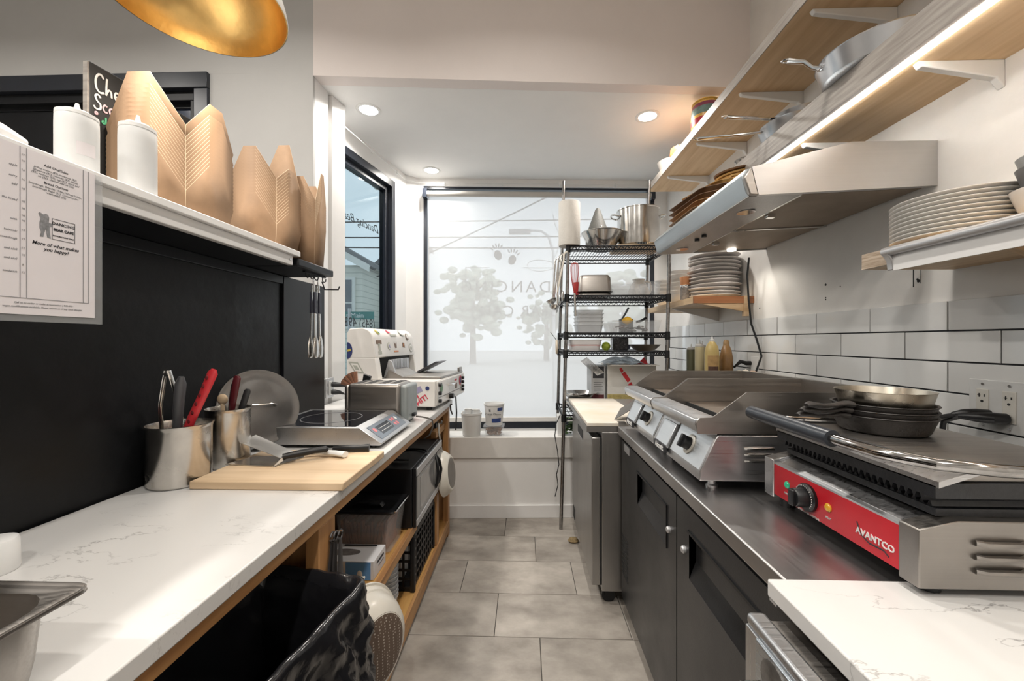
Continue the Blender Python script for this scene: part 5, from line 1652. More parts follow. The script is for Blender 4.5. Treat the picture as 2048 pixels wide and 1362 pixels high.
def griddle(label, yn, splash_far):
    g_ = thing('countertop_griddle', label, 'griddle', (0.485, yn, 0.8972))
    W = 0.398
    # body, seen from the side: sloped control face, flat lip
    MB().prism([(0.0, .028), (0.56, .028), (0.56, .155), (0.05, .155), (0.043, .145), (0.0, .055)], 0, W, 'y').build('body', M_ss, g_, bevel=.002)
    # front lip with rounded nose
    MB().prism([(0.045, .155), (0.005, .157), (-0.004, .163), (-0.012, .185), (-0.010, .196), (-0.002, .201), (0.05, .203), (0.05, .155)], 0.0045, W - .0045, 'y').build('front_lip', M_ss, g_, bevel=.002)
    MB().box(0.05, 0.118, 0.006, W - .006, .15, .165).box(0.116, 0.1205, 0.012, W - .012, .16, .1895).build('grease_trough', M_gask, g_)
    MB().box(0.1205, 0.54, 0.012, W - .012, .155, .190).build('cooking_plate', M_griddle, g_, bevel=.002)
    side = [(-0.006, .159), (0.055, .159), (0.56, .159), (0.56, .275), (0.128, .275), (0.035, .205), (0.0, .203), (-0.010, .19)]
    MB().prism(side, 0.0, 0.004, 'y').build('splash_side', M_ssdark, g_)
    MB().prism(side, W - .004, W, 'y').build('splash_side', M_ssdark, g_)
    MB().box(0.54, 0.56, 0, W, .159, .275).build('splash_back', M_ssdark, g_)
    # side louvres on the near end
    for i in range(3):
        z = .085 + .017 * i
        MB().tube([(0.12, -0.001, z), (0.14, -0.005, z), (0.175, -0.006, z), (0.20, -0.001, z)], 1, 8, flat=(.0032, .004)).build('louvre', M_polish, g_)
    # sloped control face: grease drawer with badge, knob
    u = Vector((0, 1, 0))
    v2 = Vector((0.043, 0, 0.09)).normalized()
    nn = Vector((-0.09, 0, 0.043)).normalized()

    def on(y_, s_, w_=0.0):
        return Vector((0.0, 0, .055)) + u * y_ + v2 * s_ + nn * w_
    pan = MB()
    pan.add([on(.005, .002, 0), on(.225, .002, 0), on(.225, .098, 0), on(.005, .098, 0), on(.005, .002, .003), on(.225, .002, .003), on(.225, .098, .003), on(.005, .098, .003)],
            [(0, 3, 2, 1), (4, 5, 6, 7), (0, 1, 5, 4), (1, 2, 6, 5), (2, 3, 7, 6), (3, 0, 4, 7)])
    pan.build('control_face', M_front, g_)
    dr = MB()
    dr.add([on(.243, -.002, -.002), on(.352, -.002, -.002), on(.352, .085, -.002), on(.243, .085, -.002), on(.243, -.002, .010), on(.352, -.002, .010), on(.352, .085, .010), on(.243, .085, .010)],
           [(0, 3, 2, 1), (4, 5, 6, 7), (0, 1, 5, 4), (1, 2, 6, 5), (2, 3, 7, 6), (3, 0, 4, 7)])
    d_ = dr.build('grease_drawer', M_front, g_, bevel=.002)
    MB().add([on(.230, -.001, .0025), on(.241, -.001, .0025), on(.241, .098, .0025), on(.230, .098, .0025)], [(0, 1, 2, 3)]).build('drawer_gap', M_gask, g_)
    bd_ = MB().box(-0.014, -0.005, .245, .350, .035, .062).build('badge', M_ink, d_, bevel=.001)
    text('lettering', 'Adcraft', .026, M_white, bd_, (-0.0145, .2975, .0485), (0, -1, 0), (0, 0, 1), bold=.0006)
    kb = MB().lathe([(.031, .003), (.031, .006), (.029, .007), (1e-4, .007)], 28, along(on(.115, .05), nn)).build('knob_dial', mat('dial_cream', (0.55, 0.53, 0.48), .4, .3, var=.1), g_)
    k_ = MB().lathe([(.020, .007), (.0195, .026), (.018, .029), (1e-4, .029)], 20, along(on(.115, .05), nn))
    k_.build('knob', M_blkpl, kb)
    c_ = on(.115, .05, .030)
    tt = MB()
    tt.add([c_ + u * a + v2 * b_ + nn * w_ for w_ in (-.004, .008) for (a, b_) in ((-.006, -.02), (.006, -.02), (.006, .02), (-.006, .02))],
           [(0, 3, 2, 1), (4, 5, 6, 7), (0, 1, 5, 4), (1, 2, 6, 5), (2, 3, 7, 6), (3, 0, 4, 7)])
    tt.build('knob_grip', M_blkpl, kb, bevel=.002)
    for (x, y) in ((.05, .04), (.05, W - .04), (.50, .04), (.50, W - .04)):
        MB().lathe([(.016, 0), (.016, .006), (.011, .010), (.011, .029)], 16, Matrix.Translation((x, y, 0))).build('foot', M_ssz, g_)
    return g_


griddle('nearer of the two steel griddles, next to the red press', 1.125, False)
griddle('farther of the two steel griddles, next to the white prep board', 1.527, True)

# ---- panini press with red front
pp = thing('panini_press', 'panini press with red front panel and ribbed black plates', 'grill', (0.625, 0.655, 0.9065))
L = 0.41
MB().prism([(0.012, .018), (0.42, .018), (0.42, .105), (0.35, .118), (0.055, .118), (0.012, .104)], 0.035, L - .035, 'y').build('base', M_ss, pp, bevel=.002)
endp = [(0.0, .014), (0.43, .014), (0.43, .108), (0.36, .122), (0.06, .122), (0.0, .108)]
MB().prism(endp, 0.0, 0.036, 'y').build('end_cap', M_ssdark, pp, bevel=.002)
MB().prism(endp, L - .036, L, 'y').build('end_cap', M_ss, pp, bevel=.002)
rp_ = MB().box(0.004, 0.014, 0.036, L - .036, .022, .098).build('red_panel', M_red, pp)
MB().prism([(0.004, .098), (0.012, .098), (0.07, .113), (0.07, .117), (0.012, .104), (0.004, .102)], 0.036, L - .036, 'y').build('drip_channel', M_front, pp)
text('lettering', 'AVANTCO', .0165, M_white, rp_, (0.0035, .086, .050), (0, -1, 0), (0, 0, 1), bold=.0004)
MB().tube([(0.0035, .124, .066), (0.0035, .116, .046), (0.0035, .097, .038), (0.0035, .067, .040), (0.0035, .057, .034)], 1, 6, flat=(.0016, .0006)).build('logo_swoosh', M_ink, rp_)
for (y, z, s_, n_t) in ((.325, .040, .0065, 'POWER'), (.255, .024, .0060, 'TEMPERATURE CONTROL'), (.195, .040, .0060, 'HEAT')):
    text('lettering', n_t, s_, M_pale, rp_, (0.0035, y, z), (0, -1, 0), (0, 0, 1))
kd = MB().lathe([(.030, 0), (.030, .006), (.026, .010), (1e-4, .010)], 32, along((0.004, .255, .060), (-1, 0, 0))).build('knob_dial', M_blkpl, rp_)
tk = MB()
for i in range(22):
    a = -2.2 + i * .2
    tk.box(-0.0072, -0.0062, .255 + .026 * math.sin(a) - .0006, .255 + .026 * math.sin(a) + .0006, .060 + .026 * math.cos(a) - .0012, .060 + .026 * math.cos(a) + .0012)
tk.build('dial_marks', M_white, rp_)
MB().lathe([(.021, .006), (.020, .030), (.018, .033), (1e-4, .033)], 24, along((0.004, .255, .060), (-1, 0, 0))).build('knob', M_blkpl, rp_)
MB().box(-.036, -.026, .247, .263, .042, .078).build('knob_grip', M_blkpl, rp_, bevel=.003)
for (y, mm) in ((.325, mat('lamp_green', (0.03, 0.42, 0.22), .2, emit=(.03, .6, .3), estr=.15)), (.195, mat('lamp_amber', (0.62, 0.34, 0.03), .2, emit=(.7, .35, .02), estr=.12))):
    MB().lathe([(.0085, 0), (.0085, .002), (.0065, .004), (1e-4, .005)], 18, along((0.004, y, .062), (-1, 0, 0))).build('pilot_lamp', mm, rp_)
for i in range(3):
    z = .045 + .022 * i
    MB().tube([(0.085, -0.001, z), (0.095, -0.007, z), (0.15, -0.008, z), (0.165, -0.001, z)], 1, 8, flat=(.0055, .005)).build('louvre', M_ssdark, pp)
MB().lathe([(.008, 0), (.008, .003), (.005, .004), (1e-4, .004)], 14, along((.185, 0, .085), (0, -1, 0))).build('bolt', mat('brass_bolt', (.55, .38, .12), .3, 1.0, var=.1), pp)
# lower and upper cast plates with ribs
lpz = .122
lp_ = MB().box(0.045, 0.40, 0.02, L - .02, lpz, lpz + .012)
for i in range(26):
    y = .035 + (L - .07) * i / 25
    lp_.prism([(y - .0045, lpz + .012), (y + .0045, lpz + .012), (y, lpz + .022)], 0.05, 0.395, 'x')
lp_.build('lower_plate', M_ironpl, pp)
uz = .150
up_ = MB().prism([(0.03, uz + .006), (0.03, uz + .026), (0.045, uz + .030), (0.40, uz + .030), (0.41, uz + .006)], 0.005, L - .005, 'y')
for i in range(26):
    y = .03 + (L - .06) * i / 25
    up_.prism([(y - .0045, uz + .006), (y + .0045, uz + .006), (y, uz - .006)], 0.033, 0.405, 'x')
up_.build('upper_plate', M_ironpl, pp)
MB().prism([(0.045, uz + .030), (0.40, uz + .030), (0.38, uz + .045), (0.075, uz + .046)], 0.012, L - .012, 'y').build('upper_cover', M_ssdark, pp, bevel=.003)
MB().prism([(0.03, uz + .024), (0.03, uz + .034), (0.075, uz + .048), (0.095, uz + .046)], 0.0, L, 'y').build('cover_bevel', M_ss, pp)
hz = uz + .062
hb = [(0.38, 0.03, uz + .04), (0.34, -.012, uz + .050), (0.22, -.030, hz - .006), (0.09, -.028, hz), (0.02, -.005, hz + .002), (-0.015, .055, hz + .003), (-0.022, .12, hz + .004), (-0.022, .16, hz + .004)]
MB().tube(hb, .010, 14).build('handle_arm', mat('chrome_smoky', (.42, .41, .40), .14, 1.0, var=.3, vscale=30), pp)
MB().tube([(-0.022, .15, hz + .004), (-0.022, .16, hz + .004), (-0.022, .30, hz + .005), (-0.022, .43, hz + .006)], .0165, 18).build('handle_grip', mat('grip_navy', (0.022, 0.027, 0.036), .3, var=.1), pp)
MB().cyl((-0.022, .43, hz + .006), (-0.022, .437, hz + .006), .0135, n=16).build('grip_end', M_chrome, pp)
MB().tube([(-0.022, .43, hz + .004), (0.05, .40, hz - .004), (0.36, .40, uz + .045)], .006, 10).build('handle_arm', M_chrome, pp)
for (x, y) in ((.04, .03), (.04, L - .03), (.39, .03), (.39, L - .03)):
    MB().cyl((x, y, 0 if y < .1 else -.0092), (x, y, .018), .017, n=14).build('foot', M_blkpl, pp)

# ---- skillets stacked on the press
zs = 0.9065 + uz + .0475
sk = None
for i, lab in enumerate(('bottom cast iron skillet of the stack on the press', 'middle cast iron skillet of the stack on the press', 'upper cast iron skillet under the steel pan on the press')):
    t = thing('cast_iron_skillet', lab, 'skillet', (0.842, 0.972, zs + .0130 * i), math.radians(8 + 3 * i), 'skillets stacked on the press')
    MB().lathe([(1e-4, 0), (.077, 0), (.082, .004), (.094, .036), (.097, .038), (.096, .0395), (.091, .0385), (.079, .008), (1e-4, .005)], 44).build('pan', M_iron, t)
    MB().tube([(-.098, 0, .038), (-.115, 0, .040), (-.14, 0, .037), (-.17, 0, .037), (-.205, 0, .042), (-.218, 0, .040)], [1.6, 1.0, .85, .9, 1.15, .6], 12, flat=(.011, .0055), up=(0, 0, 1)).build('handle', M_iron, t)
    MB().prism([(.095, -.018), (.118, -.010), (.118, .010), (.095, .018)], .034, .042, 'z').build('helper_tab', M_iron, t)
t = thing('steel_skillet', 'worn steel pan on top of the cast iron skillets', 'frying pan', (0.844, 0.972, zs + .0565))
MB().lathe([(1e-4, 0), (.076, 0), (.082, .004), (.090, .036), (.0915, .038), (.090, .0385), (.080, .008), (1e-4, .004)], 44).build('pan', mat('steel_worn', (0.50, 0.46, 0.39), .3, 1.0, var=.3, vscale=10, rvar=.1), t)

# ---- wall outlet and plugs on the right
op = thing('wall_outlet', 'steel double outlet plate on the tiled wall', 'outlet', (1.4428, 1.27, 1.115))
MB().box(-.004, 0, -.075, .075, -.078, .078).build('plate', mat('plate_satin', (0.70, 0.70, 0.69), .3, .1, var=.06), op, bevel=.002)
for y in (.035, -.035):
    rc = MB().box(-.007, -.004, y - .017, y + .017, -.048, .048).build('receptacle', mat('receptacle_cream', (0.64, 0.62, 0.57), .4, var=.08), op, bevel=.002)
    for (a, b_, c_, d) in ((-.009, -.006, .022, .034), (.005, .008, .024, .032), (-.012, -.004, .027, .029)):
        MB().box(-.0078, -.0065, y - b_, y - a, c_, d).build('slot', M_gask, rc)
    MB().cyl((-.0078, y, .010), (-.0065, y, .010), .004, n=10).build('ground_hole', M_gask, rc)
    for z in (.064, -.064):
        MB().cyl((-.0062, y, z), (-.0035, y, z), .004, n=10).build('screw', M_chrome, op)
p_ = thing('power_plug', 'bulky black plug in the right wall outlet', 'plug', (1.435, 1.285, 1.085))
MB().tube([(0, 0, 0), (-.03, .008, 0), (-.055, .02, .0), (-.075, .035, -.006)], [1, 1.1, .9, .5], 12, flat=(.016, .016)).tube([(0, -.045, -.004), (-.03, -.035, -.004), (-.05, -.01, -.006), (-.07, .02, -.008)], [1, 1.1, .9, .5], 12, flat=(.018, .016)).build('plug_body', M_blkpl, p_)
MB().tube([(-.07, .03, -.006), (-.12, .05, -.02), (-.17, .04, -.05), (-.24, .0, -.058), (-.36, -.10, -.07), (-.40, -.13, -.14)], .007, 8).build('cord', M_blkpl, p_)
MB().tube([(-.065, .025, -.01), (-.085, .05, -.03), (-.088, .055, -.09), (-.085, .06, -.20)], .008, 8).build('cord', M_blkpl, p_)
op2 = thing('wall_outlet', 'small white outlet on the tiles below the hood cord', 'outlet', (1.4428, 2.56, 1.155))
MB().box(-.004, 0, -.04, .04, -.06, .06).build('plate', M_white, op2, bevel=.002)
hcord = thing('hood_cord', 'black cord hanging from the hood down the tiled wall', 'cord', (1.41, 2.55, 1.17))
MB().tube([(.03, 0.05, 0), (0, .05, 0), (-.03, .06, .01), (-.05, .1, -.03)], [1, 1, .9, .4], 10, flat=(.014, .014)).build('plug', M_blkpl, hcord)
MB().tube([(-.02, -.02, .66), (-.02, -.0, .55), (.0, 0.02, .40), (.01, 0.01, .25), (.01, -.05, .15), (.01, -.10, .05), (-.01, -.08, -.04), (-.02, -.06, -.12)], .006, 8).build('cable', M_blkpl, hcord)

# ---- prep fridge with white board
pf = thing('prep_fridge', 'stainless undercounter fridge with white board beside the wire rack', 'fridge', (0.33, 1.99, 0.0))
MB().box(0.05, 0.72, 0, 0.82, 0.075, 0.862).build('cabinet', M_ssfr, pf, bevel=.003)
dd = MB().box(0, 0.042, 0.0, 0.80, 0.105, 0.835).build('door', M_ssfr, pf, bevel=.004)
MB().box(0.040, 0.052, 0.004, 0.80, 0.105, 0.835).build('gasket', M_gask, dd)
MB().box(-0.003, 0.004, 0.30, 0.50, 0.755, 0.80).build('grip_recess', M_gask, dd)
MB().box(-0.006, 0.0, 0.30, 0.50, 0.75, 0.756).build('grip_lip', M_ss, dd)
MB().box(-0.003, 0.001, 0.66, 0.74, 0.13, 0.20).build('vent', M_gask, dd)
MB().box(-0.025, 0.75, -0.0, 0.84, 0.862, 0.888).build('top_frame', M_ssfr, pf)
pb = MB().box(-0.022, 0.29, 0.004, 0.836, 0.888, 0.908).build('white_board', mat('poly_board', (0.79, 0.77, 0.735), .45, var2=(0.72, 0.62, 0.48), vscale=2.2), pf, bevel=.003)
MB().box(0.29, 0.75, 0.0, 0.84, 0.888, 0.905).build('steel_top', M_ss, pf)
MB().box(0.13, 0.165, -.012, .02, .862, .914).build('top_clip', M_ssdark, pf)
for (x, y) in ((.09, .05), (.09, .77), (.66, .05), (.66, .77)):
    MB().cyl((x, y - .012, .035), (x, y + .012, .035), .034, n=16).box(x - .02, x + .02, y - .02, y + .02, .035, .077).build('caster', M_blkpl, pf)
ps = MB().prism([(0.0, 0.0), (0.10, 0.0), (0.14, 0.03), (0.155, .095), (0.11, .098), (-.03, .085)], -.002, .002, 'y') if False else None
tag(MB().prism([(0.0, 0.0), (0.16, 0.0), (0.16, .12), (0.07, .12)], 0, .003, 'z', TR((0, 0, 0), 0.0, -.55, 0)).build('sheet_metal_guard', M_ssdark, None, loc=(0.455, 2.05, 0.911)),
    'tilted steel guard plate beside the far griddle on the white board', 'plate')

# ---- raised steel stand behind the griddles with sauce bottles
rsd = thing('steel_stand', 'low steel stand behind the griddles carrying the sauce bottles', 'stand', (1.12, 2.06, 0.0))
MB().box(0, 0.31, 0, 0.95, 1.06, 1.085).build('top', M_ss, rsd, bevel=.002)
for (x, y) in ((.02, .02), (.29, .02), (.02, .93), (.29, .93)):
    MB().box(x - .015, x + .015, y - .015, y + .015, 0, 1.06).build('leg', M_ss, rsd)
ZB = 1.0855
squeeze_bottle('squeeze bottle of green sauce with white cap by the rack post', 1.20, 2.93, ZB, 0.032, 0.205, mat('olive_sauce', (0.20, 0.20, 0.12), .4, var=.1))
squeeze_bottle('slim squeeze bottle of pale yellow sauce behind the griddle', 1.195, 2.78, ZB, 0.030, 0.235, mat('pale_sauce', (0.66, 0.58, 0.36), .4, var=.06))
squeeze_bottle('squeeze bottle of cream sauce half hidden behind the yellow one', 1.265, 2.90, ZB, 0.030, 0.225, mat('cream_sauce', (0.66, 0.62, 0.48), .4, var=.06))
my = thing('mustard_bottle', 'yellow sauce bottle with brown label behind the griddle', 'bottle', (1.20, 2.61, ZB))
MB().lathe([(1e-4, 0), (.038, 0), (.043, .006), (.043, .15), (.036, .19), (.022, .215), (.016, .222), (1e-4, .222)], 28).build('body', mat('mustard_yellow', (0.66, 0.50, 0.20), .35, var=.08), my)
MB().lathe([(.016, .22), (.017, .235), (.007, .24), (.005, .255), (1e-4, .255)], 16).build('cap', M_white, my)
MB().lathe([(.0436, .03), (.0436, .135)], 14, cap0=False, cap1=False, a0=-2.6, a1=-.9).build('label', mat('label_tan', (0.52, 0.33, 0.14), .5, var=.2, vscale=30), my)
MB().lathe([(.0438, .03), (.0438, .065)], 14, cap0=False, cap1=False, a0=-2.5, a1=-1.0).build('label_print', mat('label_dark', (0.10, 0.045, 0.03), .5, var=.3, vscale=40), my)
hy = thing('honey_bottle', 'amber honey bottle next to the yellow sauce bottle', 'bottle', (1.315, 2.66, ZB))
MB().lathe([(1e-4, 0), (.038, 0), (.042, .006), (.040, .12), (.030, .17), (.018, .20), (1e-4, .20)], 28).build('body', mat('honey_amber', (0.36, 0.20, 0.08), .25, var=.2, vscale=12), hy)
MB().lathe([(.019, .198), (.019, .215), (.012, .235), (1e-4, .235)], 16).build('cap', mat('amber_cap', (0.40, 0.25, 0.12), .35, var=.1), hy)
rg = MB()


def rag(u, v_):
    x = -.10 + .20 * u
    y = -.07 + .14 * v_
    h = .035 * math.exp(-((x - .0) ** 2 / .004 + y * y / .003)) + .028 * math.exp(-((x - .06) ** 2 / .0012 + (y - .01) ** 2 / .003)) + .006 * math.sin(28 * u + 6 * v_) * math.cos(19 * v_)
    return (x, y, max(.002, h + .008))


rg.grid(rag, 22, 16)
tag(rg.build('cloth_rag', mat('rag_cotton', (0.62, 0.55, 0.46), .9, var=.2, vscale=14), None, loc=(1.27, 2.43, ZB), solid=.003), 'crumpled cream cloth lying beside the sauce bottles', 'cloth')
gl_ = MB().sphere((0, 0, .024), .026, 14, 8, (1.2, 1, .9)).sphere((.03, .01, .018), .02, 12, 7).build('garlic_bulb', mat('garlic_skin', (0.62, 0.44, 0.33), .6, var=.2, vscale=20), None, loc=(1.38, 2.47, ZB))
tag(gl_, 'pinkish garlic bulb beside the crumpled cloth', 'garlic')
# ================================================================ shelves on the right wall
M_led = mat('led_strip', (1, 1, 1), .5, emit=(1.0, 0.97, 0.92), estr=26.0)


def bracket(par, x_front, y, z, ln, drop=.055):
    MB().prism([(x_front, z), (1.4545, z), (1.4545, z - drop - .03), (1.43, z - drop), (x_front + .01, z - .016)], y - .011, y + .011, 'y').build('bracket', M_white, par, bevel=.003)


ts = thing('top_shelf', 'long pine top shelf high on the right wall', 'shelf', (0, 0, 0))
MB().box(1.083, 1.4545, 0.5, 3.55, 2.62, 2.672).build('board', M_wood, ts)
MB().box(1.078, 1.083, 0.5, 3.55, 2.620, 2.672).build('front_edge', M_ply, ts)
for y in (1.62, 2.15, 2.68, 3.22):
    bracket(ts, 1.13, y, 2.62, .3)
mshelf = thing('lit_shelf', 'pine shelf above the hood with a glowing LED strip under its edge', 'shelf', (0, 0, 0))
MB().box(1.15, 1.4545, -0.6, 2.34, 2.168, 2.255).build('board', M_wood, mshelf)
MB().box(1.134, 1.15, -0.6, 2.34, 2.165, 2.260).build('fascia', M_ply, mshelf)
MB().box(1.168, 1.178, -0.6, 2.30, 2.1605, 2.1675).build('led_strip', M_led, mshelf)
for y in (0.2, 1.27, 1.775):
    bracket(mshelf, 1.20, y, 2.168, .25)
bs = thing('plate_shelf', 'short shelf with white tube edge holding the white plates', 'shelf', (0, 0, 0))
MB().box(1.16, 1.4545, 0.2, 1.405, 1.556, 1.607).build('board', M_wood, bs)
MB().box(1.15, 1.16, 0.2, 1.405, 1.556, 1.607).build('plywood_edge', M_plyb, bs)
MB().tube([(1.138, 1.305, 1.594), (1.138, 0.2, 1.594)], .0135, 18).build('tube_rail', M_silver, bs)
MB().cyl((1.138, 1.306, 1.594), (1.138, 1.3045, 1.594), .006, n=12).build('tube_hole', M_gask, bs)
MB().prism([(1.128, 1.585), (1.142, 1.565), (1.146, 1.535), (1.152, 1.535), (1.152, 1.60), (1.13, 1.60)], 1.283, 1.305, 'y').build('rail_end', M_silver, bs, bevel=.003)
MB().box(1.1455, 1.150, 0.2, 1.283, 1.533, 1.585).build('lip', M_trim, bs)
MB().prism([(1.20, 1.556), (1.4545, 1.556), (1.4545, 1.46)], 1.04, 1.06, 'y').build('bracket', M_woodx, bs)
fs_ = thing('dish_shelf', 'small pine shelf with dark end holding the grey plates below the hood', 'shelf', (0, 0, 0))
MB().box(1.08, 1.4545, 2.605, 3.55, 1.555, 1.595).build('board', M_wood, fs_)
MB().box(1.078, 1.4545, 2.588, 2.606, 1.553, 1.597).build('end_board', M_redwood, fs_)
MB().prism([(1.10, 1.553), (1.40, 1.553), (1.40, 1.50)], 2.592, 2.612, 'y').box(1.39, 1.42, 2.585, 2.61, 1.47, 1.60).build('bracket', M_woodx, fs_)
MB().prism([(1.10, 1.555), (1.4545, 1.555), (1.4545, 1.46)], 3.05, 3.07, 'y').build('bracket', M_trim, fs_)

# ---- range hood
hd = thing('range_hood', 'wedge shaped stainless range hood with two filters', 'hood', (0, 0, 0))
M_hoodf = steel('hood_front', (0.50, 0.55, 0.58), .33, axis=1, blotch=.08)
M_hoods = steel('hood_side', (0.58, 0.57, 0.56), .40, axis=0, blotch=.10)
body = [(0.835, 1.835), (1.4545, 1.862), (1.4545, 2.02), (1.16, 2.02), (0.835, 1.935), (0.80, 1.926), (0.785, 1.90), (0.795, 1.852), (0.81, 1.838)]
m = MB()
m.prism([(0.81, 1.838), (0.80, 1.852), (0.782, 1.912), (0.80, 1.935), (1.16, 2.02), (1.4545, 2.02), (1.4545, 1.875), (0.83, 1.850)], 1.475, 2.455, 'y')
m.build('hood_shell', M_hoodf, hd, bevel=.003)
MB().prism([(0.835, 1.836), (0.812, 1.936), (1.16, 2.021), (1.4545, 2.021), (1.4545, 1.862)], 1.458, 1.476, 'y').build('end_panel', M_hoods, hd)
MB().prism([(0.785, 1.90), (0.812, 1.936), (0.836, 1.836), (0.806, 1.838)], 1.458, 1.476, 'y').build('end_corner', M_ssdark, hd, bevel=.004)
MB().prism([(0.80, 1.837), (0.80, 1.935), (1.16, 2.021), (1.4545, 2.021), (1.4545, 1.862)], 2.455, 2.465, 'y').build('end_panel', M_hoods, hd)
MB().prism([(0.81, 1.836), (1.0, 1.843), (1.0, 1.853), (0.81, 1.846)], 1.476, 2.455, 'y').build('light_strip_panel', M_ssfr, hd)
M_mesh = mat('filter_mesh', (0.27, 0.215, 0.165), .5, .6, var=.15, vscale=6, bump=.5, bscale=420)
for (y0, y1) in ((1.495, 1.955), (1.975, 2.44)):
    f_ = MB().prism([(1.005, 1.848), (1.435, 1.866), (1.435, 1.874), (1.005, 1.856)], y0, y1, 'y').build('filter', M_mesh, hd)
    MB().prism([(1.0, 1.845), (1.012, 1.845), (1.012, 1.852), (1.0, 1.852)], y0, y1, 'y').build('filter_frame', M_polish, f_)
    MB().box(1.02, 1.05, (y0 + y1) / 2 - .012, (y0 + y1) / 2 + .012, 1.832, 1.848).build('filter_tab', M_polish, f_)
MB().prism([(1.0, 1.842), (1.44, 1.860), (1.44, 1.868), (1.0, 1.852)], 1.955, 1.975, 'y').build('filter_rail', M_polish, hd)
for y in (1.66, 2.32):
    l2 = MB().lathe([(.028, 0), (.034, -.002), (.034, -.004), (.026, -.004)], 28, Matrix.Translation((0.90, y, 1.8395))).build('lamp_ring', M_chrome, hd)
    MB().lathe([(1e-4, -.003), (.026, -.003)], 24, Matrix.Translation((0.90, y, 1.8395)), cap1=False).build('lamp_glass', mat('hood_lamp_glass', (.6, .58, .55), .2, var=.2, vscale=60), l2)
hl = bpy.data.lights.new('hood_lamp', 'SPOT')
hl.energy = 5
hl.color = (1.0, 0.93, 0.82)
hl.spot_size = math.radians(150)
hl.spot_blend = 0.6
hl.shadow_soft_size = 0.025
hlo = bpy.data.objects.new('hood_lamp', hl)
COL.objects.link(hlo)
hlo.parent = hd
hlo.location = (1.22, 2.405, 1.842)
MB().cyl((1.22, 2.405, 1.8445), (1.22, 2.405, 1.856), .024, n=20).build('lamp_lens', mat('hood_lamp_lit', (1, .95, .85), .4, emit=(1, .93, .82), estr=6.0), hd)
for y in (2.02, 2.10):
    MB().cyl((0.89, y, 1.828), (0.89, y, 1.842), .012, n=16).build('knob', M_blkpl, hd)

# ---- white plates and bowls on the near plate shelf
plate = MB().lathe([(1e-4, .002), (.085, .002), (.09, 0.0), (.095, .003), (.135, .010), (.149, .0145), (.150, .0165), (.148, .018), (.134, .0135), (.09, .007), (1e-4, .006)], 56).build('dinner_plate', M_cer, None)
for i in range(10):
    o = plate if i == 0 else share(plate)
    o.location = (1.304 - .0, 1.252, 1.6085 + .0125 * i)
    tag(o, stacked(i, 10, 'white dinner plate', 'the tube edged shelf stack'), 'plate', 'white plates on the near shelf')
bw = [('large white bowl standing nearest on the tube edged shelf', M_cer, 0, .085), ('dark grey bowl nested in the white bowl', mat('bowl_dark', (0.17, 0.17, 0.175), .3, var=.1), .055, .075), ('light grey bowl on top of the bowl stack', mat('bowl_grey', (0.40, 0.41, 0.41), .3, var=.08), .083, .074)]
for (lab, mm, dz, r) in bw:
    o = MB().lathe([(1e-4, 0), (r * .55, 0), (r * .58, .004), (r * .82, .04), (r, .088), (r * .985, .089), (r * .79, .042), (r * .5, .008), (1e-4, .007)], 48).build('bowl', mm, None, loc=(1.325, 1.03, 1.6085 + dz))
    tag(o, lab, 'bowl', 'bowls on the near shelf')

# ---- grey plates, bowls and pepper mill on the far dish shelf
gplate = MB().lathe([(1e-4, 0), (.09, 0), (.10, .003), (.145, .010), (.160, .017), (.161, .0205), (.158, .0225), (.143, .016), (.09, .008), (1e-4, .007)], 48).build('stoneware_plate', M_cergr, None)
rr_ = random.Random(5)
for i in range(12):
    o = gplate if i == 0 else share(gplate)
    o.location = (1.288 + rr_.uniform(-.006, .006), 2.775 + rr_.uniform(-.006, .006), 1.5965 + .0245 * i)
    o.rotation_euler = (rr_.uniform(-.025, .025), rr_.uniform(-.02, .02), 0) if i else (0, 0, 0)
    tag(o, stacked(i, 12, 'grey stoneware plate', 'the uneven stack below the hood'), 'plate', 'grey plates on the dish shelf')
wbowl = MB().lathe([(1e-4, 0), (.045, 0), (.05, .006), (.08, .035), (.086, .065), (.083, .066), (.076, .036), (.04, .008), (1e-4, .007)], 40).build('white_bowl', M_cer, None)
spots = [(1.172, 3.38, 6, 'the left bowl stack on the dish shelf'), (1.185, 3.10, 7, 'the bowl stack behind the pepper mill')]
firstb = True
for (x, y, n, lab) in spots:
    for i in range(n):
        o = wbowl if firstb else share(wbowl)
        firstb = False
        o.location = (x + .003 * (i % 2), y, 1.5965 + .030 * i)
        tag(o, stacked(i, n, 'white bowl', lab), 'bowl', 'white bowls on the dish shelf')
pm = thing('pepper_mill', 'glass pepper mill with copper top at the shelf edge', 'mill', (1.12, 2.83, 1.5965))
MB().lathe([(1e-4, 0), (.034, 0), (.035, .004), (.033, .07), (.034, .085), (1e-4, .085)], 28).build('jar', mat('mill_glass', (0.34, 0.31, 0.29), .15, alpha=.75, var=.3, vscale=60), pm)
MB().lathe([(.0345, .083), (.036, .088), (.036, .10), (.0345, .104)], 28).build('collar', M_chrome, pm)
MB().lathe([(.035, .104), (.034, .12), (.039, .155), (.038, .16), (1e-4, .16)], 28).build('grinder_top', mat('copper_top', (0.62, 0.28, 0.13), .35, .3, var=.1), pm)

# ---- pans and crockery on the lit shelf
ZM = 2.2605


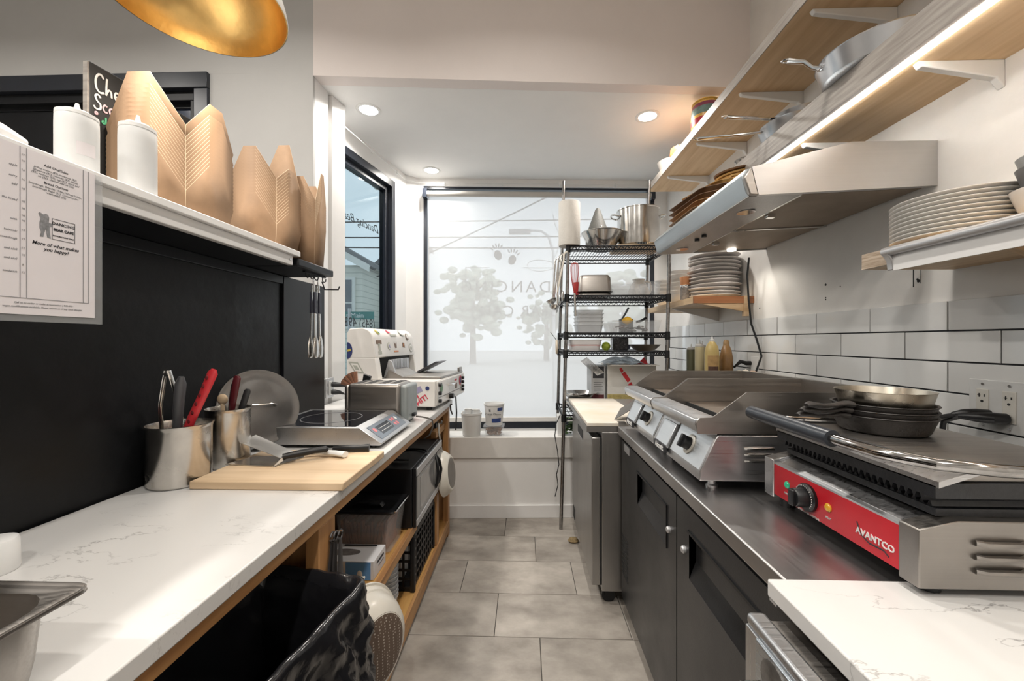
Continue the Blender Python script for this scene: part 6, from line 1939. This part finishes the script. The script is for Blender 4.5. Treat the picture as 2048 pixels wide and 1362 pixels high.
def frypan(label, x, y, z, r, h, hdir, hlen, rise, mm=M_pan, tilt=0):
    t = thing('frying_pan', label, 'frying pan', (x, y, z), 0, 'steel frying pans on the lit shelf')
    MB().lathe([(1e-4, 0), (r * .82, 0), (r * .88, .006), (r * .985, h), (r, h + .002), (r * .985, h + .003), (r * .78, .009), (1e-4, .005)], 52).build('pan', mm, t)
    d = Vector((hdir[0], hdir[1], 0)).normalized()
    p0 = d * (r * .95) + Vector((0, 0, h * .78))
    pts = [p0, p0 + d * .03 + Vector((0, 0, rise * .2)), p0 + d * hlen * .5 + Vector((0, 0, rise * .7)), p0 + d * hlen + Vector((0, 0, rise))]
    MB().tube(pts, [1, .8, .9, 1.1], 10, flat=(.0135, .006)).build('handle', M_chrome, t)
    MB().tube([p0 + d * (hlen - .005) + Vector((0, .011, rise)), p0 + d * (hlen + .012) + Vector((0, .008, rise + .001)), p0 + d * (hlen + .02) + Vector((0, 0, rise + .001)), p0 + d * (hlen + .012) + Vector((0, -.008, rise + .001)), p0 + d * (hlen - .005) + Vector((0, -.011, rise))], .003, 6).build('hang_loop', M_chrome, t)
    MB().box(-.012, .012, -.012, .012, -.004, .004, Matrix.Translation(p0)).build('handle_bracket', M_chrome, t)
    return t


frypan('biggest steel frying pan on the lit shelf', 1.263, 1.468, ZM, .185, .072, (-1, .25), .11, .05)
frypan('steel frying pan at the far end of the lit shelf with long low handle', 1.272, 1.925, ZM, .152, .062, (-1, .12), .29, -.012)
frypan('steel pan nested in the far frying pan with raised handle', 1.285, 1.90, ZM + .026, .128, .064, (-1, -.12), .25, -.002)
gc = thing('green_canister', 'pale green canister behind the pan handles on the lit shelf', 'canister', (1.31, 2.15, ZM))
MB().lathe([(1e-4, 0), (.048, 0), (.05, .004), (.05, .10), (.047, .106), (1e-4, .106)], 28).build('body', mat('pale_green', (0.50, 0.56, 0.42), .4, var=.08), gc)
MB().lathe([(.0515, .10), (.0515, .115), (.047, .12), (1e-4, .12)], 28).build('lid', mat('pale_green_lid', (0.42, 0.50, 0.36), .4, var=.08), gc)
tag(MB().lathe([(1e-4, 0), (.03, 0), (.034, .004), (.058, .048), (.06, .052), (.057, .052), (.03, .01), (1e-4, .008)], 32).build('patterned_bowl', mat('bowl_pattern', (0.62, 0.62, 0.60), .3, var2=(.03, .03, .04), vscale=45), None, loc=(1.225, 2.255, ZM)),
    'small black and white patterned bowl at the end of the lit shelf', 'bowl')

# ---- crockery and tray on the top shelf
ZT = 2.6725
pt = thing('painted_pot', 'brightly painted ceramic pot on the top shelf', 'pot', (1.205, 2.71, ZT))
bands = [((.46, .05, .07), 0.0, .05), ((.72, .40, .08), .05, .068), ((.46, .04, .06), .068, .105), ((.74, .44, .10), .105, .125), ((.16, .26, .24), .125, .175), ((.26, .05, .10), .175, .20), ((.74, .46, .10), .20, .222)]
for i, (c_, z0, z1) in enumerate(bands):
    r0 = .080 + .012 * math.sin(PI * z0 / .222)
    r1 = .080 + .012 * math.sin(PI * z1 / .222)
    MB().lathe([(r0, z0), (r1, z1)], 32, cap0=(i == 0), cap1=(i == len(bands) - 1)).build('painted_band', mat('pot_band_%d' % i, c_, .3, var=.25, vscale=35), pt)
MB().lathe([(1e-4, .222), (.06, .225), (.084, .222), (.086, .214)], 32, cap1=False).build('rim', mat('pot_rim', (.74, .46, .10), .3, var=.1), pt)
tag(MB().lathe([(1e-4, 0), (.055, 0), (.06, .004), (.085, .06), (.08, .10), (.076, .10), (.06, .01), (1e-4, .008)], 32).build('orange_bowl', mat('orange_glaze', (.62, .22, .08), .3, var=.25, vscale=14), None, loc=(1.19, 3.08, ZT)),
    'orange glazed bowl on the top shelf', 'bowl')
tag(MB().lathe([(1e-4, 0), (.075, 0), (.08, .005), (.12, .11), (.117, .112), (.07, .01), (1e-4, .008)], 36).build('white_mixing_bowl', M_cer, None, loc=(1.215, 3.34, ZT)),
    'white mixing bowl at the far end of the top shelf', 'bowl')
ty = thing('serving_tray', 'white tray with black handle on the near top shelf', 'tray', (1.16, 1.21, ZT))
MB().box(-.06, .22, -.10, .14, .001, .02).build('tray', M_white, ty, bevel=.004)
MB().tube([(-.13, -.09, .012), (-.105, -.07, .015), (-.06, -.05, .012)], [.7, 1, .9], 10, flat=(.012, .007)).build('handle', M_chrome, ty)

# ---- trays and baskets on top of the hood
def tray_rect(hx, hy, h, mm, label, loc, rz, tilt, cat='tray', handle=True, name='wooden_tray'):
    t = thing(name, label, cat, loc, rz)
    t.rotation_euler = (tilt[0], tilt[1], rz)
    loft(MB(), [(hx - .02, hy - .02, .03, .001), (hx, hy, .035, h), (hx + .006, hy + .006, .036, h + .002), (hx + .006, hy + .006, .036, h + .005), (hx - .004, hy - .004, .034, h + .003), (hx - .024, hy - .024, .028, .006)], True, True).build('tray', mm, t)
    if handle:
        for s_ in (-1, 1):
            MB().tube([(-.04, s_ * (hy - .005), h), (-.035, s_ * (hy + .012), h + .014), (.035, s_ * (hy + .012), h + .014), (.04, s_ * (hy - .005), h)], .005, 8).build('handle', mm, t)
    return t


W1 = wood('tray_tan', (0.42, 0.235, 0.105), (0.30, 0.15, 0.06), axis=1, scale=12)
W2 = wood('tray_brown', (0.20, 0.105, 0.05), (0.12, 0.055, 0.025), axis=1, scale=12)
W3 = mat('basket_straw', (0.52, 0.31, 0.10), .6, var=.3, vscale=30, bump=.3, bscale=90)
W4 = mat('basket_dark', (0.17, 0.085, 0.035), .6, var=.3, vscale=30, bump=.3, bscale=90)
# steel ledger on the hood roof keeps the stack level
tl_ = thing('tray_rest', 'flat steel rest on the hood roof under the trays', 'rest', (0, 0, 0))
MB().prism([(0.83, 1.944), (1.20, 2.024), (1.20, 2.034), (0.83, 1.952)], 2.05, 2.45, 'y').build('plate', M_ss, tl_)
tz = math.atan2(.082, .37)
for i, (mm, lab) in enumerate(((W1, 'bottom tan wooden tray of the stack on the hood'), (W1, 'second tan wooden tray of the stack on the hood'), (W2, 'dark brown wooden tray in the stack on the hood'), (W2, 'upper dark brown wooden tray in the stack on the hood'))):
    tray_rect(.14, .185, .028, mm, lab, (1.005 + .004 * i, 2.245, 1.995 + .030 * i), .03 * i, (0, -tz, 0), handle=False)
tray_rect(.11, .15, .024, W3, 'straw coloured wooden tray with handles topping the tray stack', (1.05, 2.235, 2.125), .25, (0, -tz, 0))
for i, (mm, lab, r) in enumerate(((W3, 'straw basket lid low in the round stack on the hood', .105), (W3, 'straw basket lid in the middle of the round stack on the hood', .10), (W4, 'dark wicker plate on top of the round stack on the hood', .105))):
    o = MB().lathe([(1e-4, .004), (r * .8, .002), (r, .010), (r * 1.02, .018), (r * .97, .020), (r * .78, .010), (1e-4, .010)], 40).build('wicker_plate', mm, None, loc=(1.14, 2.20, 2.168 + .020 * i))
    o.rotation_euler = (.03 * i, -tz * .6, 0)
    tag(o, lab, 'basket', 'wicker plates on the hood')

# ================================================================ wire rack
M_wire = mat('wire_black_epoxy', (0.009, 0.010, 0.013), .45, spec=.3, var=.2, vscale=30)
M_post = mat('post_chrome', (0.33, 0.32, 0.315), .22, 1.0, var=.25, vscale=40)
rk_ = thing('wire_rack', 'tall wire shelving rack with chrome posts and black shelves', 'rack', (0.25, 2.80, 0))
FL0, FL1 = Vector((0.0, -0.005, 0)), Vector((0.055, 0.03, 1.99))


def post_x(z):
    return FL0.x + (FL1.x - FL0.x) * z / 1.99


WX, DY = 0.705, 0.50
for (dx, dy, zt) in ((0, 0, 2.02), (WX, 0, 2.02), (0.0, DY, 2.64), (WX, DY, 2.64)):
    MB().tube([(dx + FL0.x, dy, 0.0), (dx + FL1.x * zt / 1.99, dy + .03 * zt / 1.99, zt)], .0125, 12).build('post', M_post, rk_)
    for (z) in (1.965, 1.615, 1.352, 1.222, 0.775):
        MB().cyl((dx + post_x(z), dy + .03 * z / 1.99, z - .03), (dx + post_x(z), dy + .03 * z / 1.99, z + .025), .018, n=12).build('collar', M_blkpl, rk_)


def truss(mb, a, b_, drop=.028, n=16):
    a, b_ = Vector(a), Vector(b_)
    dn = Vector((0, 0, -drop))
    mb.cyl(a, b_, .006, n=6)
    mb.cyl(a + dn, b_ + dn, .0052, n=6)
    pts = []
    for i in range(n + 1):
        p = a + (b_ - a) * i / n
        pts.append(p if i % 2 == 0 else p + dn)
    mb.tube(pts, .0038, 5)


shelf_zs = [1.98, 1.63, 1.367, 1.237, 0.79]
for z in shelf_zs:
    px_ = post_x(z)
    dy = .03 * z / 1.99
    mb = MB()
    a, b_, c_, d = (px_, dy, z), (px_ + WX, dy, z), (px_ + WX, dy + DY, z), (px_, dy + DY, z)
    truss(mb, a, b_, n=34)
    truss(mb, d, c_, n=34)
    truss(mb, a, d, n=20)
    truss(mb, b_, c_, n=20)
    so = mb.build('wire_shelf', M_wire, rk_)
    mb = MB()
    for i in range(1, 32):
        x = px_ + WX * i / 32
        mb.cyl((x, dy, z + .001), (x, dy + DY, z + .001), .0024, n=5)
    for f_ in (.33, .67):
        mb.cyl((px_, dy + DY * f_, z - .003), (px_ + WX, dy + DY * f_, z - .003), .0025, n=5)
    mb.build('shelf_wires', M_wire, so)
OX, OY = 0.25, 2.80
Z1, Z2, Z3, Z4, Z5 = [z + .004 for z in shelf_zs]
# top shelf of the rack
pr_ = thing('paper_towel_roll', 'white paper towel roll standing on the rack corner', 'paper roll', (0.315, 2.855, Z1))
MB().lathe([(.02, 0), (.074, 0), (.076, .004), (.076, .305), (.074, .309), (.02, .309)], 40, cap0=False, cap1=False).build('paper', mat('tissue_white', (0.76, 0.73, 0.68), .9, var=.04, vscale=20, bump=.2, bscale=90), pr_)
MB().lathe([(.0205, 0), (.0205, .309), (.018, .309), (.018, 0)], 20, cap0=False, cap1=False).build('core', M_kraft, pr_)
sb = thing('steel_mixing_bowl', 'steel mixing bowl with ribbed reflections beside the paper roll', 'bowl', (0.575, 3.0, Z1))
MB().lathe([(1e-4, 0), (.075, 0), (.085, .004), (.15, .125), (.157, .128), (.156, .131), (.148, .130), (.08, .01), (1e-4, .006)], 48).build('bowl', M_polish, sb)
cn_ = thing('cone_strainer', 'grey cone strainer standing point up in the steel bowl', 'strainer', (0.545, 3.02, Z1 + .012))
MB().lathe([(.088, 0), (.090, .11), (.080, .13), (.018, .30), (.008, .312), (1e-4, .313)], 32).build('cone', mat('strainer_grey', (.13, .13, .12), .6, .0, var=.1, vscale=40, bump=.3, bscale=200), cn_)
MB().sphere((0.005, -.10, .14), .014, 12, 8).build('knob', M_chrome, cn_)
sp_ = thing('stock_pot', 'steel stock pot with loop handles on the rack top', 'pot', (0.845, 3.02, Z1 + .022))
MB().lathe([(1e-4, 0), (.135, 0), (.15, .012), (.152, .27), (.157, .272), (.157, .277), (.150, .276), (.148, .015), (1e-4, .006)], 48).build('pot_body', M_polish, sp_)
for s_ in (-1, 1):
    MB().tube([(s_ * .148, -.05, .225), (s_ * .185, -.045, .235), (s_ * .20, -.02, .24), (s_ * .20, .02, .24), (s_ * .185, .045, .235), (s_ * .148, .05, .225)], .006, 8).build('loop_handle', M_polish, sp_)
tag(MB().box(-.16, .17, -.13, .13, 0, .020).build('wood_board', M_board, None, bevel=.003, loc=(0.82, 3.02, Z1 + .001)), 'round edged wooden board under the stock pot', 'board')
# second shelf
for i, lab in enumerate(('lower upturned steel pan on the second rack shelf', 'upper upturned steel pan on the second rack shelf')):
    t = thing('steam_pan', lab, 'pan', (0.505, 3.0, Z2 + .028 * i), -.05)
    t_h = .10 if i else .02
    loft(MB(), [(.128, .155, .03, .001), (.118, .145, .03, .005), (.112, .138, .03, t_h), (.100, .125, .03, t_h + .022), (.08, .105, .03, t_h + .026)], False, True).build('pan_body', M_ssdark, t)
for i, (x, y, hx, hy, h, lab) in enumerate(((0.74, 2.97, .13, .12, .075, 'low clear plastic container on the second rack shelf'), (0.75, 3.16, .10, .07, .12, 'taller clear plastic container behind the low one on the second rack shelf'), (0.918, 2.98, .045, .11, .10, 'bluish clear plastic container near the right rack post'))):
    t = thing('plastic_container', lab, 'container', (x, y, Z2), .05 * i, 'clear containers on the rack')
    loft(MB(), [(hx * .85, hy * .85, .02, .001), (hx, hy, .022, h), (hx + .006, hy + .006, .022, h + .003), (hx - .004, hy - .004, .02, h + .002), (hx * .83, hy * .83, .018, .004)], True, True).build('tub', M_clear, t)
cj = thing('china_jug', 'white china jug behind the containers on the rack', 'jug', (0.90, 3.20, Z2))
MB().lathe([(1e-4, 0), (.06, 0), (.075, .01), (.085, .06), (.06, .12), (.045, .15), (.05, .165), (.047, .165), (.04, .15), (1e-4, .10)], 28).build('body', M_cer, cj)
MB().tube([(.05, 0, .15), (.09, 0, .14), (.10, 0, .09), (.082, 0, .05)], .008, 8).build('handle', M_cer, cj)
# red cup seen behind the whisk
tag(MB().lathe([(1e-4, 0), (.030, 0), (.034, .10), (.036, .102), (.032, .10), (1e-4, .01)], 24).build('red_cup', M_redpl, None, loc=(0.385, 2.93, Z2)), 'red plastic cup just behind the hanging whisk', 'cup')


def whisk(label, top, h, mm_wire, r=.028, flip=True):
    t = thing('wire_whisk', label, 'whisk', top)
    n_w = 7
    for i in range(n_w):
        a = PI * i / n_w
        pts = []
        for k in range(13):
            ph = -PI / 2 + PI * k / 12
            rad = r * math.cos(ph) ** .8 if math.cos(ph) > 0 else 0
            pts.append((0, 0, 0))
        pts = [(r * math.sin(s_ * PI) ** .75 * math.cos(a) * sg, r * math.sin(s_ * PI) ** .75 * math.sin(a) * sg, -h * .58 * (1 - z_)) for (s_, z_, sg) in
               [(.02, 0, 1), (.15, .25, 1), (.3, .5, 1), (.42, .72, 1), (.5, .88, 1), (.75, .97, 1), (1, 1, 1), (.75, .97, -1), (.5, .88, -1), (.42, .72, -1), (.3, .5, -1), (.15, .25, -1), (.02, 0, -1)]]
        MB().tube(pts, .0013, 5).build('whisk_wire', mm_wire, t)
    MB().tube([(0, 0, -h * .57), (0, 0, -h * .62), (.002, 0, -h * .8), (.003, 0, -h)], [.7, 1, .9, 1], 12, flat=(.009, .009)).build('handle', M_polish, t)
    return t


whisk('whisk with red wires hanging on the front of the rack', (0.345, 2.79, 1.855), .37, mat('wire_red', (.52, .06, .05), .4, .3, var=.1))
# utensils hanging on the left side of the rack
for i, (x, y, ln, kind, lab) in enumerate(((0.222, 2.93, .36, 'ladle', 'deep steel ladle hanging lowest on the left side of the rack'), (0.205, 3.02, .31, 'ladle', 'smaller ladle turned outward on the left side of the rack'), (0.235, 2.86, .30, 'spoon', 'slotted steel spoon hanging on the left side of the rack'),
                                           (0.232, 3.08, .34, 'spoon', 'long steel spoon hanging at the back left of the rack'), (0.250, 2.80, .28, 'skimmer', 'steel skimmer with white handle hanging by the left rack post'))):
    t = thing('hanging_' + kind, lab, kind, (x + .03, y, 1.935), 0, 'utensils hanging on the rack')
    z1 = -ln
    MB().tube([(0.015, 0, .0), (.0, 0, -.006), (-.008, 0, -.02), (-.010, 0, -.06), (-.014 - .01 * i % 3, .005, z1)], 1, 8, flat=(.006, .0022), up=(0, 1, 0)).build('handle', M_polish if kind != 'skimmer' else M_enamel, t)
    if kind == 'ladle':
        MB().lathe([(1e-4, -.034), (.02, -.031), (.036, -.016), (.042, .004), (.040, .005), (.033, -.014), (1e-4, -.030)], 24, Matrix.Translation((-.038, 0, z1 - .004)) @ Matrix.Rotation(-.4 if i else .2, 4, 'Y')).build('bowl', M_polish, t)
    else:
        MB().sphere((-.018, 0, z1 - .03), .032, 16, 10, (.3, .8, 1.2)).build('bowl', M_polish, t)
# third shelf
tubm = MB()
loft(tubm, [(.085, .09, .02, .001), (.095, .10, .022, .055), (.10, .105, .022, .058), (.10, .105, .022, .061), (.092, .097, .02, .058), (.083, .088, .018, .004)], True, True)
tub = tubm.build('deli_tub', M_cloudy, None)
for i in range(5):
    o = tub if i == 0 else share(tub)
    o.location = (0.47 + .002 * (i % 2), 3.0, Z3 + .026 * i)
    tag(o, stacked(i, 5, 'cloudy plastic tub', 'the stack on the third rack shelf'), 'tub', 'stack of plastic tubs')
tag(MB().lathe([(1e-4, 0), (.045, 0), (.055, .07), (.058, .072), (.053, .07), (.043, .004)], 28).build('deli_cup', M_clear, None, loc=(0.635, 2.98, Z3)), 'clear round deli cup beside the stack of tubs', 'cup')
tbx = thing('tool_tub', 'clear tub full of small dark tools on the third rack shelf', 'tub', (0.80, 2.985, Z3))
loft(MB(), [(.15, .11, .02, .001), (.17, .125, .022, .085), (.175, .13, .022, .088), (.166, .121, .02, .086), (.147, .107, .018, .004)], True, True).build('tub', M_clear, tbx)
rt = random.Random(9)
M_junk = [mat('junk_dark', (.05, .045, .045), .35, .4, var=.3), mat('junk_brown', (.12, .06, .04), .4, var=.3), M_polish, mat('junk_grey', (.25, .25, .26), .4, var=.2)]
for i in range(26):
    a = rt.uniform(0, PI)
    l_n = rt.uniform(.03, .07)
    c_ = Vector((rt.uniform(-.10, .10), rt.uniform(-.06, .06), .014 + rt.uniform(0, .045)))
    d = Vector((math.cos(a), math.sin(a), rt.uniform(-.3, .3))) * l_n * .5
    MB().tube([c_ - d, c_, c_ + d], [.7, 1, .8], 8, flat=(rt.uniform(.006, .014), rt.uniform(.004, .008))).build('small_tool', rt.choice(M_junk), tbx)
lm = thing('lemon', 'yellow lemon on the rim of the tool tub', 'lemon', (0.735, 2.905, Z3 + .088))
MB().lathe([(1e-4, -.042), (.007, -.036), (.02, -.025), (.029, 0), (.02, .025), (.007, .036), (1e-4, .042)], 20, Matrix.Rotation(PI / 2, 4, 'Y') @ Matrix.Rotation(.5, 4, 'X')).build('fruit', mat('lemon_skin', (.72, .42, .03), .4, var=.12, vscale=20, bump=.2, bscale=120), lm)
bt = thing('bench_spatula', 'black handled spatula sticking up from the tool tub', 'spatula', (0.70, 3.02, Z3 + .09))
MB().tube([(.02, 0, .008), (.045, 0, .045), (.075, 0, .10)], [.8, 1, 1], 10, flat=(.012, .007)).build('handle', mat('handle_smoke', (.06, .07, .08), .35, var=.1), bt)
MB().prism([(-.05, -.012), (.03, -.012), (.03, .012), (-.05, .012)], -.002, .002, 'z').build('blade', M_polish, bt)
bk = thing('black_holder', 'small black holder behind the tool tub', 'holder', (0.80, 3.20, Z3))
MB().box(-.05, .05, -.03, .03, .001, .115).build('box', M_blkpl, bk, bevel=.004)
MB().tube([(.08, 0, .09), (.12, 0, .10), (.16, 0, .125)], .01, 10).build('arm', M_blkpl, bk)
# fourth shelf
lt = thing('lidded_tub', 'cloudy tub with pink contents on the fourth rack shelf', 'tub', (0.43, 2.93, Z4))
loft(MB(), [(.10, .09, .03, .001), (.115, .105, .035, .078), (.118, .108, .035, .08), (.112, .102, .035, .081)], True, True).build('tub', mat('tub_milky', (.66, .65, .66), .35, var=.06), lt)
loft(MB(), [(.101, .091, .03, .012), (.109, .099, .032, .045), (.1105, .1005, .032, .045)], False, False).build('contents', mat('pink_contents', (.62, .42, .42), .5, var=.15), lt)
lime = thing('lime', 'green lime beside the cloudy tub on the rack', 'lime', (0.583, 2.90, Z4 + .032))
MB().lathe([(1e-4, -.036), (.008, -.034), (.024, -.022), (.032, 0), (.024, .022), (.008, .034), (1e-4, .036)], 20, Matrix.Rotation(PI / 2, 4, 'X')).build('fruit', mat('lime_skin', (.36, .46, .05), .4, var=.2, vscale=12, bump=.2, bscale=120), lime)
bx = thing('black_canister', 'glossy black square canister on the fourth rack shelf', 'canister', (0.685, 2.93, Z4))
MB().box(-.055, .055, -.05, .05, .001, .095).build('body', mat('gloss_black', (.012, .012, .014), .12, var=.2, vscale=20, bump=.4, bscale=60), bx, bevel=.01, seg=3)
MB().box(-.05, .05, -.045, .045, .095, .101).build('lid', M_blkpl, bx, bevel=.003)
bp_ = thing('bronze_pan', 'shallow bronze frying pan on the fourth rack shelf', 'frying pan', (0.865, 2.93, Z4))
MB().lathe([(1e-4, 0), (.06, 0), (.07, .004), (.112, .042), (.116, .044), (.112, .0445), (.068, .009), (1e-4, .005)], 40).build('pan', mat('bronze_coat', (.20, .155, .11), .35, .6, var=.15, vscale=10), bp_)
MB().box(-.15, -.105, -.02, .02, .012, .045).build('side_handle', mat('navy_plastic', (.03, .04, .07), .4, var=.1), bp_, bevel=.006)
pdl = thing('paddle', 'round beige paddle hanging on the left rack post', 'paddle', (0.225, 2.86, 1.27))
MB().lathe([(1e-4, -.006), (.05, -.006), (.053, 0), (.05, .006), (1e-4, .006)], 28, Matrix.Translation((0, 0, 0)) @ Matrix.Rotation(PI / 2, 4, 'Y')).build('disc', mat('paddle_beige', (.60, .52, .42), .6, var=.1), pdl)
MB().tube([(-.004, 0, .05), (-.02, 0, .075), (-.045, 0, .105)], .0025, 6).build('wire_stem', M_chrome, pdl)
# grate leaning under the fourth shelf, boxes and bowls on the lowest shelf
gr = MB()
for i in range(8):
    gr.cyl((.000, i * .016, 0), (.155, i * .016, .0), .0022, n=5)
gr.cyl((0, 0, 0), (0, .112, 0), .003, n=5).cyl((.155, 0, 0), (.155, .112, 0), .003, n=5)
go = gr.build('wire_grate', M_polish, None, loc=(0.43, 2.80, 1.195))
go.rotation_euler = (-.35, .72, 0.0)
tag(go, 'small wire grate leaning under the fourth rack shelf', 'grate')
for (x, y, z, r, lab) in ((0.41, 2.97, Z5 + .062, .125, 'upper shallow steel bowl on the lowest rack shelf'), (0.40, 2.975, Z5, .12, 'lower steel bowl on the lowest rack shelf')):
    o = MB().lathe([(1e-4, 0), (r * .5, 0), (r * .58, .004), (r * .97, .075), (r * 1.04, .078), (r * 1.03, .081), (r * .95, .079), (r * .55, .009), (1e-4, .006)], 44).build('steel_bowl', M_polish, None, loc=(x, y, z))
    tag(o, lab, 'bowl', 'steel bowls on the rack')
ca = thing('pepper_carton', 'white carton with red chilli print and yellow base behind the griddles', 'carton', (0.60, 2.93, Z5))
MB().box(0, .35, 0, .26, .001, .345).build('carton', mat('carton_white', (.72, .70, .66), .5, var=.05), ca, bevel=.002)
MB().box(-.0008, .3508, -.0012, .001, .001, .13).build('yellow_print', mat('carton_yellow', (.52, .42, .16), .5, var=.25, vscale=40), ca)
chil = MB()
chil.prism([(.085, .315), (.10, .285), (.115, .30), (.10, .325)], -.0014, 0, 'y')
chil.prism([(.10, .28), (.125, .295), (.165, .235), (.145, .215)], -.0014, 0, 'y')
chil.prism([(.15, .205), (.17, .22), (.185, .19), (.17, .17), (.145, .175)], -.0014, 0, 'y')
chil.build('red_print', mat('carton_red', (.62, .03, .04), .5, var=.1), ca)
MB().prism([(.215, .345), (.30, .345), (.27, .40)], .02, .024, 'y').build('flap_print', mat('carton_red2', (.58, .04, .05), .5, var=.1), ca)
for (y0, tilt) in ((-.11, .35),):
    MB().prism([(.0, .346), (.34, .346), (.34, .349), (.0, .349)], -.10, .0, 'y', TR((0, 0, 0))).build('flap', mat('carton_inside', (.56, .53, .49), .6, var=.1), ca)
cb2 = thing('printed_carton', 'narrow grey carton with dark printed panels beside the chilli carton', 'carton', (0.485, 2.95, Z5))
MB().box(0, .105, 0, .20, .001, .335).build('carton', mat('carton_grey', (.50, .51, .52), .5, var=.06), cb2, bevel=.002)
MB().box(.012, .093, -.0012, .001, .245, .33).build('black_print', M_ink, cb2)
MB().box(.012, .093, -.0012, .001, .03, .125).build('maroon_print', mat('carton_maroon', (.20, .05, .06), .5, var=.6, vscale=40), cb2)
for i in range(5):
    MB().box(.018, .085 - .008 * (i % 2), -.0012, .001, .155 + i * .014, .160 + i * .014).build('text_line', M_inkgr, cb2)
wb = thing('blue_bag', 'grey blue plastic bag draped over the cartons', 'bag', (0.66, 2.98, Z5 + .352))


def bagf_(u, v_):
    x = -.10 + .30 * u
    y = -.13 + .24 * v_
    return (x, y, .004 + .045 * math.sin(PI * u) ** .6 * math.sin(PI * v_) ** .6 + .006 * math.sin(17 * u + 5 * v_))


MB().grid(bagf_, 20, 14).build('bag', mat('bag_blue', (.30, .36, .42), .35, var=.4, vscale=12, alpha=.9), wb)
# greens on the ledge and the dangling black cable
gg = thing('herb_box', 'white box of green herbs on the window ledge behind the rack', 'box', (0.32, 3.06, 0.6005))
MB().box(-.075, -.035, -.05, .05, 0.001, .15).build('carton', M_white, gg)
gm = MB()
rg_ = random.Random(2)
for i in range(60):
    gm.sphere((rg_.uniform(-.02, .09), rg_.uniform(-.05, .05), rg_.uniform(.012, .12)), rg_.uniform(.010, .018), 6, 4, (1, 1, .5))
hb_ = gm.build('herbs', mat('herb_green', (.05, .11, .025), .6, var=.4, vscale=40), gg)
hb_['kind'] = 'stuff'
tag(MB().tube([(0.245, 2.785, 0.80), (0.215, 2.77, 0.74), (0.205, 2.76, 0.66), (0.222, 2.75, 0.56), (0.232, 2.74, 0.47), (0.215, 2.74, 0.40), (0.225, 2.74, 0.33), (0.205, 2.74, 0.25)], .003, 6).build('dangling_cable', M_blkpl),
    'thin black cable dangling from the left rack post', 'cable')
tag(MB().lathe([(1e-4, 0), (.02, .002), (.028, .012), (.02, .026), (1e-4, .03)], 12, Matrix.Diagonal((1.3, 1, 1, 1))).build('floor_scrap', mat('scrap_brown', (.24, .17, .08), .8, var=.5, vscale=60), None, loc=(0.315, 2.62, 0.0)),
    'small brown crumpled scrap on the floor by the fridge foot', 'scrap')

# ================================================================ window ledge tubs
wt_ = thing('white_tub', 'plain white plastic tub with cups inside on the window ledge', 'tub', (-0.405, 3.02, 0.6005))
MB().lathe([(1e-4, 0), (.064, 0), (.067, .004), (.076, .155), (.080, .158), (.080, .172), (.075, .172), (.066, .008), (1e-4, .006)], 36).build('tub', M_white, wt_)
for (x, y, lab) in ((-0.43, 3.03, 'left white cup standing in the plain tub'), (-0.37, 3.01, 'right white cup standing in the plain tub')):
    tag(MB().lathe([(1e-4, 0), (.024, 0), (.030, .185), (.032, .187), (.029, .185), (1e-4, .01)], 24).build('white_cup', M_white, None, loc=(x, y, 0.608)), lab, 'cup', 'cups in the tub')
nb = thing('nut_box', 'clear hinged box of brown nuts on the window ledge', 'box', (-0.235, 3.035, 0.6005))
loft(MB(), [(.060, .05, .012, .001), (.072, .062, .014, .062), (.078, .068, .014, .064), (.078, .068, .014, .07), (.070, .06, .012, .066), (.058, .048, .01, .004)], True, True).build('tub', M_clear, nb)
nm = MB()
rn = random.Random(4)
for i in range(90):
    nm.sphere((rn.uniform(-.05, .05), rn.uniform(-.04, .04), rn.uniform(.01, .05)), rn.uniform(.007, .011), 7, 5, (1.3, 1, .9))
no = nm.build('nuts', mat('nut_brown', (.20, .095, .045), .6, var=.4, vscale=40), nb)
no['kind'] = 'stuff'
MB().box(-.08, .08, -.07, .07, .071, .074).build('lid', M_clear, nb, bevel=.001)
cc = thing('cream_cheese_tub', 'white cream cheese tub with blue print on top of the nut box', 'tub', (-0.235, 3.035, 0.6755))
MB().lathe([(1e-4, 0), (.060, 0), (.063, .004), (.075, .150), (.0785, .153), (.0785, .166), (.0745, .166), (.062, .008), (1e-4, .006)], 40).build('tub', M_white, cc)
text('lettering', 'Cream Cheese', .019, M_ink, cc, (-.002, -.0725, .092), (1, 0, 0), (0, -.08, 1))
text('lettering', 'PHILADELPHIA', .008, M_white, cc, (.036, -.0655, .127), (1, .45, .1), (0, -.08, 1)) if False else None
M_navy = mat('print_navy', (.03, .06, .22), .45, var=.1)
MB().lathe([(.0728, .115), (.0745, .138)], 10, cap0=False, cap1=False, a0=-1.15, a1=-.45).build('blue_print', M_navy, cc)
MB().lathe([(.0665, .028), (.0690, .060)], 14, cap0=False, cap1=False, a0=-1.75, a1=-.65).build('blue_print', M_navy, cc)
MB().lathe([(.0715, .108), (.0735, .126)], 8, cap0=False, cap1=False, a0=-2.05, a1=-1.85).build('blue_print', M_inkgr, cc)
